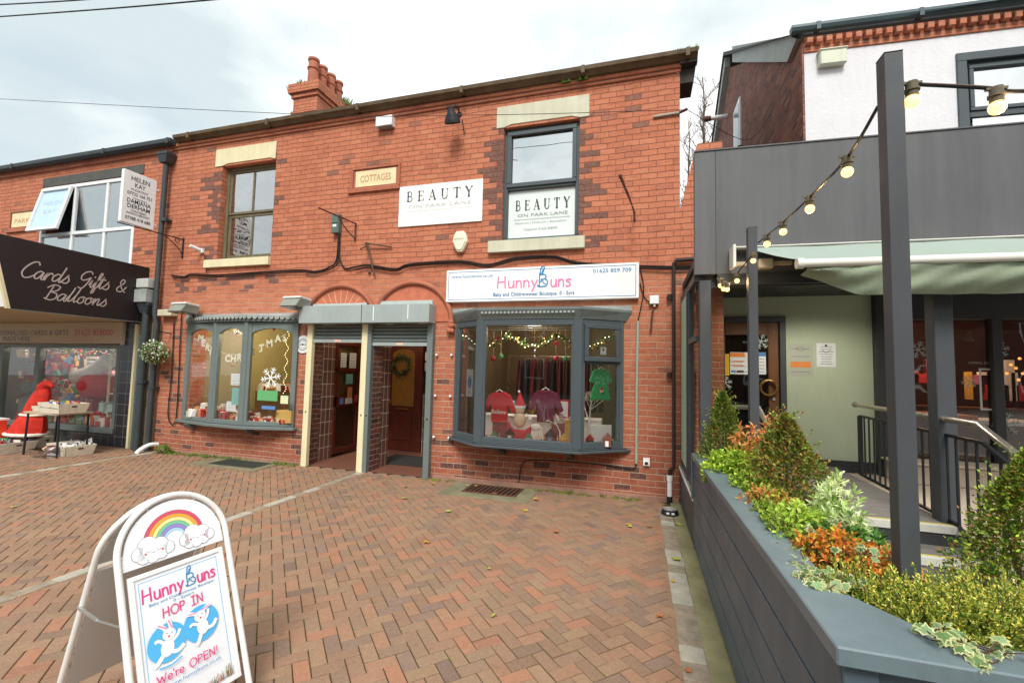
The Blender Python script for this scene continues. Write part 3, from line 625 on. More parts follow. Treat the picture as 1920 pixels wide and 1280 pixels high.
# ------------------------------------------------------------------ left bay window (bow)
Q = [(-7.83, .0), (-6.97, -.17), (-6.25, -.22), (-5.40, -.02)]
b = MB(GREY1); Zb, Zt = .60, 2.30
for k in range(3):
    p = Vector((*Q[k], 0)); q = Vector((*Q[k + 1], 0)); d = (q - p).normalized(); n = Vector((d.y, -d.x, 0)); Ls = (q - p).length
    t0 = .085; o = p - n * .03
    for a, c, za, zb in ((0, t0, Zb, Zt), (Ls - t0, Ls, Zb, Zt), (t0, Ls - t0, Zb, Zb + .07)): b.obox(o + d * a + Vector((0, 0, za)), d * (c - a), n * .06, (0, 0, zb - za))
    top = [(t0, Zt), (t0, 2.10)] + [(t0 + (Ls - 2 * t0) * i / 10, 2.10 + .095 * math.sin(math.pi * i / 10) ** .7) for i in range(1, 10)] + [(Ls - t0, 2.10), (Ls - t0, Zt)]
    pts = [o + d * a + Vector((0, 0, z)) for a, z in top]; b.prism(pts, n * .055)
for k in (1, 2): b.cyl((Q[k][0], Q[k][1] - .005, Zb), (Q[k][0], Q[k][1] - .005, Zt), .05, 12)
bowo = b.build('bay_window', bld, bevel=.005)
for k in range(3): g_ = MB(glass('bow_glass', boost=.2, base=.006, wav=.003)); seg_pane(g_, Q[k], Q[k + 1], Zb + .06, 2.22, .07, -.01); g_.build('pane', bowo)
b = MB(GREY1); b.prism(ring([(-7.99, 0.), (-7.98, -.03), (-7.05, -.25), (-6.20, -.31), (-5.36, -.09), (-5.35, 0.)], .545), (0, 0, .05)); b.build('sill', bowo, bevel=.006)
b = MB(GREY1); pr_ = [(-7.92, 0.), (-7.05, -.24), (-6.19, -.30), (-5.34, -.06), (-5.34, 0.)]; b.prism(ring(pr_, 2.305), (0, 0, .075))
pq = [(-7.94, 0.), (-7.05, -.27), (-6.18, -.33), (-5.32, -.07), (-5.32, 0.)]; b.prism(ring(pq, 2.382), (0, 0, .02), LEAD)
for k in range(3):
    p = Vector((*pq[k], 0)); q = Vector((*pq[k + 1], 0)); m_ = int((q - p).length / .085); d = (q - p) / m_; n = Vector((d.y, -d.x, 0)).normalized()
    for i in range(m_):
        c = p + d * (i + .5); b.prism([c + n * -.004 + d.normalized() * (.04 * math.cos(t)) + Vector((0, 0, 2.382 - .045 * math.sin(t))) for t in [math.pi * j / 6 for j in range(7)]], n * .01, LEAD)
b.add(ring(pq[:4], 2.403) + ring([(-7.9, 0.), (-7.0, -.01), (-6.2, -.01), (-5.34, 0.)], 2.47), [(0, 1, 5, 4), (1, 2, 6, 5), (2, 3, 7, 6)], LEAD)
b.build('bay_roof', bowo, calc=False)
for x in (-7.6, -6.32):
    b = MB(GREY1); b.prism([(x, -.001, .54), (x, -.17, .54), (x, -.12, .48), (x, -.001, .43)], (.09, 0, 0)); b.build('bracket', bowo)
YEL = mat('shop_wall_yellow', '#ada070', .9, .12, 2, .1)
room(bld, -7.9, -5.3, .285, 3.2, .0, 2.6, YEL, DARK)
b = MB(mat('counter_wood', '#8b6a45', .6, .2, 5, .1, streak=.3)); b.prism(ring([(-7.75, .0), (-7.03, -.14), (-6.2, -.19), (-5.46, .0), (-5.46, .5), (-7.75, .5)], .62), (0, 0, .03)); b.build('display_shelf', bowo)
b = MB(YEL); b.prism(ring([(-7.75, .0), (-7.03, -.14), (-6.2, -.19), (-5.46, .0), (-5.46, .28), (-7.75, .28)], 2.29), (0, 0, .012)); b.build('bay_ceiling', bowo)
lamp((-6.6, 1.2, 2.4), 34, (1, .88, .62)); lamp((-6.7, .0, 2.2), 5, (1, .9, .7))
# ------------------------------------------------------------------ doorway: arches, shutters, posts
def arch(cx, cz, a, b_, t0, t1, nm='arch_moulding'):
    pts = [(cx + a * math.cos(t), -.03, cz + b_ * math.sin(t)) for t in [t0 + (t1 - t0) * i / 26 for i in range(27)]]
    o = MB(TERRA).tube(pts, .036, 10).build(nm, bld, smooth=True)
    return o
arch(-4.63, 2.28, .66, .61, math.pi - .35, .45); arch(-3.34, 2.28, .66, .62, math.pi - .45, .02)
FANM = mat('mortar_line', '#d8c2a4', .9, 0, 2, 0)
for cx, a in ((-4.63, .62), (-3.34, .62)):       # brick tympanum above each box with its fan of joints
    b = MB(BRICKP); pts = [(cx + a * math.cos(t), -.012, 2.30 + .56 * math.sin(t)) for t in [math.pi * i / 20 for i in range(21)]]
    b.prism(pts, (0, .011, 0), mat('tympanum_brick', '#c8765a', .85, .25, 10, .3))
    if cx < -4:
        d = Draw(b, (0, -.0125, 0))
        for i in range(1, 14):
            t = math.pi * i / 14; c, s_ = math.cos(t), math.sin(t); d.line([(cx + .30 * c, 2.34 + .22 * s_), (cx + .585 * c, 2.30 + .53 * s_)], .007, FANM)
    b.build('tympanum', bld)
b = MB(TERRA)
for i in range(14): b.ball((-2.675 + random.uniform(-.035, .035), -.04 + random.uniform(-.02, .01), 2.22 + random.uniform(-.07, .07)), random.uniform(.025, .045), 8)
b.build('corbel', bld, smooth=True)
b = MB(TERRA)
for i in range(8): b.ball((-5.24 + random.uniform(-.03, .03), -.03, 2.24 + random.uniform(-.05, .05)), .03, 8)
b.build('corbel', bld, smooth=True)
for x0, x1, mt_, nm in ((-5.22, -4.072, GALV, 0), (-4.068, -2.94, GALV, 1)):
    b = MB(mt_); b.box(x0, x1, -.245, -.014, 2.265, 2.54)
    d = Draw(b, (0, -.2455, 0))
    if nm: d.rect(-3.87, 2.30, -3.855, 2.52, WPVC); d.rect(-3.29, 2.32, -3.275, 2.53, WPVC)
    if nm: b.box(-4.078, -4.064, -.248, -.014, 2.262, 2.543, RUST)
    o = b.build('shutter_box', bld, bevel=.004)
b = MB(mat('painted_flashing', '#b9c2bd', .6, .15, 5, .2)); b.box(-5.13, -4.12, -.05, -.012, 2.542, 2.60); b.box(-3.93, -2.99, -.05, -.012, 2.542, 2.62); b.build('flashing', bld)
def shutter(x0, x1, z0, z1):
    b = MB(GALVD); n = int((z1 - z0) / .052)
    for i in range(n):
        z = z0 + (z1 - z0) * i / n; h = (z1 - z0) / n; b.prism([(x0, -.02, z + .004), (x0, -.045, z + h * .3), (x0, -.045, z + h * .7), (x0, -.02, z + h), (x0, -.01, z + h), (x0, -.01, z)], (x1 - x0, 0, 0))
    b.box(x0, x1, -.05, -.005, z0 - .055, z0 - .002, GALV); xm = (x0 + x1) / 2; b.box(xm - .06, xm + .06, -.054, -.05, z0 - .045, z0 - .01, mat('shutter_label', '#e2bfa6', .5, 0, 2, 0))
    b.build('roller_shutter', bld, calc=True)
shutter(-5.085, -4.155, 2.03, 2.262); shutter(-3.995, -3.025, 1.985, 2.262)
for x0, x1, y0, m_, nm in ((-5.19, -5.09, -.075, CREAMP, ''), (-4.155, -4.055, -.09, CREAMP, ''), (-4.052, -3.985, -.085, GREY1, ''), (-3.035, -2.945, -.09, GREY1, '')):
    b = MB(m_); b.box(x0, x1, y0, -.004, 0, 2.262); b.cyl(((x0 + x1) / 2, y0 - .006, .86), ((x0 + x1) / 2, y0, .86), .014, 8, BLACK); b.build('shutter_guide', bld, bevel=.003)
# recess
b = MB(TILEB)
REC = mat('recess_ceiling', '#5b4a3c', .8, .1, 3, .1)
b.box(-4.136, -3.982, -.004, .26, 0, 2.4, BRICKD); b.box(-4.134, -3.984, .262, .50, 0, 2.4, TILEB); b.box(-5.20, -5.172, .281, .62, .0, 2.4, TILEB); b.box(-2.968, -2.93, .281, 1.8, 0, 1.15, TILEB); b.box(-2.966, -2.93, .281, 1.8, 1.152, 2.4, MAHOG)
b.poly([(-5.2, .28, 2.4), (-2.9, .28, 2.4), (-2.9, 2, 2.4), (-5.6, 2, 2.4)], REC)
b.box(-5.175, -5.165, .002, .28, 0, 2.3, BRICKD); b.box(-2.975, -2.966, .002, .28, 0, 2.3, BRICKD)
b.build('porch_wall', bld, calc=False)
tf = NT('quarry_floor'); pz = tf.sep(tf.geo()); cc = []
for a_, g_ in ((pz[0], .15), (pz[1], .075)):
    q = tf.M('DIVIDE', a_, g_); f = tf.M('FRACT', q); cc.append(tf.M('MULTIPLY', tf.M('MINIMUM', f, tf.M('SUBTRACT', 1., f)), g_))
k = tf.ramp(tf.M('MINIMUM', cc[0], cc[1]), (.002, 0.), (.004, 1.)); tf.pr(tf.mix(k, lin('#4c4038'), tf.mix(tf.noise(6, 3), lin('#8b5a48'), lin('#6c4a3e'))), .35, 0, .5, tf.bump(k, .4, .004))
b = MB(tf.m); b.box(-5.7, -2.93, .0, 2.2, -.03, .004); b.build('porch_floor', bld)
b = MB(mat('coir_mat', '#33312f', .95, .2, 60, .5, 120)); b.box(-4.3, -3.3, .55, 1.3, .005, .018); tag(b.build('door_mat', smooth=False), 'dark door mat on the tiled floor of the right hand entrance', 'door mat')
b = MB(MAHOG); b.box(-5.7, -2.93, 1.82, 1.9, 0, 2.42); b.build('porch_back', bld)
WARM = mat('warm_lit_glass', '#8a5c26', .3, .5, 7, .4, 30, emit=.06)
# right door with wreath
b = MB(MAHOG); b.box(-4.86, -3.98, 1.70, 1.77, 2.12, 2.16); b.box(-4.86, -4.78, 1.69, 1.80, 0.005, 2.12); b.box(-4.10, -4.02, 1.69, 1.80, .005, 2.12); b.build('door_frame', bld, bevel=.005)
b = MB(TILEB); b.box(-4.015, -2.97, 1.72, 1.81, .005, 1.1); b.build('porch_dado', bld)
DX0, DX1 = -4.775, -4.105
b = MB(MAHOG); b.box(DX0, DX1, 1.72, 1.765, .01, 2.10); b.box(DX0 + .12, DX1 - .12, 1.705, 1.72, .2, .72)
dr = b.build('door', bld, bevel=.008)
b = MB(WARM); cx = (DX0 + DX1) / 2; w2 = .24; b.prism([(cx - w2, 1.712, .86), (cx + w2, 1.712, .86), (cx + w2, 1.712, 1.86)] + [(cx + w2 * math.cos(t), 1.712, 1.86 + .1 * math.sin(t)) for t in [math.pi * i / 10 for i in range(1, 10)]] + [(cx - w2, 1.712, 1.86)], (0, .005, 0)); b.build('door_glass', dr)
b = MB(WARM); b.box(-4.74, -4.14, 1.692, 1.698, 2.17, 2.34); b.build('fanlight', bld)
b = MB(mat('brass', '#c79a3e', .3, .1, 4, 0, metal=.9)); b.box(cx - .13, cx + .13, 1.695, 1.705, .80, .815); b.ball((cx - .28, 1.69, .93), .05, 10); b.build('door_handle', dr, smooth=True)
b = MB(); W1, W2 = mat('wreath_green', '#3e4a2f', .9, .3, 20, 0), mat('wreath_pale', '#6f7a52', .9, .3, 20, 0); wc = Vector((cx - .03, 1.66, 1.64))
for i in range(420):
    t = random.uniform(0, 6.283); q = .17 + random.gauss(0, .025); p = wc + Vector((q * math.cos(t), random.gauss(0, .014), q * math.sin(t))); d_ = Vector((random.gauss(0, 1), random.gauss(0, .6), random.gauss(0, 1))).normalized() * .045; s_ = d_.orthogonal().normalized() * .012
    b.add([p - s_, p + s_, p + d_], [(0, 1, 2)], random.choice((W1, W1, W2)))
tag(b.build('door_wreath', calc=False), 'round green wreath hanging on the glass of the right hand door', 'wreath')
PAP = mat('notice_paper', '#dfe2e2', .7, .05, 3, 0); PAPB = mat('notice_blue', '#5a86c0', .7, .05, 3, 0); PAPG = mat('notice_green', '#5fae6c', .7, .05, 3, 0); PAPO = mat('notice_orange', '#e08a4a', .7, .05, 3, 0); PAPR = mat('notice_red', '#c83a34', .7, .05, 3, 0); PAPT = mat('notice_teal', '#7cc0b4', .7, .05, 3, 0); PRN = mat('print_grey', '#8c9094', .7, 0, 3, 0); PRD = mat('print_dark', '#4a4d52', .7, 0, 3, 0); GOLD = mat('notice_gold', '#c9a24a', .6, 0, 3, 0)
def paper(par, o, u, w, n, wd, h, col=None, lines=6, extra=None, nm='notice', lc=None, lab=None):
    o, u, w, n = map(Vector, (o, u, w, n)); b = MB(col or PAP); b.obox(o, u * wd, w * h, n * .0012)
    d = Draw(b, o + n * .0014, u, w, n)
    for i in range(lines):
        y = h * (.84 - .72 * i / max(lines - 1, 1)); ww = random.uniform(.5, .78) * wd; d.line([((wd - ww) / 2, y), ((wd + ww) / 2, y)], h * .028, lc or PRN)
    if extra: extra(d, wd, h)
    return tag(b.build(nm, par, calc=False), lab)
EX, EZ, EN = (1, 0, 0), (0, 0, 1), (0, -1, 0)
SX = (0, 1, 0)
# left: glazed screen going inwards, then a door at the back
def scr(y0, y1, X=-5.16):
    b = MB(MAHOG)
    for q in ((y0, y1, .06, .14), (y0, y1, .88, 1.06), (y0, y1, 1.5, 1.56), (y0, y1, 1.98, 2.38), (y0, y0 + .07, .14, 1.98), (y1 - .07, y1, .14, 1.98)): b.box(X - .05, X, q[0], q[1], q[2], q[3])
    o = b.build('window_screen', bld, bevel=.006); g_ = MB(GLD); g_.box(X - .028, X - .024, y0 + .06, y1 - .06, .13, 1.99); g_.build('pane', o); return o
so = scr(.63, 1.34)
lamp((-5.6, 1.2, 2.1), 3)
for (yy, z, w_, h_, c_) in ((.75, 1.58, .16, .26, PAP), (1.0, 1.57, .2, .28, PAP), (.92, 1.28, .2, .18, PAPT), (.98, 1.02, .14, .2, PAPO), (.78, .92, .1, .11, PAPB), (.93, .92, .2, .1, PAP), (1.2, .93, .1, .14, PAPR)):
    paper(so, (-5.158, yy, z), SX, EZ, (1, 0, 0), w_, h_, c_, 5)
b = MB(MAHOG); b.box(-5.62, -4.92, 1.74, 1.80, .01, 2.3); o = b.build('door', bld, bevel=.006)
b = MB(WARM); b.box(-5.5, -5.05, 1.728, 1.735, .95, 1.95); b.build('door_glass', o); b = MB(mat('brass')); b.ball((-5.56, 1.71, .97), .04, 8); b.build('door_handle', o, smooth=True)
paper(o, (-5.45, 1.72, 1.25), EX, EZ, EN, .3, .5, PAP, 6)
b = MB(GALVD); b.box(-5.13, -4.3, 1.6, 1.66, 0.01, .30); 
# notices beside the right door
b = MB(PAP); 
for k in range(6): b.box(-3.98 + (k % 3) * .1, -3.90 + (k % 3) * .1, 1.70, 1.715, 1.55 + (k // 3) * .2, 1.71 + (k // 3) * .2, random.choice((PAP, PRN, PAP)))
tag(b.build('leaflet_rack'), 'rack of white leaflets on the dark back wall right of the wreath door', 'leaflet rack')
tag(paper(None, (-4.0, 1.80, 1.12), EX, EZ, EN, .26, .38, PAP, 7), 'white notice on the back wall of the entrance below the leaflets', 'notice')
lamp((-3.7, 1.0, 2.3), 5, (1, .8, .55)); lamp((-4.7, .9, 2.3), 4, (1, .8, .55))
# studs, round plate, grille
b = None
t = thing('cable_studs', 'six white knobs in pairs on the brick pier left of the right bay', 'wall studs', (-2.8, 0, 1))
for z in (1.80, 1.20, .60):
    for x in (-2.90, -2.66): b = MB(WPVC); b.cyl((x, -.0, z), (x, -.03, z), .008, 8); b.ball((x, -.035, z), .02, 10); b.build('stud', t, smooth=True)
b = MB(WPVC); b.cyl((-5.315, -.001, 1.94), (-5.315, -.018, 1.94), .145, 28); b.cyl((-5.315, -.018, 1.94), (-5.315, -.021, 1.94), .135, 28, PAP)
d = Draw(b, (-5.315, -.0215, 1.94)); c36 = [(.09 * math.cos(t), .09 * math.sin(t)) for t in [2 * math.pi * i / 36 for i in range(36)]]
d.line(c36, .012, PRD, closed=True); d.line([(.06 * math.cos(t), .06 * math.sin(t)) for t in [2 * math.pi * i / 24 for i in range(24)]], .006, PRD, closed=True)
d.rect(-.11, -.012, .11, .012, PAP); d.line([(-.10, 0), (.10, 0)], .012, PRD); d.disc(0, 0, .018, PRD)
tag(b.build('round_plate'), 'round white plate with a dark ring emblem on the brick left of the cream post', 'plate')
b = MB(BLK2); x0, z0 = -1.40, .285
b.box(x0, x0 + .22, -.006, -.001, z0, z0 + .07, BLK2)
for i in range(9): b.box(x0 + .01 + i * .023, x0 + .02 + i * .023, -.009, -.006, z0 + .01, z0 + .06, mat('airbrick', '#8b5a4a', .9, .2, 9, .2))
b.build('air_brick', bld)
# ------------------------------------------------------------------ signs on the brick front
BLUE = mat('sign_blue', '#2384bc', .45, 0, 2, 0); PINK = mat('sign_pink', '#ea7fa8', .45, 0, 2, 0); DPINK = mat('sign_deep_pink', '#d84a86', .45, 0, 2, 0); LBL = mat('sign_pale_blue', '#7fbfe0', .45, 0, 2, 0); STEEL = mat('sign_steel_blue', '#3a70a8', .45, 0, 2, 0)
def bunny_b(d, x, y, h, wd, c1, c2):
    """the logo's tall B shaped like a seated rabbit, outline strokes"""
    q = lambda *p: [(x + a * h, y + b * h) for a, b in p]
    d.line(q((.10, .0), (.10, .62), (.14, .75)), wd, c1, 4); d.line(q((.14, .72), (.18, 1.0), (.30, 1.10), (.36, 1.0), (.28, .76), (.16, .66)), wd, c1, 4)
    d.line(q((.22, .72), (.28, .94)), wd * .6, c1); d.line(q((.12, .64), (.34, .66), (.46, .56), (.40, .42), (.18, .38)), wd, c1, 4)
    d.line(q((.40, .42), (.54, .30), (.52, .12), (.44, .02), (.08, .0)), wd, c1, 4); d.line(q((.14, .24), (.26, .32), (.34, .18), (.46, .14)), wd * .8, c1, 4); d.disc(x + .02 * h, y + .05 * h, .05 * h, c1)
t = thing('shop_sign', 'long white shop sign with pink and blue lettering above the right bay window', 'sign', (-1.4, 0, 2.7))
sx0, sx1, sz0, sz1 = -2.762, -.02, 2.577, 3.05
b = MB(WHITE); b.box(sx0, sx1, -.075, -.001, sz0, sz1); b.build('board', t, bevel=.006)
b = MB(); d = Draw(b, (sx0, -.076, sz0)); Wd, Hh = sx1 - sx0, sz1 - sz0
d.frame(.035, .03, Wd - .035, Hh - .03, .008, STEEL)
d.text('www.hunnybuns.co.uk', .09, Hh - .12, .042, BLUE, width=.64, bold=.012); d.text('01625 859 709', Wd - .095, Hh - .12, .052, BLUE, width=.50, align='RIGHT', bold=.014)
d.glyphs('Hunny', COMIC, .80, .185, .165, PINK, .13, width=.60, rot=0); bunny_b(d, 1.385, .19, .26, .017, BLUE, LBL); d.glyphs('uns', COMIC, 1.57, .185, .165, PINK, .13, width=.30)
d.text('Baby and Childrenswear Boutique  0 - 5yrs', .74, .07, .05, STEEL, width=1.16, bold=.012)
b.build('lettering', t, calc=False)
t = thing('shop_sign', 'plain white rectangular sign reading BEAUTY between the upstairs windows', 'sign', (-2.9, 0, 4.1))
b = MB(WHITE); bx0, bx1, bz0, bz1 = -3.64, -2.25, 3.783, 4.425; b.box(bx0, bx1, -.022, -.001, bz0, bz1); b.build('board', t, bevel=.003)
b = MB(); d = Draw(b, (bx0, -.023, bz0)); d.glyphs('BEAUTY', SERIF, .13, .39, .155, INK, .08, width=1.15, sp=1.3)
FNT = mat('faint_print', '#c9cccb', .5, 0, 2, 0); d.text('ON PARK LANE', .18, .285, .045, FNT, width=1.04); d.line([(.11, .235), (1.25, .235)], .005, FNT)
d.line([(0, .42), (1.39, .445)], .003, FNT); b.build('lettering', t, calc=False)
# ------------------------------------------------------------------ small things fixed to the front
cx, cz = PY(865, 455)[0], PY(865, 455)[1]
pts = [(-.095, .10), (-.06, .155), (.06, .155), (.095, .10), (.115, .0), (.06, -.12), (.03, -.155), (-.03, -.155), (-.06, -.12), (-.115, .0)]
b = MB(mat('alarm_box_cream', '#f0ebcf', .4, .06, 3, .03)); b.prism([(cx + x, -.001, cz + z) for x, z in pts], (0, -.07, 0)); b.prism([(cx + x * .85, -.07, cz + z * .85) for x, z in pts], (0, -.018, 0))
d = Draw(b, (cx, -.089, cz)); d.text('KEYWAYS', 0, .015, .03, INK, width=.14, align='CENTER'); d.line([(-.03, -.05), (.03, -.05)], .004, PRN)
tag(b.build('alarm_box', bevel=.008), 'cream shield shaped alarm box on the brick below the BEAUTY sign', 'alarm box')
b = MB(WPVC); x0, z1 = PY(712, 223); b.box(x0, x0 + .29, -.11, -.001, z1 - .19, z1 - .03); b.box(x0 + .02, x0 + .27, -.10, -.01, z1 - .2, z1 - .19, PRN)
tag(b.build('alarm_box', bevel=.012), 'plain white rectangular box high on the brick under the gutter', 'alarm box')
x0, z0 = PY(628, 440); t = thing('meter_box', 'grey green electrical box with a small label and cables below it', 'electrical box', (x0, 0, z0))
b = MB(mat('enclosure_green_grey', '#5d6f66', .5, .15, 4, .1)); b.box(x0 - .01, x0 + .13, -.09, -.001, z0, z0 + .31); b.box(x0, x0 + .12, -.1, -.09, z0 + .16, z0 + .30); b.build('enclosure', t, bevel=.006); b = MB(PAP); b.box(x0 + .02, x0 + .09, -.094, -.09, z0 + .10, z0 + .14); b.build('label', t)
# junction switch and others right of the bay
x0, z0 = PY(1227, 563); b = MB(WPVC); b.box(x0 - .06, x0 + .055, -.06, -.001, z0 - .055, z0 + .055); b.cyl((x0, -.03, z0 - .055), (x0, -.03, z0 - .09), .015, 8)
tag(b.build('junction_box', bevel=.006), 'white junction box on the brick at the right end of the shop sign', 'junction box')
b = MB(RUST); b.tube([(x0 - .02, -.03, z0 - .13), (x0 - .035, -.035, z0 - .28), (x0 - .045, -.03, z0 - .42)], .014, 6); b.cyl((x0 - .02, -.0, z0 - .15), (x0 - .02, -.05, z0 - .15), .012, 6)
tag(b.build('rusty_hook'), 'rusty iron hook hanging below the white junction box', 'hook')
x0, z0 = PY(1212, 865); b = MB(WPVC); b.box(x0 - .04, x0 + .04, -.03, -.001, z0 - .05, z0 + .05); b.cyl((x0, -.03, z0 - .015), (x0, -.045, z0 - .015), .03, 12, WPVC); b.cyl((x0, -.045, z0 - .015), (x0, -.047, z0 - .015), .022, 12, BLACK)

tag(b.build('outdoor_socket', bevel=.004), 'small white outdoor socket low on the brick beside the grey conduit', 'socket')
b = MB(mat('conduit_grey', '#a8b0a4', .6, .15, 5, .1)); x0, z0 = PY(1196, 602); x1, z1 = PY(1193, 868); b.tube([(x0, -.02, z0), ((x0 + x1) / 2 - .006, -.02, (z0 + z1) / 2), (x1, -.02, z1)], .0165, 8)
tag(b.build('conduit', smooth=True), 'pale grey vertical conduit on the brick right of the bay window', 'conduit')
b = MB(BLK2); P3 = lambda x, y, dy=-.02: (PY(x, y, dy)[0], dy, PY(x, y, dy)[1])
b.tube(catmull([P3(1196, 602), P3(1203, 570), P3(1207, 540), P3(1200, 505), P3(1190, 500)], 5), .007, 5); b.tube(catmull([P3(1193, 868), P3(1188, 878), P3(1160, 875), P3(1100, 868), P3(1000, 862), P3(980, 870), P3(974, 890), P3(970, 925)], 5), .007, 5)
b.tube(catmull([P3(1200, 530), P3(1206, 552), P3(1216, 566), P3(1224, 572)], 5), .007, 5)
tag(b.build('loose_cable'), 'thin black cable drooping round the conduit and under the right bay', 'cable')
def cable(pts, r=.012, seed=0, dy=-.025):
    rn = random.Random(seed); q = []
    for x, y in pts: X, Z = PY(x, y, dy); q.append((X, dy + rn.uniform(-.006, .006), Z + rn.uniform(-.006, .006)))
    return catmull(q, 5)
b = MB(BLK2); run = [(322, 517), (345, 518), (360, 514), (408, 516), (469, 511), (557, 506), (592, 508), (618, 501), (631, 488), (634, 442)]
b.tube(cable(run, seed=1), .013, 6); b.tube(cable([(x, y + 3) for x, y in run[:-3]] + [(628, 500), (634, 484), (636, 442)], seed=2, dy=-.04), .009, 6)
run2 = [(636, 442), (636, 480), (646, 502), (666, 501), (693, 497), (741, 504), (769, 495), (863, 489), (914, 497), (966, 484), (1037, 480), (1083, 492), (1175, 497), (1262, 500), (1300, 500)]
b.tube(cable(run2, seed=3), .014, 6); b.tube(cable([(x, y + 4) for x, y in run2[3:]], seed=4, dy=-.04), .009, 6); b.tube(cable([(x, y + 1) for x, y in run2[4:-2]], seed=9, dy=-.05), .007, 6)
tag(b.build('wall_cables'), 'bundle of black cables sagging across the brick front below the upstairs windows', 'cables')
# iron sign brackets
def iron(nm, lab, wall_pts, arm, brace=None, X=None, r=.012, mt=None):
    (ax, ay), (bx, by) = wall_pts; X = PY(ax, ay)[0] if X is None else X; b = MB(mt or RUST)
    za = PY(ax, ay)[1]; zb = PY(bx, by)[1]; b.box(X - .012, X + .012, -.018, -.001, min(za, zb), max(za, zb))
    Yt, Zt_ = PX(*arm, X); b.tube([(X, -.01, za), (X, Yt, Zt_)], r, 6)
    if brace: ym, zm = PX(*brace, X); b.tube(catmull([(X, -.01, zb + .03), (X, ym * .55 - .02, (zb + zm) / 2 + .0), (X, ym, zm)], 5), r * .7, 6)
    b.ball((X, Yt, Zt_), r * 1.25, 6); return tag(b.build(nm), lab, 'bracket', 'old sign brackets on the brick front')
iron('wall_bracket', 'rusty iron bracket projecting above the grey green electrical box', ((668, 420), (665, 452)), (598, 390), (634, 405))
iron('wall_bracket', 'thin rusty iron bracket bent downwards right of the black framed upstairs window', ((1190, 398), (1190, 415)), (1163, 330), (1175, 356), r=.007)
x0, z0 = PY(687, 457); b = MB(mat('brown_iron', '#6a4f3e', .7, .3, 9, .2)); q = lambda x, y, dy: (PY(x, y, dy)[0], dy, PY(x, y, dy)[1])
b.cyl(q(687, 457, 0), q(687, 457, -.09), .028, 8); b.tube([q(688, 456, -.07), q(734, 463, -.03)], .012, 6); b.tube([q(688, 460, -.07), q(676, 467, -.2)], .012, 6); b.tube([q(690, 460, -.07), q(696, 490, -.06), q(702, 517, -.04)], .015, 6); b.ball(q(692, 510, -.03), .025, 8)
tag(b.build('wall_bracket'), 'brown three armed iron bracket crossing the cables left of the alarm box', 'bracket', 'old sign brackets on the brick front')
b = MB(mat('galv_bracket', '#b4b0a0', .5, .2, 5, .1)); p, q2 = P3(1225, 219), P3(1275, 211); b.tube([p, q2], .016, 6); b.tube([q2, P3(1288, 205, -.1)], .02, 6, RUST)
tag(b.build('wall_bracket'), 'pale angled bar holding the overhead wire at the top right brick corner', 'bracket')
# gooseneck lamp
x0, z0 = PY(846, 216, -.3); z0 += .08; t = thing('wall_lamp', 'black gooseneck wall lamp high on the brick above the BEAUTY sign', 'lamp', (x0, 0, z0))
b = MB(BLACK); b.tube(catmull([(x0 + .0, -.0, z0 + .10), (x0 + .0, -.08, z0 + .16), (x0 + .01, -.22, z0 + .10), (x0 + .01, -.30, z0 + .0)], 5), .011, 7); b.tube([(x0 + .05, -.01, z0), (x0 + .1, -.03, z0 - .22)], .009, 6); b.cyl((x0, 0, z0 + .1), (x0, -.02, z0 + .1), .04, 10); b.build('arm', t, smooth=True)
b = MB(BLACK); rx = Matrix.Rotation(R(26), 3, 'X'); b.lathe((x0, -.32, z0 - .0), [(.035, .03), (.045, -.02), (.11, -.13), (.12, -.19), (.11, -.185), (.04, -.03)], 16, None, rx); b.build('shade', t, smooth=True)
# floodlights over the left bay, junction boxes, camera
def flood(px, py, lab, flip=1):
    x0, z0 = PY(px, py, -.25); t = thing('floodlight', lab, 'floodlight', (x0, -.25, z0), 'floodlights over the left bay window')
    b = MB(mat('floodlight_grey', '#8f948c', .5, .15, 5, .1)); b.prism([(x0 - .17, -.40, z0 - .05), (x0 - .15, -.10, z0 - .07), (x0 - .13, -.08, z0 + .06), (x0 - .13, -.34, z0 + .08)], (.32, 0, 0)); b.build('housing', t, bevel=.01)
    b = MB(mat('floodlight_lid', '#dfe2dc', .7, .25, 20, .3)); b.prism([(x0 - .15, -.36, z0 + .084), (x0 - .15, -.08, z0 + .064), (x0 - .15, -.10, z0 + .10), (x0 - .15, -.33, z0 + .115)], (.34, 0, 0)); b.build('lid', t, bevel=.006)
    b = MB(mat('floodlight_glass', '#6e6a60', .2, .2, 6, 0)); b.prism([(x0 - .14, -.39, z0 - .056), (x0 - .12, -.12, z0 - .074), (x0 - .12, -.12, z0 - .08), (x0 - .14, -.39, z0 - .062)], (.27, 0, 0)); b.build('glass', t)
    b = MB(BLACK); b.tube([(x0 + .0, -.1, z0 - .02), (x0, -.02, z0 - .12), (x0, -.0, z0 - .12)], .015, 6); b.build('arm', t)
flood(342, 580, 'pale lidded floodlight over the left bay, at its drainpipe end'); flood(552, 570, 'pale lidded floodlight over the left bay, next to the shutter box')
x0, z0 = PY(318, 588, -.05); b = MB(mat('beige_plastic', '#cfc8ae', .6, .15, 5, .1)); b.box(x0 - .2, x0 + .14, -.13, -.001, z0 - .05, z0 + .07)
tag(b.build('alarm_box', bevel=.01), 'beige box on the brick just below the left floodlight', 'box')
t = thing('security_camera', 'small white security camera on the brick left of the sash window', 'camera', (P3(377, 468)[0], 0, P3(377, 468)[2])); x0, z0 = PY(380, 470)
b = MB(WPVC); b.box(x0 - .03, x0 + .05, -.05, -.001, z0 - .05, z0 + .03); b.build('base', t, bevel=.006); b = MB(WPVC); b.cyl((x0, -.05, z0), (x0 - .05, -.2, z0 + .04), .03, 10); b.build('body', t, smooth=True)
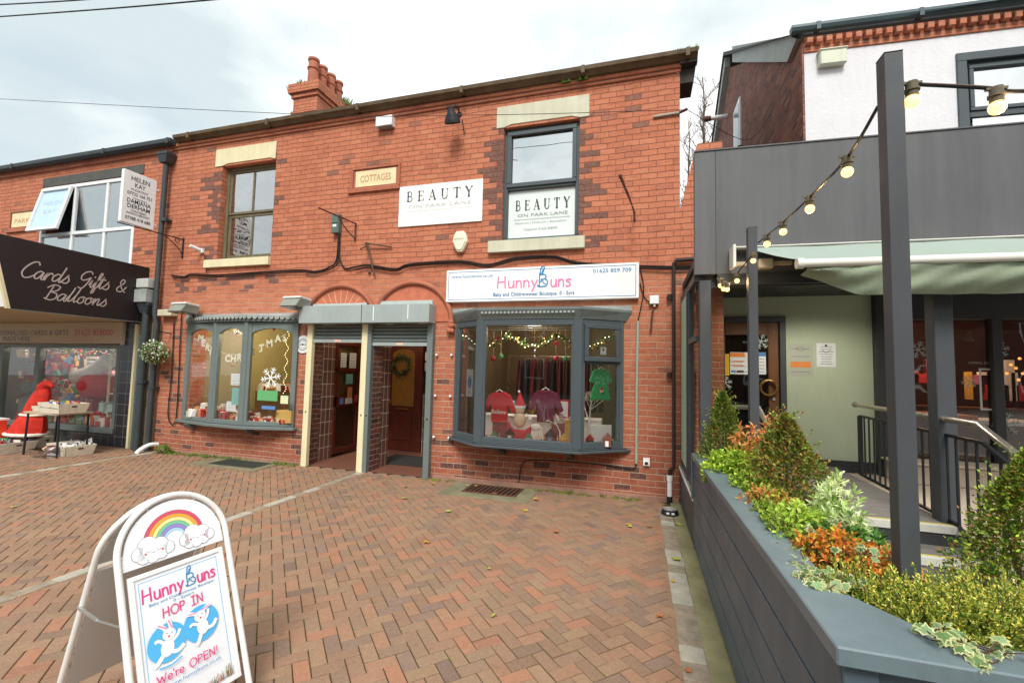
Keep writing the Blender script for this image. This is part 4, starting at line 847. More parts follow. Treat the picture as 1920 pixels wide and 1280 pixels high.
b = MB(BLK2); b.tube(cable([(384, 478), (385, 500), (387, 512)], seed=5), .006, 5); b.tube(cable([(326, 604), (322, 700), (316, 780), (330, 784), (338, 640), (341, 590)], seed=6), .010, 5)
tag(b.build('wall_cable'), 'thin dark cable loop on the brick left of the left bay window', 'cable')
# ------------------------------------------------------------------ downpipes
def downpipe(nm, lab, pts, r, mt, collars=(), hopper=None, grp=None):
    t = thing(nm, lab, 'drainpipe', pts[-1], grp); b = MB(mt); b.tube(pts, r, 12)
    b.build('pipe', t, smooth=True)
    for c in collars: q = MB(mt); q.cyl((pts[-1][0], pts[-1][1], c), (pts[-1][0], pts[-1][1], c + .07), r * 1.22, 12); q.box(pts[-1][0] - r * 1.5, pts[-1][0] + r * 1.5, pts[-1][1], -.001, c + .02, c + .05); q.build('collar', t)
    if hopper: x, y, z = hopper; q = MB(mt); q.hexa([(x - .08, y - .07, z - .14), (x + .08, y - .07, z - .14), (x + .08, y + .07, z - .14), (x - .08, y + .07, z - .14), (x - .13, y - .1, z), (x + .13, y - .1, z), (x + .13, y + .08, z), (x - .13, y + .08, z)]); q.box(x - .135, x + .135, y - .105, y + .085, z, z + .06); q.build('hopper', t, bevel=.008)
    return t
BPIPE = mat('dark_grey_pipe', '#3d4447', .5, .2, 5, .1)
downpipe('drainpipe', 'dark grey drainpipe with a square hopper at the join of the two buildings', [(-8.56, -.1, 5.5), (-8.56, -.1, 2.5), (-8.50, -.1, 2.3), (-8.50, -.1, 0.)], .045, BPIPE, (4.2, 1.1), (-8.56, -.1, 5.45))
downpipe('drainpipe', 'thick dark grey soil pipe left of the hopper drainpipe beside the stone pier', [(-8.74, -.12, 2.6), (-8.74, -.12, 0.)], .06, BPIPE, (1.2,), (-8.75, -.1, 2.62))
downpipe('drainpipe', 'thin green grey pipe on the stone pier behind the hanging basket', [(-8.94, -.06, 2.1), (-8.94, -.06, 0.)], .025, mat('green_grey_pipe', '#4f6661', .5, .2, 5, .1), ())
b = MB(WPVC); b.tube(catmull([(-8.34, -.03, .12), (-8.36, -.16, .13), (-8.40, -.28, .06), (-8.42, -.32, .0)], 4), .035, 10); tag(b.build('waste_pipe', smooth=True), 'short white waste pipe bending to the ground at the foot of the drainpipes', 'pipe')
t = downpipe('drainpipe', 'slim dark brown drainpipe on the brick right edge ending in a white stub', [(.41, -.05, 3.03), (.41, -.05, .44), (.36, -.05, .40), (.36, -.05, .33)], .022, mat('brown_pipe', '#3c2c28', .4, .2, 5, .05), (2.55, 1.55))
b = MB(mat('brown_pipe')); b.tube([(.41, -.05, 3.0), (.44, -.05, 3.06), (.80, -.05, 3.07)], .028, 10); b.build('elbow', t, smooth=True)
b = MB(WPVC); b.cyl((.36, -.05, .34), (.36, -.05, .08), .030, 12); b.cyl((.36, -.05, .34), (.36, -.05, .27), .036, 12); b.cyl((.36, -.05, .08), (.36, -.05, .0), .034, 12, BLACK); b.build('stub', t, smooth=True)
# dog bowl
bx, by = PG(1256, 964); b = MB(BLACK); b.lathe((bx, by, .006), [(.085, 0), (.098, .0), (.085, .055), (.076, .055), (.07, .02)], 20); b.lathe((bx, by, .035), [(.02, 0), (.066, .0), (.078, .026), (.083, .028), (.083, .032), (.07, .03)], 20, mat('steel_bowl', '#d0d2d0', .25, .1, 5, 0, metal=.7))
for a in (-1.9, -1.3): c_, s_ = math.cos(a), math.sin(a); b.obox((bx + .093 * c_ - .012, by + .093 * s_, .025), (.03, 0, 0), (0, -.004, 0), (0, 0, .02), WHITE)
tag(b.build('dog_bowl', smooth=True), 'black and steel dog bowl on the mossy strip by the planter', 'dog bowl')
# hanging basket
x0, z0 = PY(290, 660, -.25); t = thing('hanging_basket', 'hanging basket of small white flowers and green leaves in front of the drainpipes', 'hanging basket', (x0, -.25, z0))
b = MB(mat('basket_moss', '#5a4a35', .95, .3, 30, .4)); b.lathe((x0, -.25, z0 - .17), [(.03, 0), (.1, .03), (.14, .09), (.15, .13), (.13, .13)], 14); b.build('basket', t, smooth=True)
b = MB(BLACK); b.tube([(x0 + .02, -.0, z0 + .35), (x0, -.25, z0 + .38)], .01, 6); b.tube([(x0, -.25, z0 + .38), (x0, -.25, z0 + .05)], .004, 5); b.build('hook', t)
b = MB(); LG, LG2, FL = mat('leaf_mid', '#5f7a3a', .6, .3, 20, 0), mat('leaf_pale', '#94a86a', .6, .3, 20, 0), mat('petal_white', '#f0f0e4', .7, .1, 9, 0)
for i in range(900):
    v = Vector((random.gauss(0, 1), random.gauss(0, 1), random.gauss(0, .75))).normalized() * (.19 * random.uniform(.5, 1.1)); p = Vector((x0, -.25, z0)) + v; d_ = (v.normalized() + Vector((random.gauss(0, .6), random.gauss(0, .6), random.gauss(0, .6)))).normalized() * .04; s_ = d_.orthogonal().normalized() * .011
    b.add([p, p + d_ * .5 + s_, p + d_, p + d_ * .5 - s_], [(0, 1, 2, 3)], FL if i % 5 == 0 else random.choice((LG, LG, LG2)))
b.build('foliage', t, calc=False)
# fallen leaves
LV = [mat('leaf_yellow', '#b8983a', .7, .2, 30, 0), mat('leaf_orange', '#a8683a', .7, .2, 30, 0), mat('leaf_lime', '#a8a850', .7, .2, 30, 0)]
def leafplace(px, py):
    if px > 1225: return 'on the pale setts by the grey planter'
    if 820 < px < 1010 and py < 950: return 'near the rusty grating below the right bay'
    if px > 1100: return 'in the far right corner of the paving'
    if px < 400: return 'on the far left part of the paving'
    if py < 945: return 'in front of the right hand doorway'
    return 'in the middle of the open paving'
for i, (px, py) in enumerate(((1201, 915), (1181, 988), (1218, 988), (1178, 985), (1043, 998), (1238, 1157), (916, 1068), (812, 908), (760, 914), (758, 935), (840, 960), (985, 958), (1005, 936), (875, 912), (890, 912), (928, 926), (120, 883), (25, 952), (225, 923), (364, 890), (1268, 1050), (1262, 1092), (1005, 938), (1272, 985), (925, 1157), (800, 1018), (1290, 1260))):
    X, Yy = PG(px, py, 0); a = random.uniform(0, 6.28); r = random.uniform(.022, .04) * (.8 if py > 1050 else 1.15); lc_ = random.choice((0, 1, 2)); b = MB(LV[lc_]); pts = []
    for k in range(10): q = a + 2 * math.pi * k / 10; rr_ = r * (1 if k % 2 else .62) * random.uniform(.8, 1.15); pts.append((X + rr_ * math.cos(q), Yy + rr_ * math.sin(q), .010 + .012 * random.random()))
    b.add(pts + [(X, Yy, .009)], [(k, (k + 1) % 10, 10) for k in range(10)])
    tag(b.build('fallen_leaf', calc=False), ('yellow', 'orange', 'lime green')[lc_] + ' fallen leaf ' + leafplace(px, py), 'leaf', 'fallen leaves scattered on the paving')
# overhead wires
def wire(nm, pts, r, lab): b = MB(BLK2); b.tube(catmull(pts, 8), r, 5); return tag(b.build(nm), lab, 'wire')
p0 = P3(-140, 178, -1.2); p1 = P3(550, 214, -.6); p2 = P3(1288, 206, -.1)
wire('overhead_wire', [p0, p1, P3(900, 216, -.4), p2], .0045, 'thin overhead wire crossing the sky and the brick front to the bar at the corner')
wire('overhead_wire', [p2, (1.6, 1.5, p2[2] + .3), (2.19, 2.4, 6.2)], .0045, 'thin overhead wire from the brick corner to the gable of the next building')
for (a, c, l) in (((-60, 12), (190, -6), 'upper of the two black wires in the top left corner of the sky'), ((-60, 36), (380, -2), 'lower of the two black wires in the top left corner of the sky')):
    p, q = P3(*a, -2.), P3(*c, -2.); q = (q[0] + (q[0] - p[0]) * .6, q[1], q[2] + (q[2] - p[2]) * .6); wire('overhead_wire', [p, tuple((p[i] + q[i]) / 2 - (.03 if i == 2 else 0) for i in range(3)), q], .010, l)
# ------------------------------------------------------------------ card shop (left)
cs = thing('card_shop_building', 'brick card shop at the left with a dark canopy, white upstairs window and shopfront', 'building', (-12, 1, 0))
CX = -8.5
b = MB(brick('brick_left', [(-9.3, -8.5, 0, 5.6, .05)], zsplit=0., lowdark=False)); WH = (-12.19, -9.42, 3.1, 5.22)
wall(b, -18, CX - .002, 2.34, 5.6, [WH], .0, .28); b.build('wall', cs, calc=False)
b = MB(BPIPE); b.prism([(-18, -.06, 5.66), (-18, -.12, 5.655), (-18, -.175, 5.69), (-18, -.18, 5.76), (-18, -.06, 5.76)], (9.6, 0, 0))
for x in (-16, -13, -10.2, -8.5): b.box(x, x + .06, -.19, -.05, 5.66, 5.765)
b.build('gutter', cs)
b = MB(MC['brick_cornice']); b.box(-18, -8.52, -.03, 0, 5.58, 5.65); b.box(-18, -8.52, -.05, 0, 5.652, 5.70); b.build('cornice', cs)
b = MB(MC['roof_slate']); b.prism([(-18, -.05, 5.74), (-18, 4.1, 7.88), (-18, 8.3, 5.74), (-18, 4.1, 7.7)], (9.49, 0, 0)); b.build('roof', cs)
part('lintel', cs, mat('dark_lintel', '#5a5a56', .8, .2, 5, .2), (-12.22, -9.27, -.015, .1, 5.235, 5.43))
b = MB(WPVC); x0, x1, z0, z1 = WH; zt = 4.15; xa, xb = -11.2, -10.25
frame_box(b, x0, x1, z0, z1, .07, -.01, .06); b.box(x0 + .07, x1 - .07, -.01, .06, zt, zt + .07)
for x in (xa, xb): b.box(x - .03, x + .03, -.008, .058, z0 + .07, zt); b.box(x - .03, x + .03, -.008, .058, zt + .07, z1 - .07)
wo_ = b.build('window', cs, bevel=.006)
b = MB(GLU); b.box(x0 + .07, xa - .03, .02, .025, z0 + .07, zt); b.box(xa + .03, xb - .03, .02, .025, z0 + .07, zt); b.box(xb + .03, x1 - .07, .02, .025, z0 + .07, zt); b.box(xa + .03, x1 - .07, .02, .025, zt + .07, z1 - .07); b.build('pane', wo_)
b = MB(mat('window_film', '#d5dedc', .5, .06, 2, .03)); b.box(xa + .04, xb - .04, .03, .034, zt + .08, z1 - .08); LB = mat('film_letter', '#9fb4c4', .5, 0, 2, 0)
d = Draw(b, (xa, .0295, zt)); d.text('PHYSIOTHERAPY', .1, .78, .07, LB, width=.78); d.text('07788 418 688', .12, .60, .07, LB, width=.7); d.text('CHIROPODY', .14, .36, .07, LB, width=.64); d.text('07772 366 751', .12, .17, .07, LB, width=.7); b.build('film', wo_)
# casement swung out at the bottom left: top hinged
def hinge(par, xa_, xb_, zt_, zb_, out):
    u = Vector((1, 0, 0)); w = Vector((0, out, zt_ - zb_)); w.normalize(); Lw = math.hypot(out, zt_ - zb_); o = Vector((xa_, -.02 - out, zb_)); n = w.cross(u) * -1; n = Vector((0, -(zt_ - zb_), out)).normalized(); wd = xb_ - xa_
    b = MB(WPVC); 
    for a, c, e_, f in ((0, wd, 0, .06), (0, wd, Lw - .06, Lw), (0, .06, .06, Lw - .06), (wd - .06, wd, .06, Lw - .06)): b.obox(o + u * a + w * e_, u * (c - a), w * (f - e_), n * .05)
    o2 = b.build('casement', par, bevel=.006); b = MB(mat('film_blue', '#bcd6ea', .3, .06, 2, .02)); b.obox(o + u * .06 + w * .06, u * (wd - .12), w * (Lw - .12), n * .01)
    d = Draw(b, o + n * .011, u, w, n); d.text('HELEN', wd * .5, Lw * .6, .09, LB, width=wd * .6, align='CENTER'); d.text('KAY', wd * .5, Lw * .4, .09, LB, width=wd * .4, align='CENTER'); b.build('film', o2)
hinge(wo_, x0 + .06, xa, z1 - .06, zt + .05, .20)
room(cs, -12.4, -9.2, .285, 2.5, 3.0, 5.4, mat('pale_room', '#8a8f8c', .9, .1, 2, 0), DARK)
# plaque
x0, z1 = PY(25, 400); x1, z0 = PY(63, 423); b = MB(MC['plaque_stone']); b.box(x0, x1, -.012, 0, z0, z1); d = Draw(b, (x0, -.013, z0)); d.text('PARK', .1, .08, .1, MC['plaque_letter'], width=(x1 - x0) * .7); o = b.build('name_plaque', cs)
f = MB(TERRA); frame_box(f, x0 - .07, x1 + .07, z0 - .07, z1 + .05, .05, -.03, 0); f.box(x0 - .15, x1 + .12, -.04, 0, z0 - .11, z0 - .07); f.build('surround', o)
# canopy: a deep dark box whose side carries the script
SX0 = -8.921; CAN = mat('canopy_panel', '#2a2425', .45, .12, 2, .05, streak=.2)
b = MB(CAN); side = [(0., 2.33), (-1.86, 2.335), (-2.12, 3.40), (-.0, 3.37)]
b.prism([(SX0, y, z) for y, z in side], (-.05, 0, 0)); b.poly([(SX0 - .05, -2.10, 3.39), (-14, -2.10, 3.39), (-14, -.0, 3.36), (SX0 - .05, 0, 3.36)])
can = b.build('canopy', cs, calc=False)
b = MB(WHITE); b.prism([(SX0 - .05, -1.87, 2.36), (-14, -1.87, 2.36), (-14, -2.12, 3.38), (SX0 - .05, -2.12, 3.38)], (0, -.03, 0)); b.build('front_panel', can)
b = MB(CREAMP); b.prism([(SX0 + .004, -1.86, 2.335), (SX0 + .004, -1.90, 2.335), (SX0 + .004, -2.16, 3.40), (SX0 + .004, -2.12, 3.40)], (-.055, 0, 0)); b.box(SX0 - .002, SX0 + .006, -1.86, 0, 2.322, 2.334, GALVD); b.build('trim', can)
b = MB(mat('soffit_tan', '#b9a98a', .7, .15, 3, .1, streak=.1)); b.box(-14, SX0 - .06, -1.86, -.1, 2.34, 2.36); b.build('soffit', can)
b = MB(); d = Draw(b, (SX0 + .0012, 0, 0), (0, 1, 0), (0, 0, 1), (1, 0, 0)); SIL = mat('sign_silver', '#b9ada8', .5, 0, 2, 0)
def on(px, py): return PX(px, py, SX0)
a = on(35, 515); c = on(235, 545); d.glyphs('Cards Gifts &', SCRIPT, a[0], a[1] - .02, .125, SIL, .15, shear=.28, smooth=5, width=c[0] - a[0], rot=(on(220, 538)[1] - on(55, 517)[1]) / (c[0] - a[0]) * .0 - .0)
a = on(80, 555); c = on(197, 568); d.glyphs('Balloons', SCRIPT, a[0], a[1] - .04, .115, SIL, .15, shear=.28, smooth=5, width=c[0] - a[0])
b.build('lettering', can, calc=False)
# fascia with phone number
FAS = mat('fascia_beige', '#c0b49b', .55, .08, 2, .05); SFY = -.05
part('fascia', cs, FAS, (-14, -9.37, -.10, .0, 1.93, 2.335), (-9.37, -9.33, -.115, 0, 1.90, 2.335))
b = MB(); d = Draw(b, (0, -.1015, 0)); DG = mat('fascia_print', '#5c5a55', .5, 0, 2, 0); RG = mat('fascia_red', '#b8606a', .5, 0, 2, 0)
q = lambda x, y: PY(x, y, -.1)
d.text('PERSONALISED CARDS & GIFTS', q(-12, 625)[0], q(60, 628)[1], .10, DG, width=q(128, 620)[0] - q(-12, 620)[0]); d.text('MADE HERE', q(6, 638)[0], q(30, 640)[1] + .01, .10, DG, width=q(56, 630)[0] - q(6, 630)[0]); d.text('01625 858000', q(140, 630)[0], q(180, 627)[1] - .02, .13, RG, width=q(211, 630)[0] - q(140, 630)[0])
tag(b.build('lettering', cs, calc=False))
# shopfront
b = MB(GREY1); zl, zh = .30, 1.90
for a, c in ((-13.6, -13.45), (-13.0, -12.88), (-11.86, -11.72), (-9.53, -9.44)): b.box(a, c, -.06, .04, zl, zh)
b.box(-13.6, -9.44, -.058, .038, zh - .06, zh - .002); b.box(-13.6, -9.44, -.09, .04, zl - .06, zl + .04); so = b.build('shopfront_frame', cs, bevel=.005)
for a, c in ((-12.88, -11.86), (-11.72, -9.53)): part('pane', so, glass('card_shop_glass', boost=.22, base=.005, wav=.003), (a, c, -.01, -.005, zl, zh), bevel=0)
part('tiled_pier', cs, TILEK, (-9.44, -9.06, -.06, .28, 0, 2.32), (-13.6, -9.44, -.04, .28, 0, .24), bevel=0)
part('stone_pier', cs, mat('rubble_stone', '#9a8c74', .9, .5, 9, 1., 18), (-9.06, -8.5, -.03, .28, 0, 2.34), bevel=0); part('white_edge', cs, CREAMP, (-9.08, -9.03, -.075, 0, 0, 2.30))
room(cs, -13.6, -9.05, .05, 2.6, .25, 2.3, mat('card_shop_wall', '#5f564c', .9, .1, 2, 0), mat('card_shop_floor', '#7a6a58', .8, .1, 3, 0)); lamp((-10.8, 1.2, 2.15), 46, (1, .9, .75)); lamp((-10.6, .25, 2.1), 14, (1, .9, .75)); lamp((-12.4, .6, 2.1), 6, (1, .9, .75))
b = MB(mat('canopy_lamp_box', '#c3c8c2', .7, .2, 6, .2)); b.box(-8.92, -8.62, -.22, -.02, 2.95, 3.12); b.box(-8.92, -8.62, -.24, -.0, 2.68, 2.92, LEAD)
tag(b.build('lead_box', bevel=.01), 'weathered pale metal box between the canopy end and the drainpipe', 'metal box')
# projecting sign
HX = -8.11; ya, yb = PX(230, 330, HX)[0], PX(292, 345, HX)[0]; z1 = PX(292, 340, HX)[1]; z0 = PX(285, 432, HX)[1]; zm = PX(230, 315, HX)[1]
t = thing('projecting_sign', 'white double sided hanging sign reading HELEN KAY and DAMJANA DERHAM', 'sign', (HX, -.8, 4.5))
b = MB(WPVC); b.box(HX - .03, HX + .03, ya, yb, z0, z1); b.build('board', t, bevel=.004)
b = MB(); d = Draw(b, (HX + .031, ya, z0), (0, 1, 0), (0, 0, 1), (1, 0, 0)); wv, hv = yb - ya, z1 - z0; BK = mat('sign_black', '#2c2c2e', .5, 0, 2, 0)
for s_, yy, hh, ww in (('HELEN', .83, .075, .56), ('KAY', .715, .075, .32), ('PODIATRIST', .64, .035, .52), ('07722 166 751', .55, .055, .74), ('DAMJANA', .40, .07, .72), ('DERHAM', .30, .07, .68), ('CHARTERED', .235, .032, .48), ('PHYSIOTHERAPIST', .18, .032, .70), ('07788 418 688', .075, .055, .76)):
    d.text(s_, wv * .5, hv * yy, hh * .98, BK, width=wv * ww, align='CENTER', bold=.012)
d.line([(wv * .3, hv * .5), (wv * .72, hv * .5)], .008, BK); b.build('lettering', t, calc=False)
b = MB(WPVC); b.cyl((HX, yb, z1 - .15), (HX, yb + .05, z1 - .15), .02, 8); b.cyl((HX, yb, z0 + .1), (HX, yb + .05, z0 + .1), .02, 8); b.build('standoff', t)
b = MB(BLACK); b.tube([(HX, 0, z0 + .0), (HX, ya - .02, z0 - .03)], .011, 6); b.box(HX - .012, HX + .012, -.02, -.001, z0 - .35, z0 + .03); b.tube(catmull([(HX, -.01, z0 - .28), (HX, -.12, z0 - .16), (HX, -.34, z0 - .02)], 5), .008, 6)
for yy in (-.12, ): b.tube([(HX, yy + .04 * math.cos(q_), z0 - .05 + .04 * math.sin(q_)) for q_ in [2 * math.pi * i / 12 for i in range(12)]], .006, 5, closed=True)
b.build('bracket', t)
# ------------------------------------------------------------------ goods outside the card shop
CRATE = mat('crate_whitewash', '#ece4d0', .7, .2, 8, .2, streak=.12)
def colr(i): return [('#c8323a'), ('#e8e4da'), ('#4f8a5a'), ('#d8a84a'), ('#6a8fb8'), ('#b86a8a'), ('#e2c8a8'), ('#7a4a3a'), ('#f0f0ee'), ('#9a2a30')][i % 10]
GM = [mat('goods_%s' % n, colr(i), .6, .1, 9, .05) for i, n in enumerate(('red', 'ivory', 'green', 'ochre', 'blue', 'rose', 'tan', 'brown', 'white', 'maroon'))]
def clutter(b, x0, x1, y0, y1, z, n, s=.06, cards=True, mats=None, rn=random):
    for _ in range(n):
        c = Vector((rn.uniform(x0, x1), rn.uniform(y0, y1), z)); a = rn.uniform(-.6, .6); t_ = rn.uniform(-.5, .5); u = Vector((math.cos(a), math.sin(a), 0)) * s * rn.uniform(.7, 1.8); w = Vector((rn.uniform(-.2, .2), math.sin(t_) * .6, 1)).normalized() * s * rn.uniform(.8, 2); n_ = u.cross(w).normalized() * s * (.12 if cards else rn.uniform(.4, 1))
        b.obox(c, u, w, n_, rn.choice(mats or GM))
def crate(name, lab, o, ang, L_, W_, H_, fill, goods=None):
    """tapered slatted box with its goods heaped inside"""
    t = thing(name, lab, 'crate', o, 'crates of gifts outside the card shop'); ca, sa = math.cos(ang), math.sin(ang); U = Vector((ca, sa, 0)); V = Vector((-sa, ca, 0)); O = Vector(o); b = MB(CRATE)
    def P(a, c, z, fl): k = 1 + fl * (z / H_) * .16; return O + U * a * k + V * c * k + Vector((0, 0, z))
    for z0_, z1_ in ((.0, H_ * .46), (H_ * .56, H_)):
        for sgn in (1, -1):
            pts = [P(-L_ / 2, sgn * W_ / 2, z0_, 1), P(L_ / 2, sgn * W_ / 2, z0_, 1), P(L_ / 2, sgn * W_ / 2, z1_, 1), P(-L_ / 2, sgn * W_ / 2, z1_, 1)]; b.prism(pts, V * -.012 * sgn)
    for sgn in (1, -1):
        pts = [P(sgn * L_ / 2, -W_ / 2, 0, 1), P(sgn * L_ / 2, W_ / 2, 0, 1), P(sgn * L_ / 2, W_ / 2, H_, 1), P(sgn * L_ / 2, -W_ / 2, H_, 1)]; b.prism(pts, U * -.016 * sgn); e_ = P(sgn * L_ / 2 * 1.005, 0, H_ * .72, 1); b.obox(e_ - V * .035 - Vector((0, 0, .012)), V * .07, U * .002 * sgn, (0, 0, .024), BLACK)
    b.obox(O - U * L_ / 2 - V * W_ / 2 + Vector((0, 0, .004)), U * L_, V * W_, (0, 0, .01)); b.build('box', t, bevel=.003)
    g_ = MB(); 
    for _ in range(fill):
        c = O + U * random.uniform(-.45, .40) * L_ + V * random.uniform(-.42, .35) * W_ + Vector((0, 0, H_ * .45)); clutter(g_, c.x, c.x + .001, c.y, c.y + .001, c.z, 1, H_ * .42, mats=goods)
    tag(g_.build('goods', t, calc=False)); return t
# trestle table
TX0, TX1, TY0, TY1 = -9.95, -9.08, -1.10, -.62
t = thing('trestle_table', 'dark legged display table in front of the card shop window', 'table', (-9.5, -.85, 0))
b = MB(mat('table_top', '#b9ad92', .6, .15, 5, .1)); b.box(TX0, TX1, TY0, TY1, .69, .72); b.build('tabletop', t, bevel=.004)
for x in (TX0 + .05, TX1 - .05):
    for y in (TY0 + .04, TY1 - .04): b = MB(BLACK); b.tube([(x, y, .69), (x + (.03 if x > -9.5 else -.03), y, 0)], .016, 6); b.build('leg', t)
crate('gift_crate', 'whitewashed slatted crate of gifts standing on the display table', (-9.28, -.93, .722), -.12, .62, .34, .16, 60)
crate('gift_crate', 'shallow crate of white mugs and cards at the left end of the display table', (-9.76, -.85, .722), .1, .34, .26, .08, 40)
crate('gift_crate', 'ground crate of purple and white gifts carrying the price card', (*PG(133, 850, 0), 0), -.18, .62, .36, .17, 34, [GM[1], GM[8], mat('goods_navy', '#3d3f6a', .6, .1, 9, 0), GM[5], MC['goods_navy']])
crate('gift_crate', 'grey slatted crate of wrapped gifts at the left frame edge on the ground', (*PG(8, 846, 0), 0), -.05, .75, .42, .19, 40)
crate('gift_crate', 'small pale basket box of books behind the plastic tub', (*PG(60, 838, 0), 0), .25, .50, .30, .19, 24)
cx, cy = PG(84, 856, 0); t = thing('plastic_tub', 'clear plastic tub of books leaning up on the ground between the crates', 'tub', (cx, cy, 0)); b = MB(glass('clear_plastic', boost=1.5, base=.2)); b.hexa([(cx - .15, cy - .1, .0), (cx + .15, cy - .1, .0), (cx + .15, cy + .1, .0), (cx - .15, cy + .1, .0), (cx - .18, cy - .13, .13), (cx + .18, cy - .13, .13), (cx + .18, cy + .13, .13), (cx - .18, cy + .13, .13)]); b.build('tub', t)
b = MB(); 
for k in range(5): b.obox((cx - .14 + k * .045, cy - .05, .05), (.16, .05, .1), (-.02, .1, .0), (.008, 0, .03), GM[(k * 3 + 6) % 10])
b.build('books', t)
cx, cy = PG(120, 826, 0); t = thing('bucket', 'round grey metal bucket of gifts under the display table', 'bucket', (cx, cy, 0)); b = MB(mat('zinc', '#6f7a7c', .4, .2, 5, .1, metal=.5)); b.lathe((cx, cy, 0), [(.16, .0), (.21, .24), (.22, .25), (.2, .25), (.15, .05)], 20); b.build('bucket_body', t, smooth=True); b = MB(); clutter(b, cx - .12, cx + .1, cy - .12, cy + .1, .2, 24, .06); b.build('goods', t, calc=False)
b = MB(mat('white_card', '#eef0f4', .5, 0, 2, 0)); px_, py_ = PG(160, 836, .12); b.obox((px_, py_, .14), (.13, .02, .05), (-.02, 0, .08), (0, -.002, 0)); d = Draw(b, (px_ + .005, py_ - .003, .15), (.13, .02, .05), (-.02, 0, .08), (0, -1, 0)); d.text('£3', .03, .02, .035, GM[0]); tag(b.build('price_card', calc=False), 'white price card sticking up from the purple gifts crate', 'price card')
# red santa coat on a stand
sx_, sy_ = PG(56, 872, 0); sx_ += .0; t = thing('santa_costume', 'red santa coat with white fur trim on a stand behind the display table', 'costume', (sx_, sy_, 0))
sx_, sy_ = -10.42, -.80
RED = mat('santa_red', '#d8372a', .9, .3, 9, .9, 40); FUR = mat('white_fur', '#efe6d8', .95, .1, 30, .6, 80)
b = MB(RED); prf = [(.36, .28), (.33, .40), (.27, .54), (.22, .62), (.21, .72), (.20, .86), (.17, .98), (.12, 1.08), (.08, 1.15), (.03, 1.19)]
for i in range(len(prf) - 1):
    r0, z0_ = prf[i]; r1, z1_ = prf[i + 1]
    def ringp(r, z):
        k = (z - .3) * .46; return [Vector((sx_ + k + r * 1.05 * math.cos(a) * (1 + .10 * math.sin(6 * a + z * 2) * max(0, 1.1 - z)), sy_ + r * .6 * math.sin(a), z)) for a in [2 * math.pi * j / 20 for j in range(20)]]
    v = ringp(r0, z0_) + ringp(r1, z1_); b.add(v, [(j, (j + 1) % 20, 20 + (j + 1) % 20, 20 + j) for j in range(20)])
hp = catmull([(sx_ + .34, sy_, 1.10), (sx_ + .46, sy_ - .02, 1.17), (sx_ + .58, sy_ - .04, 1.17), (sx_ + .68, sy_ - .05, 1.13)], 4); b.tube(hp, .07, 8, rs=[.085 * (1 - i / len(hp)) + .012 for i in range(len(hp))])
b.build('coat', t, smooth=True, calc=True)
b = MB(FUR); b.tube([(sx_ + .375 * math.cos(a), sy_ + .23 * math.sin(a), .285) for a in [2 * math.pi * j / 20 for j in range(20)]], .028, 8, closed=True); b.tube([(sx_ + .148 + .235 * math.cos(a), sy_ + .14 * math.sin(a), .625) for a in [2 * math.pi * j / 20 for j in range(20)]], .022, 8, closed=True); b.build('fur_trim', t, smooth=True)
b = MB(BLACK); b.tube([(sx_, sy_, .35), (sx_, sy_, .02)], .02, 6); b.cyl((sx_, sy_, 0), (sx_, sy_, .02), .12, 14); b.build('stand', t)
b = MB(mat('orange_red_panel', '#e2502e', .6, .1, 4, .05)); x0, y0 = PG(-10, 815, 0); x0, y0 = -10.98, -1.15; b.box(x0, x0 + .28, y0, y0 + .22, 0.0, .52); b.box(x0 - .02, x0 + .30, y0 - .02, y0 + .24, .52, .55, GM[8]); tag(b.build('red_display_box'), 'orange red display box at the left frame edge by the card shop window', 'display box')
# things in the card shop window
random.seed(21)
t = thing('window_display', 'cluttered christmas goods on shelves behind the card shop window', 'window display', (-10.6, .4, .3))
b = MB()
clutter(b, -11.6, -9.7, .12, .5, .34, 90, .09, False); clutter(b, -11.6, -10.4, .3, .8, .75, 60, .08, False); clutter(b, -12.8, -11.9, .15, .6, .3, 50, .12, False); clutter(b, -12.8, -11.9, .4, .8, 1.0, 50, .1, False); b.build('gifts', t, calc=False)
b = MB()
for _ in range(26): x = random.uniform(-10.5, -9.65); z = random.choice((.34, .34, .5, .62)); b.box(x, x + random.uniform(.08, .22), .03 + random.random() * .05, .2, z, z + random.uniform(.08, .2), random.choice((GM[0], GM[8], GM[0], GM[9], mat('mint_card', '#bcd8c8', .6, .1, 5, 0))))
b.build('gift_box', t)
b = MB(); [clutter(b, x, x + .01, .12, .5, random.uniform(.4, 1.65), 1, random.uniform(.04, .10), False, [GM[i] for i in (0, 9, 2, 7, 4, 3, 6, 9)]) for x in [random.uniform(-12.8, -9.7) for _ in range(230)] if not -10.9 < x < -9.9]; b.build('ornaments', t, calc=False)
b = MB(CREAMP); 
for z in (.34, .62, .95, 1.3, 1.62): b.box(-9.95, -9.6, .1, .35, z, z + .02)
for x in (-9.96, -9.6): b.box(x, x + .03, .1, .13, .3, 1.75)
b.build('white_shelf', t)
b = MB(GM[0]); X_, Z_ = PY(192, 722, .35); b.ball((X_, .38, Z_), .42, 16, GM[0], sz=.75); X_, Z_ = PY(175, 697, .2); b.tube(catmull([(X_ - .45, .2, Z_ - .12), (X_, .2, Z_), (X_ + .45, .2, Z_ + .25)], 5), .15, 10, mat('beard_white', '#d8cfc2', .95, .2, 10, .5)); X_, Z_ = PY(152, 728, .15); b.ball((X_, .15, Z_), .13, 12, mat('bright_green', '#2f9a4a', .6, .1, 5, 0)); X_, Z_ = PY(162, 722, .1); b.ball((X_, .1, Z_), .07, 12, GM[8]); X_, Z_ = PY(165, 735, .15); b.ball((X_, .15, Z_), .12, 12, GM[0]); b.build('santa_figure', t, smooth=True)
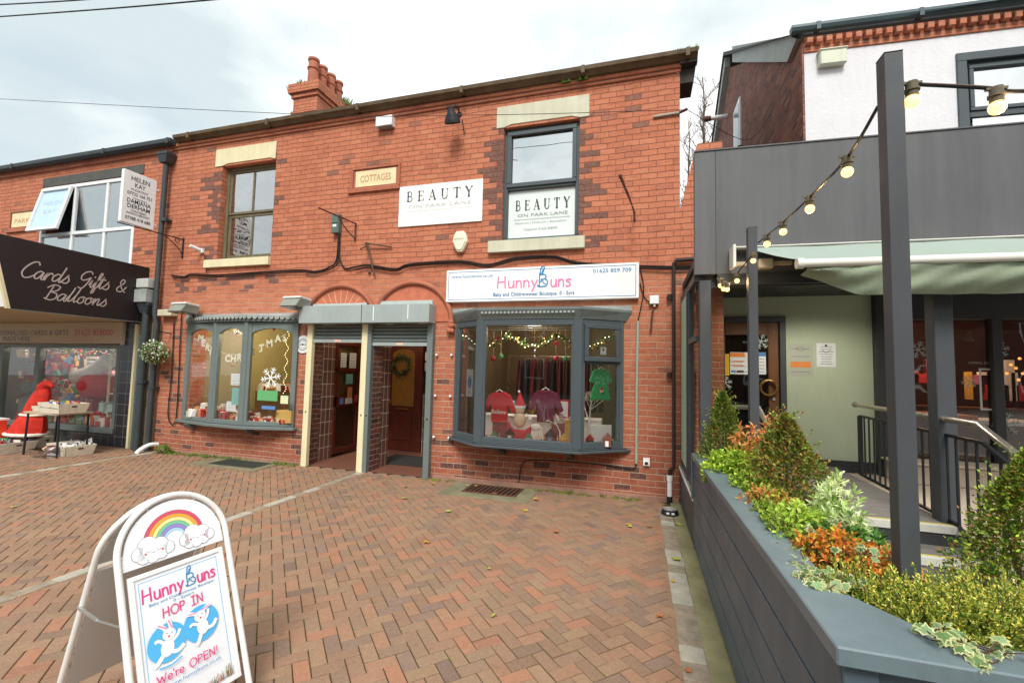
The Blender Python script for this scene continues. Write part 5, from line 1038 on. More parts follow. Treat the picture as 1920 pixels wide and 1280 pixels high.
b = MB(mat('plush_grey', '#6f7770', .95, .2, 12, .3)); b.ball((-12.5, .3, .62), .22, 12, sz=1.2); b.ball((-12.48, .25, 1.0), .17, 12); b.ball((-12.55, .5, 1.35), .2, 12, mat('plush_tan', '#7a6f56', .95, .2, 12, .3)); b.ball((-12.1, .45, 1.55), .22, 12, GM[9]); b.build('plush_toy', t, smooth=True)
b = MB(mat('tinsel_green', '#4f7a3a', .6, .3, 20, 0)); 
for _ in range(160): x = random.uniform(-12.8, -9.6); p = Vector((x, random.uniform(.1, .3), 1.8 - random.random() * .14)); b.obox(p, (.05, 0, random.uniform(-.02, .02)), (0, .02, .01), (0, .0, .02), random.choice((MC['tinsel_green'], GM[3], GM[0], MC['tinsel_green'])))
b.build('garland', t, calc=False)
b = MB(WPVC); 
for i in range(7): b.box(-10.95, -10.6, .28, .3, 1.15 + i * .08, 1.20 + i * .08)
b.build('white_rack', t)
# ------------------------------------------------------------------ pub at the right
def rotmb(b, piv, deg):
    a = R(deg); c, s_ = math.cos(a), math.sin(a)
    b.v = [(piv[0] + (x - piv[0]) * c - (y - piv[1]) * s_, piv[1] + (x - piv[0]) * s_ + (y - piv[1]) * c, z) for x, y, z in b.v]; return b
pub = thing('pub_building', 'white rendered pub with a charcoal fascia, sage green porch wall and glazed front', 'building', (3, 1, 0))
CHAR = mat('charcoal_panel', '#646567', .5, .16, 1.2, .05, streak=.34); CHAR2 = mat('charcoal_timber', '#4a4d51', .5, .2, 4, .1); CHARB = mat('charcoal_dark', '#383a3b', .55, .12, 4, .1)
REND = mat('white_render', '#dedde0', .85, .06, 3, .9, 26); SAGE = mat('sage_green_wall', '#b4bfa4', .8, .06, 3, .1); SAGE2 = mat('sage_green_pale', '#a9c8aa', .75, .06, 3, .1)
b = MB(BRICK); zt = PY(1277, 392)[1]; b.prism([(.492, 0, 0), (1.0, 0, 0), (1.0, 0, 4.6), (.70, 0, 4.6), (.492, 0, zt)], (0, .28, 0)); b.build('brick_pier', pub)
UP_ = (2.19, .8); UA = 3.5
b = MB(REND); WX0, WX1, WZ0, WZ1 = 4.06, 5.3, 4.4, 5.78
wall(b, 2.193, 9.5, 2.78, 6.13, [(WX0, WX1, WZ0, WZ1)], .8, 1.0); rotmb(b, UP_, UA); b.build('wall', pub, calc=False)
b = MB(MC['brick_cornice']); b.box(2.19, 9.5, .78, 1.0, 6.132, 6.215)
b.box(2.19, 9.5, .775, 1.0, 6.30, 6.36)
for i in range(62): b.box(2.2 + i * .118, 2.275 + i * .118, .735 - .03, .79, 6.217, 6.30)
b.box(2.19, 9.5, .79, .99, 6.217, 6.30); rotmb(b, UP_, UA); b.build('dentil_cornice', pub, bevel=.006)
b = MB(mat('pub_gutter', '#4e5f63', .4, .15, 4, .05)); prof = [(.76, 6.385), (.71, 6.37), (.675, 6.39), (.655, 6.43), (.66, 6.47), (.77, 6.47)]
b.prism([(2.0, y, z) for y, z in prof], (7.4, 0, 0))
for x in (2.3, 3.5, 4.7): b.box(x, x + .05, .65, .76, 6.365, 6.475)
rotmb(b, UP_, UA); b.build('gutter', pub)
b = MB(BRICKG); b.prism([(2.165, .80, 2.78), (2.165, .80, 6.32), (2.165, 5.9, 9.45), (2.165, 9.5, 7.2), (2.165, 9.5, 2.78)], (.026, 0, 0)); b.build('gable_wall', pub)
b = MB(mat('grey_barge_board', '#b5bab4', .7, .15, 4, .2)); b.prism([(2.10, 5.2, 9.52), (2.10, 1.08, 6.63), (2.10, .80, 6.36), (2.10, 1.22, 6.32), (2.10, 5.2, 9.12)], (.085, 0, 0)); b.prism([(2.05, 5.9, 9.75), (2.05, 9.6, 7.4), (2.05, 9.6, 7.2), (2.05, 5.9, 9.5)], (.13, 0, 0)); b.build('verge_board', pub)
b = MB(mat('pub_roof_tiles', '#5f5a56', .85, .3, 10, .5, 12)); b.prism([(2.02, .74, 6.40), (2.02, 5.9, 9.90), (2.02, 9.7, 7.5), (2.02, 5.9, 9.8)], (8, 0, 0)); b.build('roof', pub)
b = MB(WPVC); ya, za = PX(1379, 245, 2.185); yb, zb = PX(1391, 165, 2.185)
Y1, Z1 = PX(1392, 240, 2.185); Y2, Z2 = PX(1379, 160, 2.185); b.box(2.13, 2.17, min(Y1, Y2), max(Y1, Y2), 6.75, 7.9); b.box(2.125, 2.13, min(Y1, Y2) + .1, max(Y1, Y2) - .1, 6.85, 7.8, mat('dark_pane', '#6d7c86', .15, .1, 2, 0)); b.box(2.08, 2.17, Y1 - .05, Y2 + .05, 6.66, 6.74, mat('side_sill', '#6d5a50', .8, .1, 3, 0)); b.build('window', pub)
yc, zc = PX(1447, 160, 2.185); b = MB(BLK2); b.prism([(2.175, yc - .13, zc), (2.175, yc, zc - .22), (2.175, yc + .13, zc), (2.175, yc, zc + .22)], (.02, 0, 0)); b.build('vent', pub)
b = MB(WPVC); q = PX(1366, 218, 2.19); b.cyl((2.19, q[0], q[1]), (1.75, q[0], q[1]), .06, 10); b.cyl((1.76, q[0], q[1]), (1.60, q[0], q[1]), .07, 10, RUST); tag(b.build('flue_pipe', smooth=True), 'white flue stub sticking out of the pub gable', 'flue pipe')
x0, z1 = PY(1535, 95, .76); x1, z0 = PY(1587, 122, .76); b = MB(mat('cream_box', '#d8dbc6', .6, .12, 4, .1)); b.box(x0, x1, .70, .80, z0 + .03, z1 - .04); b.box(x0 - .015, x1 + .015, .69, .80, z1 - .04, z1 - .01); rotmb(b, UP_, UA); tag(b.build('alarm_box', bevel=.012), 'pale cream box on the white pub wall under the brick cornice', 'box')
b = MB(GREYF); frame_box(b, WX0 - .1, WX1 + .1, WZ0, WZ1 + .09, .11, .775, .82); frame_box(b, WX0, WX1, WZ0, WZ1, .06, .84, .9); b.box(WX0 + .06, WX1, .84, .9, 5.02, 5.1); frame_box(b, WX0 + .06, WX1, 5.1, WZ1 - .06, .05, .82, .88); rotmb(b, UP_, UA); wi = b.build('window', pub, bevel=.005)
b = MB(MC['upper_sash_glass']); b.box(WX0 + .1, WX1, .865, .869, WZ0, WZ1 - .1); rotmb(b, UP_, UA); b.build('pane', wi); b = MB(mat('pub_blind', '#b9c4c4', .8, .05, 2, 0)); b.box(WX0, WX1, .93, .94, WZ0, WZ1); rotmb(b, UP_, UA); b.build('blind', wi)
# fascia over the porch
FP, FA = (.5, -1.5), 2.5
b = MB(CHAR); 
for a, c in ((.5, .689), (.691, 5.8)): b.box(a, c, -1.5, -1.44, 2.556, 3.765)
b.box(.5, 5.8, -1.51, -1.43, 3.766, 3.78); rotmb(b, FP, FA); b.build('fascia', pub, bevel=.002)
b = MB(CHARB); b.box(.52, 5.8, -1.42, 1.2, 2.695, 2.76); b.box(.50, .56, -1.44, -.0, 2.50, 2.575, CHAR2); b.box(.70, 5.8, -1.49, -1.43, 2.45, 2.554); b.box(.56, 5.8, -1.42, -1.36, 2.44, 2.70); b.build('porch_ceiling', pub)
part('column', pub, CHAR2, (.545, .645, -1.495, -1.37, .0, 2.50)); part('column', pub, CHAR2, (2.36, 2.49, -1.50, -1.37, .40, 2.45))
# side of the porch: pale green panel, mullions, glass
part('side_panel', pub, SAGE2, (.50, .54, -.74, -.02, .55, 2.5), bevel=0)
b = MB(CHAR2); b.box(.49, .55, -.84, -.74, .46, 2.5); b.box(.50, .55, -1.37, -.84, 1.92, 1.98); b.box(.50, .55, -.9, -.87, .5, 2.5); b.box(.50, .55, -.74, -.02, .46, .55); b.box(.50, .55, -1.37, -.84, .46, .52); b.build('side_frame', pub, bevel=.004)
part('pane', pub, GL, (.522, .526, -1.37, -.9, .52, 2.5), bevel=0)
part('side_base', pub, CHAR2, (.485, .56, -1.53, -.0, .0, .44)); part('side_sill', pub, mat('weathered_sill', '#8f9488', .8, .3, 6, .3), (.478, .60, -1.53, -.0, .442, .462)); part('white_strip', pub, WHITE, (.470, .4775, -1.53, -.0, .425, .462))
# porch back wall with door
b = MB(SAGE); wall(b, .56, 2.9, .45, 2.70, [(1.0, 1.86, .45, 2.37)], .8, .9); b.build('porch_back_wall', pub, calc=False)
part('skirting', pub, CHARB, (.60, .98, .78, .799, .45, .52)); part('skirting', pub, CHARB, (1.91, 2.9, .78, .799, .45, .53)); part('side_reveal', pub, SAGE, (.545, .56, -.02, .80, .45, 2.7), bevel=0)
b = MB(CHAR2); frame_box(b, .96, 1.90, .42, 2.42, .075, .76, .85); b.build('door_frame', pub, bevel=.005)
BRND = mat('brown_stained_door', '#7a5436', .45, .25, 5, .1, streak=.3); b = MB(BRND); X0, X1 = 1.04, 1.82
b.box(X0, X0 + .11, .80, .84, .46, 2.34); b.box(X1 - .13, X1, .80, .84, .46, 2.34); b.box(X0 + .11, X1 - .13, .80, .84, 2.17, 2.34); b.box(X0 + .11, X1 - .13, .80, .84, .46, .9); pd = b.build('door', pub, bevel=.005)
part('pane', pd, GL, (X0 + .11, X1 - .13, .815, .82, .9, 2.17), bevel=0)
x0, z0 = PY(1441, 727, .77); b = MB(mat('aged_brass', '#8a6a34', .4, .2, 8, .1, metal=.5)); b.tube([(x0 + .10 * math.cos(t), .765, z0 + .10 * math.sin(t)) for t in [2 * math.pi * i / 24 for i in range(24)]], .017, 8, closed=True); b.build('door_ring', pd, smooth=True); b = MB(mat('steel_bowl')); x1, z1 = PY(1451, 748, .79); b.cyl((x1, .80, z1), (x1, .785, z1), .022, 10); b.build('door_lock', pd)
def on8(px, py, Y=.79): return PY(px, py, Y)
def sheet(nm, a, c, y, col, lab, extra=None, lines=5, par=None):
    x0, z1 = on8(*a); x1, z0 = on8(*c); return paper(par, (x0, y, z0), EX, EZ, EN, x1 - x0, z1 - z0, col, lines, extra, nm, None, lab)
def ornote(d, w, h): d.rect(w * .0, h * .78, w * .78, h * .98, PAPO); [d.rect(w * .05, h * k, w * .72, h * (k + .05), PAPO) for k in (.38, .55)]; d.rect(w * .05, h * .08, w * .3, h * .18, PAPB); d.rect(w * .35, h * .08, w * .72, h * .18, PRD)
sheet('door_notice', (1343, 663), (1368, 704), .805, GM[3] if False else mat('notice_yellow', '#d6b02c', .6, .05, 3, 0), 'yellow notice on the pub door glass', lines=3, par=pd)
sheet('door_notice', (1369, 660), (1405, 702), .805, PAP, 'white and orange striped notice on the pub door', ornote, 4, pd)
sheet('door_notice', (1415, 660), (1437, 702), .805, PAP, 'white notice with a blue heading on the pub door', lambda d, w, h: d.rect(0, h * .82, w, h, PAPB), 6, pd)
tag(sheet('wall_notice', (1477, 644), (1526, 705), .798, mat('notice_sage', '#aeb4a2', .7, .05, 3, 0), 'large pale notice with an orange band on the green porch wall', lambda d, w, h: (d.rect(w * .1, h * .26, w * .9, h * .44, PAPO), d.line([(w * .5 + .05 * math.cos(t), h * .84 + .025 * math.sin(t)) for t in [2 * math.pi * i / 16 for i in range(16)]], .004, PRD, closed=True)), 4), None, 'notice')
tag(sheet('wall_notice', (1531, 643), (1568, 688), .798, PAP, 'small white notice with a dark crest on the green porch wall', lambda d, w, h: (d.disc(w * .5, h * .9, w * .07, PRD), d.line([(w * .3, h * .7), (w * .5, h * .6), (w * .7, h * .7)], .006, PRD, 3)), 8), None, 'notice')
def flake(d, x, y, r, mt):
    for k in range(6):
        a = math.pi * k / 3 + .2; c, s_ = math.cos(a), math.sin(a); d.line([(x, y), (x + r * c, y + r * s_)], r * .10, mt)
        for q in (.45, .72):
            for sg in (1, -1): a2 = a + sg * .9; d.line([(x + r * q * c, y + r * q * s_), (x + r * q * c + r * .3 * math.cos(a2), y + r * q * s_ + r * .3 * math.sin(a2))], r * .08, mt)
FLK = mat('snowflake_film', '#b9c4bc', .6, 0, 2, 0)
b = MB(); d = Draw(b, (0, .806, 0)); 
for px, py, rr_ in ((1360, 717, .09), (1427, 640, .11), (1358, 757, .05)): x, z = on8(px, py); flake(d, x, z, rr_, FLK); b.build('snowflake_sticker', pd, calc=False); b = MB(); d = Draw(b, (0, .806, 0))
# glazed front to the right
b = MB(CHARB); b.box(2.9, 3.14, .70, .86, .40, 2.70); b.box(3.14, 7, .74, .86, 2.36, 2.70); b.box(3.14, 7, .74, .86, .40, .62)
for x in (4.1, 5.05, 6.0): b.box(x, x + .10, .74, .86, .62, 2.36)
gf = b.build('glazed_front', pub, bevel=.006)
b = MB(glass('pub_glass', boost=1.0, base=.05)); 
for a, c in ((3.14, 4.1), (4.2, 5.05), (5.15, 6.0)): b.box(a, c, .80, .805, .62, 2.36)
b.build('pane', gf)
b = MB(); d = Draw(b, (0, .798, 0)); G2 = mat('sticker_dim', '#8f9c98', .6, 0, 2, 0)
for px, py, rr_ in ((1722, 655, .11), (1875, 655, .10), (1818, 715, .08), (1887, 795, .14), (1790, 780, .06)): x, z = on8(px, py); flake(d, x, z, rr_, G2); b.build('snowflake_sticker', gf, calc=False); b = MB(); d = Draw(b, (0, .798, 0))
a = on8(1836, 690); c = on8(1880, 770); d.frame(a[0], c[1], c[0], a[1], .022, mat('menu_frame', '#c4c8c8', .5, 0, 2, 0)); d.text('OPEN DAILY', a[0] - .1, a[1] + .05, .03, G2, width=.3); b.build('window_sticker', gf, calc=False)
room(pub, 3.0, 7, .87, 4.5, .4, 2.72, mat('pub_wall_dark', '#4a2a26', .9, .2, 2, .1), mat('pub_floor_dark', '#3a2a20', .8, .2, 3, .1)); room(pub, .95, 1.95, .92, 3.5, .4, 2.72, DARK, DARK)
lamp((4.6, 2.6, 2.4), 40, (1, .6, .35)); lamp((1.4, 2, 2.4), 2.5, (1, .7, .4))
BULB = mat('lit_bulb', (1., .60, .19), .5, 0, 2, 0, emit=1.6); NEON = mat('orange_glow', (1., .35, .08), .5, 0, 2, 0, emit=.9)
b = MB(NEON); 
for px, py in ((1912, 672), (1905, 690), (1918, 700), (1896, 684), (1888, 700), (1910, 712)): x, z = PY(px, py, 2.5); b.ball((x, 2.5, z), .02, 8)
b.build('bar_light', pub); b = MB(); 
for _ in range(26): x = random.uniform(4.2, 6.5); b.box(x, x + random.uniform(.05, .12), 3., 3.1, 1.3 + random.choice((0, .4)), 1.45 + random.choice((.1, .3, .5)), random.choice(GM))
b.build('bar_shelf_goods', pub, calc=False)
b = MB(mat('bar_wood', '#7a4a26', .4, .2, 4, .1, streak=.3)); b.box(3.2, 6.5, 2.4, 2.7, .4, 1.2); b.box(3.3, 4.2, 1.2, 1.8, 1.1, 1.15, mat('orange_cloth', '#d07a2a', .8, .1, 4, 0)); b.box(4.0, 4.9, 1.1, 1.7, 1.05, 1.10, PAP); b.build('bar_counter', pub)
# ceiling spots
b = MB(BULB); x, y = PG(1474, 528, 2.695); 
b.cyl((x, y, 2.699), (x, y, 2.694), .045, 14); b.build('ceiling_spot', pub)
b = MB(BULB); b.cyl((2.2, -.1, 2.6945), (2.2, -.1, 2.690), .04, 14); b.build('ceiling_spot', pub)
for x, y in ((x, y), (2.2, -.1)):
    l = bpy.data.lights.new('ceiling_spot_lamp', 'SPOT'); l.energy = 28; l.color = (1, .93, .80); l.spot_size = 2.7; l.spot_blend = .6; l.shadow_soft_size = .08; o = bpy.data.objects.new('ceiling_spot_lamp', l); COL.objects.link(o); o.location = (x, y, 2.66)
# deck and steps
DK = mat('grey_deck', '#7b7672', .75, .2, 3, .3, streak=.12); b = MB(DK)
for i in range(16): b.box(.62, 2.43, -1.60 + i * .15, -1.604 + (i + 1) * .15, .40, .448)
b.box(.62, 2.43, -1.62, .8, .0, .398, CHARB); b.box(.62, 2.43, -1.95, -1.62, .0, .298); b.box(.62, 2.43, -2.28, -1.952, .0, .148); tag(b.build('porch_steps'), kind='structure')
NY, NW = mat('nosing_yellow', '#c2b44a', .6, .15, 9, .1), mat('nosing_white', '#c9c8bd', .6, .15, 9, .1)
t = thing('step_nosing', 'pale and yellow edging strips on the grey porch steps', 'step edging', (1.5, -1.9, .3))
for y, z in ((-1.62, .449), (-1.95, .299), (-2.28, .149)): b = MB(NW); b.box(.62, 2.43, y - .012, y + .035, z, z + .006); b.box(.62, 2.43, y - .012, y - .002, z - .05, z, NW); b.box(.62, 2.43, y + .037, y + .065, z, z + .006, NY); b.build('strip', t)
tag(MB(mat('pub_yard', '#6b6864', .85, .2, 3, .3)).box(.6, 8, -9, -2.285, -.033, .02).build('pub_yard'), kind='structure')
tag(MB(mat('pale_ramp', '#b7a796', .85, .15, 3, .3)).box(2.5, 8, -1.6, .8, -.03, .38).build('pale_ramp'), kind='structure')
b = MB(mat('stone_ledge', '#bdae9b', .8, .15, 4, .2)); b.box(2.95, 4.7, .35, .72, .382, .60); b.box(2.9, 4.75, .32, .73, .602, .63); tag(b.build('stone_bench', bevel=.01), 'pale stone ledge below the pub windows behind the railings', 'bench')
# railing
t = thing('railing', 'black balustrade with a steel handrail beside the porch steps', 'railing', (2.4, -1, .4))
STL = mat('brushed_steel', '#b5aca0', .3, .1, 6, 0, metal=.8)
rt_ = lambda y: (2.50 - (.3 - y) * .06)
zf = lambda y: .47 if y > -1.6 else .47 + (y + 1.6) * .5
def rz(y): return 1.285 if y > -1.95 else 1.285 + (y + 1.95) * .42
b = MB(STL); b.tube([(rt_(y), y, rz(y)) for y in (.32, -.6, -1.5, -1.95, -2.25, -2.9)], .024, 10); b.ball((rt_(.32), .32, 1.285), .035, 8); b.build('handrail', t, smooth=True)
for y in [.25 - i * .125 for i in range(25)]:
    big = abs(y - .25) < .01; b = MB(BLACK); x = rt_(y) + .02; b.box(x - (.02 if big else .007), x + (.02 if big else .007), y - (.02 if big else .007), y + (.02 if big else .007), zf(y), rz(y) - .13); b.build('baluster' if not big else 'post', t)
b = MB(BLACK)
for f0 in (lambda y: rz(y) - .13, zf): b.tube([(rt_(y) + .02, y, f0(y)) for y in (.25, -.6, -1.6, -1.95, -2.25, -2.75)], .017, 4)
b.build('rail', t)
t = thing('handrail', 'bent steel handrail in front of the brown pub door', 'handrail', (.9, -.5, .4)); b = MB(STL)
p1 = (PY(1355, 762, -.9)[0], -.9, PY(1355, 762, -.9)[1]); p2 = (PY(1422, 764, -1.3)[0], -1.3, PY(1422, 764, -1.3)[1]); p3 = (PY(1452, 822, -2.0)[0], -2.0, PY(1452, 822, -2.0)[1]); b.tube([p1, p2, p3], .022, 10); b.build('rail', t, smooth=True)
b = MB(STL); b.cyl(p1, (p1[0], p1[1], .45), .02, 8); b.cyl(p3, (p3[0], p3[1], .15), .02, 8); b.build('post', t)
# awning
t = thing('awning', 'pale green fabric awning with a white front bar below the charcoal fascia', 'awning', (2, -1.7, 2.7))
ALU = mat('white_aluminium', '#e4e2d8', .35, .06, 4, .05); AF, AV = mat('awning_fabric', '#97a59b', .85, .05, 3, .1), mat('awning_valance', '#94a088', .85, .12, 3, .2)
b = MB(ALU); b.box(.82, 5.4, -1.60, -1.515, 2.775, 2.79); b.box(.82, 5.4, -1.60, -1.515, 2.755, 2.774, mat('grey_rubber', '#5a5a58', .6, .1, 4, 0)); b.box(.80, .825, -1.68, -1.515, 2.58, 2.79); b.box(.825, 1.3, -1.62, -1.58, 2.60, 2.64, mat('tarnished_alu', '#b0a488', .5, .2, 8, .1)); b.box(1.02, 1.14, -1.64, -1.56, 2.57, 2.66, MC['tarnished_alu']); rotmb(b, FP, FA); b.build('cassette', t, bevel=.008)
b = MB(ALU); b.cyl((1.24, -1.93, 2.535), (5.4, -1.93, 2.535), .034, 14); b.cyl((1.22, -1.93, 2.535), (1.27, -1.93, 2.535), .044, 14); rotmb(b, FP, FA)
b.build('front_bar', t, smooth=True)
b = MB(AF); nx = 40; vs = []; fs = []
for i in range(nx + 1):
    for j in range(5):
        u, v = i / nx, j / 4; x = (.95 + (5.4 - .95) * u) * (1 - v) + (1.27 + (5.4 - 1.27) * u) * v; vs.append((x, -1.60 - .33 * v, 2.765 - .20 * v - .02 * math.sin(math.pi * v) + .004 * math.sin(u * 37 + v * 4)))
for i in range(nx):
    for j in range(4): fs.append((i * 5 + j, i * 5 + j + 1, (i + 1) * 5 + j + 1, (i + 1) * 5 + j))
b.add(vs, fs); rotmb(b, FP, FA); b.build('fabric', t, smooth=True, calc=False)
b = MB(AV); vs = []; fs = []; nx = 90; rn = random.Random(4); ph = [rn.uniform(0, 6) for _ in range(8)]
for i in range(nx + 1):
    x = 1.30 + (5.4 - 1.30) * i / nx
    for j in range(9):
        v = j / 8; dz = .22 * min(1, .15 + (x - 1.30) * 2.2); z = 2.50 - dz * v; y = -1.93 + .02 * math.sin(x * 5 + ph[0]) * v + .014 * math.sin(x * 13 + ph[1] + v * 3) * v + .012 * math.sin(x * 4.3 + v * 7 + ph[2]) + .010 * math.sin(x * 23 + v * 9 + ph[3]) + .10 * v * v; vs.append((x, y, z))
for i in range(nx):
    for j in range(8): fs.append((i * 9 + j, i * 9 + j + 1, (i + 1) * 9 + j + 1, (i + 1) * 9 + j))
b.add(vs, fs); rotmb(b, FP, FA); b.build('valance', t, smooth=True, calc=False)
# ------------------------------------------------------------------ planter
PLT = mat('planter_paint', '#54646f', .45, .16, 3, .15, streak=.16); PLC = mat('planter_cap_paint', '#6a7a80', .42, .2, 4, .15)
zc = lambda y: .872 + (-1.53 - y) * .0245
t = thing('planter', 'long grey painted timber planter running from the pub to the front corner', 'planter', (.6, -3, 0))
b = MB(PLT); YA, YB = -1.53, -4.67
for i in range(5):
    f0, f1 = i / 5, (i + 1) / 5; g0 = .010
    za, zb = lambda y: .03 + (zc(y) - .07) * f0 + g0 / 2, lambda y: .03 + (zc(y) - .07) * f1 - g0 / 2
    b.hexa([(.482, YB, za(YB)), (.50, YB, za(YB)), (.50, YA, za(YA)), (.482, YA, za(YA)), (.482, YB, zb(YB)), (.50, YB, zb(YB)), (.50, YA, zb(YA)), (.482, YA, zb(YA))])
b.hexa([(.492, YB, .0), (.56, YB, .0), (.56, YA, .0), (.492, YA, 0), (.492, YB, zc(YB) - .045), (.56, YB, zc(YB) - .045), (.56, YA, zc(YA) - .045), (.492, YA, zc(YA) - .045)], CHARB); b.build('side_boards', t, bevel=.0025)
b = MB(PLT); zq = zc(YB) - .045; b.box(.485, .56, YB - .012, YB + .06, 0, zq); 
for i in range(5): b.box(.562, 2.6, YB + .012, YB + .03, .03 + i * (zq - .03) / 5 + .003, .03 + (i + 1) * (zq - .03) / 5 - .003)
b.box(.562, 2.6, YB + .03, YB + .07, 0, zq, CHARB); b.build('front_boards', t, bevel=.0025)
def cap(b, pts, th=.042, off=0): b.hexa([(x, y, zc(y) - th + off) for x, y in pts] + [(x, y, zc(y) + off) for x, y in pts])
b = MB(PLC); cap(b, [(.462, -4.44), (.60, -4.44), (.60, YA), (.462, YA)]); cap(b, [(.73, -4.705), (2.6, -4.705), (2.6, -4.58), (.73, -4.58)])
zz = zc(-4.6) + .004; b.prism([(.460, -4.715, zz - .046), (.735, -4.715, zz - .046), (.735, -4.575, zz - .046), (.604, -4.40, zz - .046), (.458, -4.40, zz - .046)], (0, 0, .046)); b.build('cap', t, bevel=.004)
part('end_cap', t, PLC, (.462, .60, YA + .001, YA + .035, 0.45, .85)); b = MB(PLT); b.box(1.12, 1.16, -3.9, YA, 0, .74); b.box(.60, 1.12, YA, YA + .03, .2, .85); b.box(1.12, 2.6, -3.95, -3.9, 0, .74); b.build('back_boards', t)
SOIL = mat('soil', '#3a2c20', .95, .3, 20, .8, 60); b = MB(SOIL); b.box(.562, 1.12, -4.60, YA, .5, .80); b.box(1.12, 2.6, -4.60, -3.95, .5, .80); b.build('soil', t)
def post(lab, x, y, w_, d_, z): b = MB(CHAR2); b.box(x, x + w_, y, y + d_, .3, z); b.box(x - .001, x + w_ + .001, y - .001, y + d_ + .001, z + .0005, z + .005, CHARB); tag(b.build('post', bevel=.004, seg=2), lab, 'post')
post('thick charcoal steel post nearest the camera, standing in the planter', .85, -4.16, .058, .06, 2.785); post('slim charcoal post further back in the planter', .85, -2.04, .068, .07, 2.82)
# festoon lights
def festoon(nm, lab, pts, bulbs, r=.028, cab=.006):
    """pts: cable support points; bulbs hang at given fractions"""
    t = thing(nm, lab, 'string lights', pts[0]); P = catmull(pts, 10); b = MB(BLK2); b.tube(P, cab, 6); b.tube([p + Vector((.006, 0, .004)) for p in P], cab * .6, 5, mat('brown_flex', '#6a4e38', .6, .2, 20, 0)); b.build('cable', t)
    n = len(P) - 1
    for f in bulbs:
        i = min(int(f * n), n - 1); p = P[i].lerp(P[i + 1], f * n - i); b = MB(mat('lamp_holder', '#6e6652', .6, .3, 30, .2)); b.cyl(p + Vector((0, 0, .008)), p - Vector((0, 0, .045)), .019, 12); b.cyl(p + Vector((0, 0, -.018)), p - Vector((0, 0, .026)), .024, 12); b.obox(p + Vector((-.03, -.006, .0)), (.06, 0, 0), (0, .012, 0), (0, 0, .008)); h = b.build('lamp_holder', t, smooth=True)
        b = MB(BULB); b.ball(p - Vector((0, 0, .045 + r * .8)), r, 14); b.build('bulb', h, smooth=True)
XA = .86; q = lambda x, y, X=XA: (X, *PX(x, y, X))
festoon('string_lights', 'string of warm globe bulbs climbing from the slim post to the thick post', [q(1422, 455, .9), q(1440, 440, .9), q(1468, 417, .9), q(1518, 370), q(1588, 296), q(1646, 200)], (.18, .40, .60, .80), .023)
# small bulb strings by the porch corner
festoon('string_lights', 'short string of warm bulbs from the slim post down to the porch corner', [q(1416, 470, .87), (.84, *PX(1408, 480, .84)), (.80, *PX(1392, 500, .80)), (.76, *PX(1372, 524, .76)), (.72, *PX(1358, 530, .72)), (.69, *PX(1345, 516, .69))], (.12, .50, .72, .82, .9), .020, .004)
Y0 = -4.13; q2 = lambda x, y: (PY(x, y, Y0)[0], Y0, PY(x, y, Y0)[1])
festoon('string_lights', 'string of warm globe bulbs leaving the thick post towards the right edge', [q2(1690, 158), q2(1780, 162), q2(1850, 166), q2(1897, 172), q2(2000, 168)], (.07, .60), .024)
for p, e_ in ((q(1588, 330), 1.2), (q(1518, 400), 1.0), ((.80, -1.75, 2.42), 1.0), (q2(1900, 215), 1.0)): lamp(p, e_, (1, .66, .32), .03)
# ------------------------------------------------------------------ plants
def cmat(name, rough=.55, trans=.25):
    t = NT(name); c = t.n('ShaderNodeVertexColor', layer_name='Col').outputs[0]; p = t.pr(t.mix(t.ramp(t.noise(40, 3), (.3, 0.), (.7, .3)), c, t.mix(1., c, (.7, .72, .6), 'MULTIPLY')), rough, 0, .3)
    tr = t.n('ShaderNodeBsdfTranslucent'); t.put(tr.inputs[0], c); mx = t.n('ShaderNodeMixShader'); mx.inputs[0].default_value = trans; t.t.links.new(p.outputs[0], mx.inputs[1]); t.t.links.new(tr.outputs[0], mx.inputs[2]); t.t.links.new(mx.outputs[0], t.out.inputs[0]); return t.m
LEAFM = cmat('leaf_surface'); STEM = mat('brown_stem', '#5a4030', .8, .2, 20, .2)
class Leaves:
    def __init__(s): s.b = MB(LEAFM); s.c = []
    def leaf(s, p, d, l, w, col, fold=.35, up=None):
        d = d.normalized(); sd_ = d.cross(up or Vector((random.gauss(0, .4), random.gauss(0, .4), 1))).normalized(); n = sd_.cross(d)
        v = [p, p + d * l * .35 + sd_ * w + n * w * fold, p + d * l * .75 + sd_ * w * .7 + n * w * fold * .7 - n * l * .05, p + d * l - n * l * .12, p + d * l * .75 - sd_ * w * .7 + n * w * fold * .7 - n * l * .05, p + d * l * .35 - sd_ * w + n * w * fold, p + d * l * .5]
        s.b.add(v, [(0, 1, 6), (1, 2, 6), (2, 3, 6), (3, 4, 6), (4, 5, 6), (5, 0, 6)]); s.c += [col] * 7
    def small(s, p, d, l, w, col):
        d = d.normalized(); sd_ = d.orthogonal().normalized(); sd_.rotate(Matrix.Rotation(random.uniform(0, 6.28), 3, d)); s.b.add([p, p + d * l * .5 + sd_ * w, p + d * l, p + d * l * .5 - sd_ * w], [(0, 1, 2, 3)]); s.c += [col] * 4
    def build(s, nm, par): return s.b.build(nm, par, cols=s.c, calc=False)
def pick(cols, k=1.):
    c = lin(random.choice(cols)); q = random.uniform(.7, 1.15) * k; q *= 1.32; return (c[0] * q * random.uniform(.92, 1.08), c[1] * q, c[2] * q)
def rv(s=1.): return Vector((random.gauss(0, s), random.gauss(0, s), random.gauss(0, s)))
def stem(par, pts, r): b = MB(STEM); [b.tube(p, r, 5) for p in pts]; b.build('stem', par)
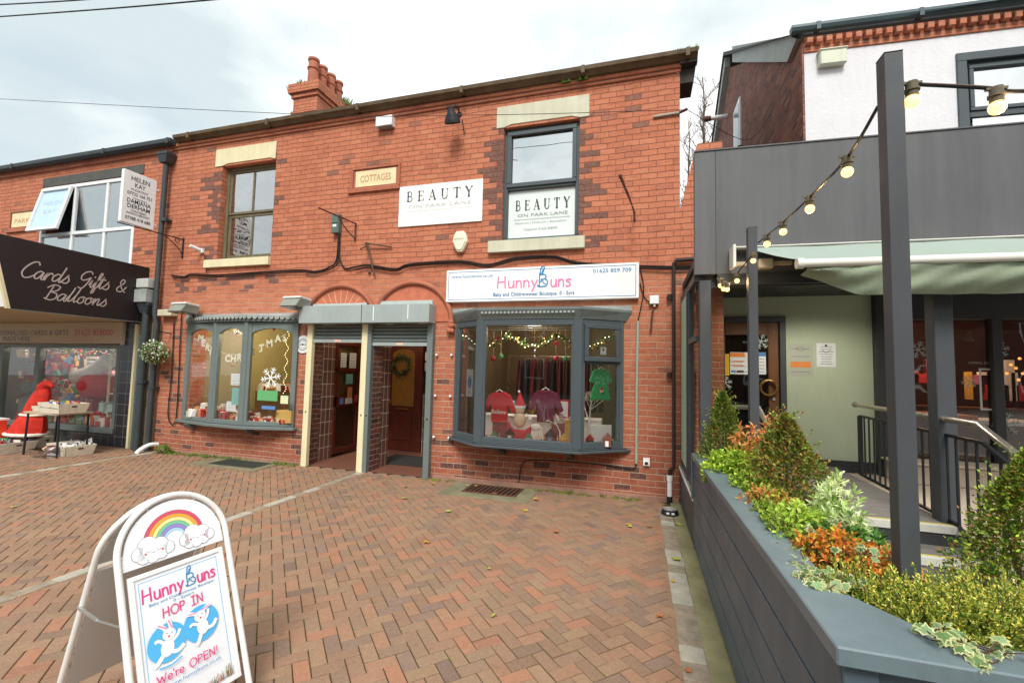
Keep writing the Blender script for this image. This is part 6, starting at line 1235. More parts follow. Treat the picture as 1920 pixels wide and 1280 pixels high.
def cone(lab, x, y, z, r, h, cols, n=5200, ls=.024, lean=0.):
    x -= .04; r *= 1.1
    t = thing('topiary_cone', lab, 'shrub', (x, y, z)); L_ = Leaves(); rn = random.Random(int(x * 100)); ph = [rn.uniform(0, 6.28) for _ in range(6)]
    for _ in range(n):
        f = random.random() ** .75; zz = z + h * (1 - f) if False else z + h * f * 1.0
        ff = (zz - z) / h; a = random.uniform(0, 6.28); lump = 1 + .20 * math.sin(3 * a + ph[0] + ff * 6) + .14 * math.sin(7 * a + ph[1] - ff * 11) + .10 * math.sin(13 * a + ph[2] + ff * 23)
        rr_ = r * (1 - ff) ** .75 * lump * (1 - .45 * random.random() ** 2.2) * (.75 + .25 * min(1, ff * 6)); p = Vector((x + rr_ * math.cos(a) + lean * ff, y + rr_ * math.sin(a), zz))
        d = Vector((math.cos(a), math.sin(a), .55)) + rv(.6); L_.small(p, d, ls * random.uniform(.5, 1.35), ls * random.uniform(.25, .42), pick(['#8a6a3a', '#7a5a34'] if random.random() < .05 else cols, .75 + .45 * random.random()))
    for _ in range(110): a = random.uniform(0, 6.28); f = random.random() ** 1.3; rr_ = r * (1 - f) ** .75; p = Vector((x + rr_ * math.cos(a), y + rr_ * math.sin(a), z + h * f)); d = Vector((math.cos(a), math.sin(a), 1.2)); [L_.small(p + d * .012 * k, d + rv(.8), ls, ls * .33, pick(cols, 1.25)) for k in range(5)]
    L_.build('foliage', t); stem(t, [[(x, y, z - .12), (x, y, z + h * .8)], [(x, y, z), (x + .05, y, z + h * .4)], [(x, y, z), (x - .04, y + .03, z + h * .45)]], .008); return t
def bush(nm, lab, x, y, z, rx, ry, rz, cols, n=1200, ll=.04, lw=.010, tip=None, up=.8, small=False, whorl=5, cat='shrub'):
    if x > .6 and cat == 'shrub': x -= .055; rx *= 1.2; ry *= 1.12; n = int(n * 1.35)
    t = thing(nm, lab, cat, (x, y, z)); L_ = Leaves(); st = []
    for _ in range(n // whorl):
        a = random.uniform(0, 6.28); f = random.random() ** .45; el = math.acos(random.uniform(-.15, 1)); p = Vector((x + rx * f * math.cos(a) * math.sin(el), y + ry * f * math.sin(a) * math.sin(el), z + rz * f * math.cos(el) + rz * .08 * random.gauss(0, 1)))
        ax = (Vector((math.cos(a) * math.sin(el), math.sin(a) * math.sin(el), math.cos(el) + up)) + rv(.25)).normalized(); tp = tip and f > .72 and random.random() < .75
        for k in range(whorl):
            d = ax * random.uniform(.5, 1.1) + rv(.6); c = pick(tip if tp else cols)
            (L_.small if small else L_.leaf)(p + ax * .004 * k, d, ll * random.uniform(.6, 1.15), lw, c)
        if random.random() < .05: st.append([(x + rx * .2 * math.cos(a), y + ry * .2 * math.sin(a), z - .1), p])
    L_.build('foliage', t); stem(t, st or [[(x, y, z - .1), (x, y, z + rz * .6)]], .003); return t
G1 = ['#5c7a2a', '#6f8a34', '#4c6a26', '#8a9a3c', '#7a7a34']; G2_ = ['#9cb83c', '#b4c84a', '#86a834', '#c2d05a', '#7a9a34']; G3 = ['#7d8a3a', '#94683a', '#a8843c', '#6a7a34', '#b0904a', '#5e7430', '#8a5a3c']; OR = ['#d8843a', '#e0943c', '#c86a34', '#e0a84a', '#b8a438']; RT_ = ['#c87a4c', '#c8945a', '#b4603c', '#d0a060']
cone('dark green clipped cone shrub at the far end of the planter', .72, -1.86, .80, .17, .66, ['#5f7a2c', '#4c6826', '#7d8c34', '#6a7230', '#8a8438', '#3f5a22'], 6500, .020)
bush('shrub', 'light green leafy bush in front of the far cone shrub', .72, -2.30, .84, .17, .2, .19, G2_, 1900, .038, .010)
bush('shrub', 'orange tipped upright shoots beside the slim post, left side', .80, -2.22, .90, .06, .06, .28, G2_ + RT_, 330, .055, .009, RT_, 1.2)
bush('shrub', 'tall pink and cream tipped shoots just right of the slim post', .96, -2.15, .86, .10, .1, .36, RT_ + ['#9aa04a'], 900, .045, .009, ['#dc9a6a', '#e2b46a', '#cc7a50'], 1.2)
cone('clipped cone shrub with bronze leaves in the middle of the planter', .93, -2.80, .78, .24, .58, G3 + G1, 8200, .022)
bush('shrub', 'olive green bush against the cap left of the bronze cone', .72, -2.85, .82, .13, .2, .15, G1 + G2_, 1400, .030, .008)
bush('shrub', 'bronze and green low shrub in front of the bronze cone', .73, -3.25, .82, .14, .16, .16, G3 + G2_, 1500, .026, .007, ['#c8844a', '#b4a04a'])
bush('shrub', 'bright lime leafed shrub near the middle of the cap', .80, -3.50, .84, .11, .14, .13, ['#b8cc5a', '#c8d46a', '#98b84a', '#a4c050'], 1100, .036, .008)
bush('shrub', 'pale variegated upright shrub behind the orange shrub', .98, -3.45, .84, .10, .10, .26, ['#c4d494', '#dfe6b8', '#a4bc6a', '#7a9a44'], 900, .050, .006, ['#e4e8c4', '#c8d89a'], 1.1)
bush('shrub', 'dark green leafy shrub beside the variegated one', .92, -3.72, .82, .14, .12, .14, ['#4f7a34', '#5f8a3a', '#3f6a2c'], 800, .040, .008)
bush('shrub', 'orange red leafed shrub left of the thick post', .78, -3.98, .84, .165, .13, .16, ['#a87a34', '#8a8434', '#c87a3c', '#7a8434'], 2600, .022, .006, OR, .8)
bush('shrub', 'small peach and green shrub right behind the thick post base', .97, -3.95, .83, .08, .1, .12, ['#b0904a', '#a4a04a'], 900, .020, .005, ['#dc9a70', '#c8a05a'])
# heathers: upright spikes with tiny needles and yellow tips
def heather(lab, x, y, z, rx, ry, h, n=210, seed=1):
    h *= 1.22; n = int(n * 1.15)
    t = thing('heather', lab, 'heather', (x, y, z)); L_ = Leaves(); st = []; HG = ['#5f7a2c', '#4c6a24', '#748c34', '#86983c']; HY = ['#d8cc5a', '#e4dc7a', '#c8b848', '#dcd468']
    for _ in range(n):
        a = random.uniform(0, 6.28); f = math.sqrt(random.random()); b0 = Vector((x + rx * f * math.cos(a) * .7, y + ry * f * math.sin(a) * .7, z)); d = Vector((math.cos(a) * f * .9, math.sin(a) * f * .9, 1.)) + rv(.15); d.normalize(); hh = h * random.uniform(.65, 1.1) * (1 - .3 * f)
        k = 0
        while k < hh:
            p = b0 + d * k; u = k / hh; c = pick(HY) if (u > .55 and random.random() < .42) else pick(HG, .7 + .5 * u); L_.small(p, d * .9 + rv(.5), .0105, .0019 if u < .5 else .0026, c); k += .0026
        st.append([b0, b0 + d * hh])
    L_.build('foliage', t); stem(t, st[::3], .0012); return t
heather('yellow tipped heather behind the corner of the planter cap', .70, -4.28, .80, .13, .14, .17, 230)
heather('yellow tipped heather directly in front of the thick post', .88, -4.33, .80, .15, .12, .19, 260)
heather('yellow tipped heather between the thick post and the right cone shrub', 1.04, -4.28, .80, .14, .14, .20, 250)
heather('low yellow tipped heather at the right frame edge behind the cap', 1.18, -4.42, .80, .14, .10, .14, 220)
heather('dense green heather along the front cap below the trailing ivy', .98, -4.46, .80, .16, .07, .11, 170)
cone('large clipped cone shrub cut by the right frame edge', 1.33, -4.02, .76, .20, .60, G1 + G2_[:2] + ['#94683a', '#4f6a2a'], 15000, .0145)
bush('shrub', 'straggly olive undergrowth filling the planter between the shrubs', .80, -3.1, .80, .20, .95, .10, G1 + G3 + G2_, 2600, .030, .007)
bush('shrub', 'low bright green growth leaning over the cap left of the orange shrub', .67, -3.68, .87, .08, .30, .11, G2_ + G1, 1300, .028, .007)
# ivy
def ivy(lab, spots, n, size=.028):
    x, y, z = spots[0]; t = thing('ivy', lab, 'ivy', (x, y, z)); L_ = Leaves(); st = []; P = []
    C1, C2_ = ['#6f8a5c', '#5f7e4c', '#7c9668', '#557244'], ['#b8b684', '#aeb078', '#c4c094']
    for k in range(n):
        s0 = Vector(random.choice(spots)) + Vector((random.gauss(0, .022), random.gauss(0, .022), abs(random.gauss(0, .018)))); P.append(s0); nrm = (Vector((-.35, -.6, 1.0)) + rv(.4)).normalized(); u = nrm.orthogonal().normalized(); u.rotate(Matrix.Rotation(random.uniform(0, 6.28), 3, nrm)); v = nrm.cross(u); sz = size * random.uniform(.6, 1.25)
        out = [(0, -.35), (.35, -.55), (.62, -.25), (.95, -.1), (.55, .18), (.55, .45), (.22, .5), (0, 1.05), (-.22, .5), (-.55, .45), (-.55, .18), (-.95, -.1), (-.62, -.25), (-.35, -.55)]; ce = pick(C2_); ci = pick(C1)
        o1 = [s0 + u * a * sz + v * b_ * sz - nrm * (a * a + b_ * b_) * sz * .25 for a, b_ in out]; o2 = [s0 + u * a * sz * .74 + v * b_ * sz * .74 - nrm * (a * a + b_ * b_) * sz * .14 + nrm * .0006 for a, b_ in out]
        m = len(out); L_.b.add(o1 + o2, [(i, (i + 1) % m, m + (i + 1) % m, m + i) for i in range(m)]); L_.c += [ce] * m + [ce] * m; L_.b.add(o2 + [s0 + nrm * .0008], [(i, (i + 1) % m, m) for i in range(m)]); L_.c += [ci] * (m + 1)
    for i in range(0, len(P) - 1, 2): st.append([P[i], (P[i] + P[i + 1]) / 2 - Vector((0, 0, .01)), P[i + 1]]) if (P[i] - P[i + 1]).length < .14 else None
    L_.build('foliage', t); stem(t, st or [[P[0], P[1]]], .0014); return t
g3 = lambda px, py, z: (*PG(px, py, z), z)
ivy('variegated cream edged ivy spilling over the cap left of the thick post', [g3(x, y, .93) for x, y in ((1505, 1065), (1515, 1085), (1535, 1085), (1525, 1105), (1545, 1112), (1560, 1090), (1580, 1085), (1505, 1090), (1560, 1105), (1530, 1100))], 100, .022)
ivy('few variegated ivy leaves on the orange shrub', [g3(x, y, .98) for x, y in ((1600, 1032), (1630, 1045), (1645, 1060), (1565, 985), (1585, 975), (1520, 1000))], 20, .018)
ivy('variegated ivy hanging over the front cap near the right corner', [g3(x, y, .955) for x, y in ((1735, 1180), (1752, 1200), (1790, 1205), (1815, 1215), (1832, 1240), (1838, 1250), (1770, 1215), (1885, 1228), (1905, 1232))], 34, .021)
# weed by the drainpipes
bush('weed', 'small green weed at the foot of the brick left of the left bay', -8.0, -.15, .02, .16, .08, .12, ['#6a8a3a', '#86a04a', '#5a7a34'], 260, .05, .01, cat='weed')
# bare tree between the buildings
def tree(x, y, h, lab, seed, w=1.5):
    rn = random.Random(seed); t = thing('bare_tree', lab, 'tree', (x, y, 0)); tr = MB(mat('bark', '#6a5a4c', .9, .3, 5, .3)); cr_ = MB(mat('twig', '#6a5848', .9, .2, 5, 0))
    P = [Vector((x + rn.gauss(0, .05), y, h * i / 14)) for i in range(15)]; tr.tube(P, .1, 7, rs=[.15 * (1 - i / 15) + .012 for i in range(15)])
    def br(p, d, l, r, k):
        q = p; pts = [p]
        for i in range(4): d = (d + Vector((rn.gauss(0, .13), rn.gauss(0, .13), rn.gauss(.08, .07)))).normalized(); q = q + d * l / 4; pts.append(q)
        cr_.tube(pts, r, 4, rs=[r, r * .85, r * .7, r * .55, r * .4])
        if k < 3:
            for _ in range(4 if k < 2 else 3):
                f = rn.choice((1, 2, 2, 3, 4)); a = rn.uniform(0, 6.28); br(pts[f], (d + Vector((math.cos(a), math.sin(a), rn.uniform(-.1, .5))) * .7).normalized(), l * rn.uniform(.45, .65), r * .55, k + 1)
    for i in range(22):
        z = h * (.40 + .58 * i / 22); a = rn.uniform(0, 6.28); br(Vector((x, y, z)), Vector((math.cos(a), math.sin(a), rn.uniform(.7, 1.6))).normalized(), w * (1.15 - .6 * i / 22) * rn.uniform(.8, 1.2), .045 * (1.1 - .6 * i / 22), 0)
    tr.build('trunk', t, smooth=True, calc=False); cr_.build('crown', t, calc=False)
tree(2.75, 15, 15.2, 'taller bare tree in the gap between the brick building and the pub', 5)
tree(2.35, 18, 14.8, 'thinner bare tree standing left of the taller one in the gap', 8, 1.4)
# ------------------------------------------------------------------ A-board
a0 = Vector((-2.0917, -4.5961, .6766)); U = Vector((.14612547, .98926606, 0)); V = Vector((.34016788, -.05024654, -.93902135)); N_ = Vector((.98926606, -.14612547, 0)); NF = U.cross(V) * 1; NF = NF if NF.dot(CAM - a0) > 0 else -NF; NF.normalize()
AW = .397
t = thing('pavement_sign', 'white arched A-board pavement sign with rainbow header and rabbit poster', 'pavement sign', (a0.x, a0.y, 0))
def A3(u, v, n=0., side=1):
    p = a0 + U * u + V * v + NF * n
    return p
FR = mat('white_powder_coat', '#ecece8', .35, .14, 7, .05); cxu, rad, csv = AW / 2 + .002, .228, -.075; Lf = (a0.z) / .939
def arcframe(n): return [A3(cxu - rad, Lf - .004, n)] + [A3(cxu - rad, v, n) for v in (.4, .15, .0)] + [A3(cxu - rad * math.cos(t_), csv - rad * math.sin(t_), n) for t_ in [math.pi * i / 24 for i in range(25)]] + [A3(cxu + rad, v, n) for v in (.0, .15, .4)] + [A3(cxu + rad, Lf - .004, n)]
b = MB(FR); b.tube(arcframe(-.0), .0135, 12); b.build('front_frame', t, smooth=True)
# rear frame mirrored about the hinge line behind the arch top
H0 = A3(cxu, csv - rad * .86, -.016); Nh = Vector((N_.x, N_.y, 0)).normalized()
def mir(p): p = Vector(p); k = (p - H0).dot(Nh); return p - Nh * 2 * k
b = MB(FR); b.tube([mir(p) for p in arcframe(0)], .0135, 12); b.build('rear_frame', t, smooth=True)
PNL = mat('poster_white', '#e9ecf0', .25, .02, 2, 0); PNB = mat('panel_grey_white', '#c9c8c4', .5, .06, 3, .03)
def header(n): 
    q = [(-.012, -.028), (AW + .010, -.028), (AW + .010, -.07)] + [(cxu + (rad - .022) * math.cos(t_), csv - (rad - .022) * math.sin(t_)) for t_ in [math.pi * i / 20 for i in range(1, 20)]] + [(-.012, -.07)]
    return [A3(u, v, n) for u, v in q]
b = MB(PNL); b.prism(header(.002), -NF * .005); hd = b.build('header_panel', t)
b = MB(PNB); b.prism([mir(p) for p in header(.002)], Vector((NF.x * 0, 0, 0)) + (mir(A3(0, 0, -.005)) - mir(A3(0, 0, 0)))); b.build('rear_header_panel', t)
hh = .60
b = MB(WPVC); b.prism([A3(0, 0, -.008), A3(AW, 0, -.008), A3(AW, hh, -.008), A3(0, hh, -.008)], NF * .008); 
for a_, c_, e_, f_ in ((0, AW, 0, .02), (0, AW, hh - .02, hh), (0, .02, .02, hh - .02), (AW - .02, AW, .02, hh - .02)): b.prism([A3(a_, e_, .0), A3(c_, e_, .0), A3(c_, f_, .0), A3(a_, f_, .0)], NF * .007)
b.build('poster_frame', t, bevel=.002)
b = MB(PNB); b.prism([mir(A3(-.01, 0, 0)), mir(A3(AW + .01, 0, 0)), mir(A3(AW + .01, hh, 0)), mir(A3(-.01, hh, 0))], mir(A3(0, 0, -.012)) - mir(A3(0, 0, 0))); b.build('rear_panel', t, bevel=.002)
b = MB(mat('bolt_steel', '#b9bcba', .35, .1, 5, 0, metal=.6))
for u in (cxu - rad, cxu + rad):
    p = A3(u, .17, 0); q_ = mir(A3(u, .17, 0)); mid = (p + q_) / 2 + Vector((0, 0, -.015)); off = U * (-.016 if u < cxu else .016); b.tube([p + off, mid + off], .004, 4); b.tube([mid + off, q_ + off], .007, 4); b.ball(mid + off, .008, 6)
for v in (.03, .12, .28, .42):
    for u in (cxu - rad + .02,): b.ball(mir(A3(u, v, 0)) + U * -.0, .006, 6)
for u in (cxu - .10, cxu + .10): b.ball(A3(u, -.26, .0), .006, 6)
b.build('brace', t)
# poster artwork, in panel coordinates (u right, w up)
Wd_ = -V
b = MB(); d = Draw(b, A3(0, 0, .003), U, Wd_, NF); d.k = 3; d.st = .00007
RB = [mat('rainbow_%d' % i, c, .4, 0, 2, 0) for i, c in enumerate(('#d8506a', '#f2a83c', '#f4ec9a', '#7cc49a', '#9a86d0', '#a8d8f4', '#eef6fc'))]; OL = mat('outline_grey', '#5a5a60', .5, 0, 2, 0)
rx, ry_ = .196, .105
def band(r0, r1, mt):
    pts = [(rx + r1 * math.cos(t_), ry_ + r1 * math.sin(t_)) for t_ in [math.pi * i / 30 for i in range(-1, 32)]]; pi_ = [(rx + r0 * math.cos(t_), ry_ + r0 * math.sin(t_)) for t_ in [math.pi * i / 30 for i in range(31, -2, -1)]]
    n = len(pts); d.k += 1; d.mb.add([d.P(*p) for p in pts + pi_[::-1]], [(i, i + 1, n + i + 1, n + i) for i in range(n - 1)], mt)
rs_ = [.128, .112, .096, .080, .064, .048, .038, .0]
for i in range(6): band(rs_[i + 1], rs_[i], RB[i]); d.line([(rx + rs_[i] * math.cos(t_), ry_ + rs_[i] * math.sin(t_)) for t_ in [math.pi * j / 24 for j in range(25)]], .0016, OL)
CL = mat('cloud_white', '#f4f5f8', .4, 0, 2, 0); CLS = mat('cloud_grey', '#dcdde4', .4, 0, 2, 0); BLS = mat('blush_red', '#d8506a', .4, 0, 2, 0)
def cloud(x, y, s):
    ls = [(-.055, -.004, .030), (-.02, .022, .040), (.028, .014, .034), (.060, -.008, .026), (.03, -.022, .026), (-.005, -.026, .028), (-.04, -.024, .026)]
    for q, r in ((1.0, .0016), (0, 0)):
        for (a, c, rr_) in ls: d.disc(x + a * s, y + c * s, (rr_ + (.0016 if q else 0)) * s, OL if q else CL, n=18); d.k -= 1
        d.k += 1
    d.disc(x, y, .042 * s, CL); 
    for (a, c) in ((-.018, -.002), (.022, .0)): d.line([(x + (a - .009) * s, y + c), (x + a * s, y + c - .006 * s), (x + (a + .009) * s, y + c)], .0022 * s, OL, 3)
    d.line([(x - .005 * s, y - .008 * s), (x + .001 * s, y - .013 * s), (x + .008 * s, y - .008 * s)], .002 * s, OL, 3); d.disc(x - .032 * s, y - .011 * s, .005 * s, BLS); d.disc(x + .036 * s, y - .008 * s, .005 * s, BLS)
cloud(.105, .085, .98); cloud(.290, .088, .92)
b.build('header_art', t, calc=False)
b = MB(); d = Draw(b, A3(0, hh, .0012), U, Wd_, NF); H_ = hh; d.st = .0001; SKYB = mat('poster_sky_blue', '#55b4ea', .4, 0, 2, 0)
d.rect(.02, .02, AW - .02, H_ - .02, PNL); d.frame(.034, .03, AW - .034, H_ - .035, .0035, LBL)
d.glyphs('Hunny', COMIC, .045, H_ - .122, .056, DPINK, .14, width=.165, rot=0); bunny_b(d, .215, H_ - .120, .078, .005, BLUE, LBL); d.glyphs('uns', COMIC, .266, H_ - .122, .056, DPINK, .14, width=.085)
d.text('Baby and Childrenswear Boutique', .20, H_ - .143, .0115, BLUE, width=.27, align='CENTER'); d.text('0 - 5years', .20, H_ - .160, .0115, BLUE, width=.085, align='CENTER')
d.glyphs('HOP IN', COMIC, .112, H_ - .208, .038, DPINK, .13, width=.17)
for cx_, cy_ in ((.115, .292), (.257, .303)): d.disc(cx_, cy_, .076, SKYB, n=32)
d.k += 1; FURW = mat('rabbit_white', '#f6f4f6', .4, 0, 2, 0); EARP = mat('rabbit_pink', '#ee8fae', .4, 0, 2, 0); SH = mat('rabbit_shade', '#d5d6e2', .4, 0, 2, 0)
def rab(x, y, s, tilt, ears):
    c, s_ = math.cos(tilt), math.sin(tilt); T = lambda a, b_: (x + (a * c - b_ * s_) * s, y + (a * s_ + b_ * c) * s)
    def lim(pts, w): d.line([T(*p) for p in pts], w * s * 1.12, SH, 4); d.line([T(*p) for p in pts], w * s, FURW, 4)
    lim([(-.2, .1), (-.55, .35), (-.75, .3)], .17); lim([(.2, .15), (.5, .45), (.62, .75)], .17); lim([(-.15, -.45), (-.45, -.9), (-.62, -1.05)], .24); lim([(.2, -.4), (.65, -.45), (.95, -.2)], .22)
    X, Yq = T(0, -.15); d.disc(X, Yq, .40 * s, SH, .52 * s, rot=tilt); d.disc(X, Yq + .01 * s, .37 * s, FURW, .49 * s, rot=tilt)
    for (ax_, ay_), fl in ears: 
        d.line([T(.12 * fl, .8), T(ax_ * .6 + .05 * fl, ay_ * .75 + .2), T(ax_, ay_)], .24 * s, SH, 5); d.line([T(.12 * fl, .8), T(ax_ * .6 + .05 * fl, ay_ * .75 + .2), T(ax_, ay_)], .21 * s, FURW, 5); d.line([T(.14 * fl, .95), T(ax_ * .6 + .05 * fl, ay_ * .75 + .2), T(ax_ * .95, ay_ * .98)], .09 * s, EARP, 5)
    X, Yq = T(0, .62); d.disc(X, Yq, .40 * s, SH, .36 * s, rot=tilt); d.disc(X, Yq + .01 * s, .38 * s, FURW, .34 * s, rot=tilt)
    for e_ in (-.15, .15): d.line([T(e_ - .06, .68), T(e_, .72), T(e_ + .06, .68)], .035 * s, OL, 3)
    X, Yq = T(.0, .50); d.disc(X, Yq, .07 * s, mat('mouth_red', '#c03a4a', .5, 0, 2, 0), .06 * s)
rab(.115, .280, .066, -.22, (((-.75, 1.25), -1), ((-.15, 1.45), 1))); rab(.257, .296, .063, .12, (((-.7, 1.1), -1), ((.8, 1.05), 1)))
d.line([(.075, .205), (.12, .200), (.16, .212)], .006, SKYB, 4)
d.glyphs("We're OPEN!", COMIC, .06, .150, .032, DPINK, .14, width=.25, rot=0); d.text('www.hunnybuns.co.uk', .095, .120, .015, BLUE, width=.22)
for _ in range(150): x = random.uniform(.10, AW - .034); k = random.uniform(.015, .07) * (x / AW) ** 2; d.line([(x, .030), (x + random.uniform(-.006, .006), .030 + k)], .0016, random.choice((MOSS, WEED, MC['leaf_yellow'], BLS))); d.k -= 1
b.build('poster_art', t, calc=False)
# ------------------------------------------------------------------ things in the right bay window
random.seed(31)
def cloth(name, lab, cat, X, Y, Z, pts, col, s=1., th=.05, extra=None, ang=0., spots=None):
    t = thing(name, lab, cat, (X, Y, Z)); b = MB(col); ca, sa = math.cos(ang), math.sin(ang); U_ = Vector((ca, sa, 0)); n_ = Vector((sa, -ca, 0)); P = [Vector((X, Y, Z)) + U_ * a * s + Vector((0, 0, c * s)) for a, c in pts]
    b.prism(P, n_ * -th); o = b.build('garment', t, bevel=.012, seg=2); b2 = MB(WHITE); h_ = Vector((X, Y, Z)); tp = max(c for a, c in pts) * s; b2.tube([h_ + U_ * -.05 * s + Vector((0, 0, tp)), h_ + Vector((0, 0, tp + .03)), h_ + U_ * .05 * s + Vector((0, 0, tp))], .008, 5); b2.build('hanger', t)
    if extra: b3 = MB(); d = Draw(b3, h_ + n_ * .003, U_, (0, 0, 1), n_); extra(d); b3.build('print', o, calc=False)
    return t
TEE = [(-.12, 0), (.12, 0), (.13, .26), (.20, .14), (.25, .17), (.17, .40), (.06, .45), (0, .43), (-.06, .45), (-.17, .40), (-.25, .17), (-.20, .14), (-.13, .26)]
DRS = [(-.20, 0), (.20, 0), (.12, .30), (.20, .30), (.22, .33), (.14, .52), (.05, .55), (0, .53), (-.05, .55), (-.14, .52), (-.22, .33), (-.20, .30), (-.12, .30)]
JR = mat('jersey_red', '#c8343c', .85, .12, 9, .4, 90); TART = mat('tartan_red', '#8a3a42', .85, .3, 30, .2); PLAID = mat('plaid_maroon', '#7c2f48', .85, .2, 25, .2); GRD = mat('dress_green', '#1fa05a', .8, .12, 9, .2)
def bp(px, py, Y): return PY(px, py, Y)
x, z = bp(935, 792, -.28); cloth('child_jumper', 'red child jumper reading Believe with tartan trousers in the right bay window', 'clothes', x, -.28, z, TEE, JR, .92, .05, lambda d: (d.text('Believe', -.10, .12, .055, WHITE, width=.2), d.line([(0, .14), (0, .19)], .01, GM[2])))
x2, z2 = bp(937, 825, -.26); b = MB(TART); b.prism([(x - .10, -.25, .66), (x - .02, -.25, .66), (x, -.25, .80), (x + .02, -.25, .66), (x + .11, -.25, .66), (x + .10, -.25, .95), (x - .10, -.25, .95)], (0, .04, 0)); tag(b.build('child_trousers', bevel=.008), 'tartan child trousers below the red jumper', 'clothes')
x, z = bp(1022, 792, -.26); cloth('child_shirt', 'dark red plaid child shirt in the right bay window', 'clothes', x, -.26, z, TEE, PLAID, .95, .05, lambda d: (d.line([(-.02, .0), (0, .24)], .006, PRN), d.line([(-.06, .02), (-.0, .2)], .004, PRN), d.line([(.05, .02), (.02, .2)], .004, PRN)))
x, z = bp(1127, 750, -.12); cloth('child_dress', 'bright green child dress hanging in the right cheek of the bay window', 'clothes', x, -.10, z, DRS, GRD, .74, .05, lambda d: ([d.disc(random.uniform(-.1, .1), random.uniform(.2, .31), .004, WHITE, n=6) for _ in range(40)], d.disc(.0, .12, .028, GM[6]), d.disc(.0, .145, .022, GM[0]), d.rect(.0, .08, .04, .105, BK)), ang=.55)
def toy_house(i, px, py, c1, c2, s=.055, Y=-.30):
    s *= 1.5
    x, z = bp(px, py, Y); z = .656; b = MB(c1); b.box(x - s / 2, x + s / 2, Y, Y + s, z, z + s * .9); b.prism([(x - s * .65, Y - .005, z + s * .85), (x + s * .65, Y - .005, z + s * .85), (x, Y - .005, z + s * 1.6)], (0, s + .01, 0), c2); b.box(x - s * .2, x + s * .2, Y - .003, Y - .001, z + .004, z + s * .7, GM[i % 10])
    return tag(b.build('toy_house'), ('small white toy house with a green roof below the red jumper', 'dark roofed brown toy house beside the tartan trousers', 'white toy house with a green roof under the toy sleigh', 'ivory toy house with a tan roof right of the toy deer', 'dark roofed brown toy house below the plaid shirt', 'ochre toy house near the right end of the middle pane', 'brown toy house in the left cheek of the right bay', 'brown toy house with a red roof in the right cheek of the bay', 'plain brown toy house under the green dress')[i], 'toy house', 'row of toy houses along the bay window shelf')
for i, (px, c1, c2, s) in enumerate(((925, GM[8], GM[2], .05), (955, GM[7], BLK2, .075), (990, GM[8], GM[2], .05), (1008, GM[1], GM[6], .05), (1030, GM[7], BLK2, .08), (1055, GM[3], GM[3], .06), (878, GM[7], GM[7], .05), (1105, GM[7], GM[0], .06), (1138, GM[7], GM[7], .07))): toy_house(i, px, 830, c1, c2, s, -.32 if 900 < px < 1070 else -.20)
def scl(b, x, y, z, k): b.v = [(x + (p[0] - x) * k, y + (p[1] - y) * k * .7, z + (p[2] - z) * k) for p in b.v]
x, z = bp(972, 800, -.27); t = thing('toy_sleigh', 'red toy sleigh with a white deer in the right bay window', 'toy', (x, -.27, z)); z = .67
b = MB(JR); b.prism([(x - .10, -.30, z + .02), (x + .10, -.30, z + .02), (x + .12, -.30, z + .14), (x + .05, -.30, z + .09), (x - .07, -.30, z + .10), (x - .11, -.30, z + .17)], (0, .1, 0)); scl(b, x, -.25, .67, 1.45); b.build('sleigh', t, bevel=.006)
b = MB(mat('plush_white', '#ece6dc', .9, .1, 20, .3)); b.ball((x + .16, -.25, z + .13), .035, 10, sx=1.5); b.ball((x + .11, -.27, z + .2), .022, 8); 
for a in (-.03, .0, .03, .05): b.tube([(x + .16 + a, -.25, z + .12), (x + .17 + a * 1.3, -.26, z + .0)], .008, 5)
b.tube([(x + .10, -.27, z + .21), (x + .07, -.27, z + .26)], .004, 4); scl(b, x, -.25, .67, 1.45); b.build('deer', t, smooth=True)
b = MB(GM[6]); b.ball((x + .0, -.22, z + .18), .06, 12, sz=1.2); b.ball((x + .0, -.22, z + .27), .048, 12); b.lathe((x, -.22, z + .29), [(.05, 0), (.05, .02), (.03, .07), (.008, .13)], 12, JR); b.lathe((x, -.22, z + .285), [(.054, 0), (.056, .02), (.04, .022)], 12, WHITE); b.ball((x - .01, -.22, z + .43), .013, 8, WHITE); scl(b, x, -.22, .67, 1.5); tag(b.build('teddy_bear', smooth=True), 'tan teddy bear in a red pointed hat behind the toy sleigh', 'toy')
for px, c, lab in ((962, 'goods_blue_egg', 'pale blue egg shaped toy left of the teddy bear'), (998, 'goods_yellow_egg', 'yellow egg shaped toy right of the teddy bear')):
    x_, z_ = bp(px, 765, -.1); b = MB(mat(c, '#6cc4c8' if 'blue' in c else '#e8b83a', .4, .05, 5, 0)); b.ball((x_, -.1, z_), .05, 12, sz=1.35); b.ball((x_, -.1, z_ + .07), .035, 10); tag(b.build('egg_toy', smooth=True), lab, 'toy')
b = MB(WHITE); b.box(-2.3, -.5, .10, .34, .656, .94); b.box(-2.3, -.5, .08, .36, .942, .96); tag(b.build('display_ledge', bevel=.004), 'white ledge running behind the toys in the right bay window', 'ledge')
def twig_tree(px, py, Y, h, seed, lab, s=1):
    rn = random.Random(seed); x, _ = bp(px, py, Y); z = .66; b = MB(mat('white_twig', '#e6e2da', .7, .05, 9, 0)); tips = []
    def gr(p, d, l, r, k):
        q = p + d * l; b.tube([p, q], r, 5)
        if k > 3: tips.append(q); return
        for _ in range(3): gr(q, (d + Vector((rn.gauss(0, .55), rn.gauss(0, .3), rn.gauss(.1, .3)))).normalized(), l * .68, r * .65, k + 1)
    gr(Vector((x, Y, z)), Vector((0, 0, 1)), h * .35, .012, 0); t = thing('twig_tree', lab, 'decoration', (x, Y, z)); b.build('branches', t, calc=False); b = MB()
    for q in tips[::4]: b.ball(q, .010, 8, rn.choice((GM[0], WHITE, GM[9])))
    b.build('bauble', t, smooth=True, calc=False)
b = MB(TART)
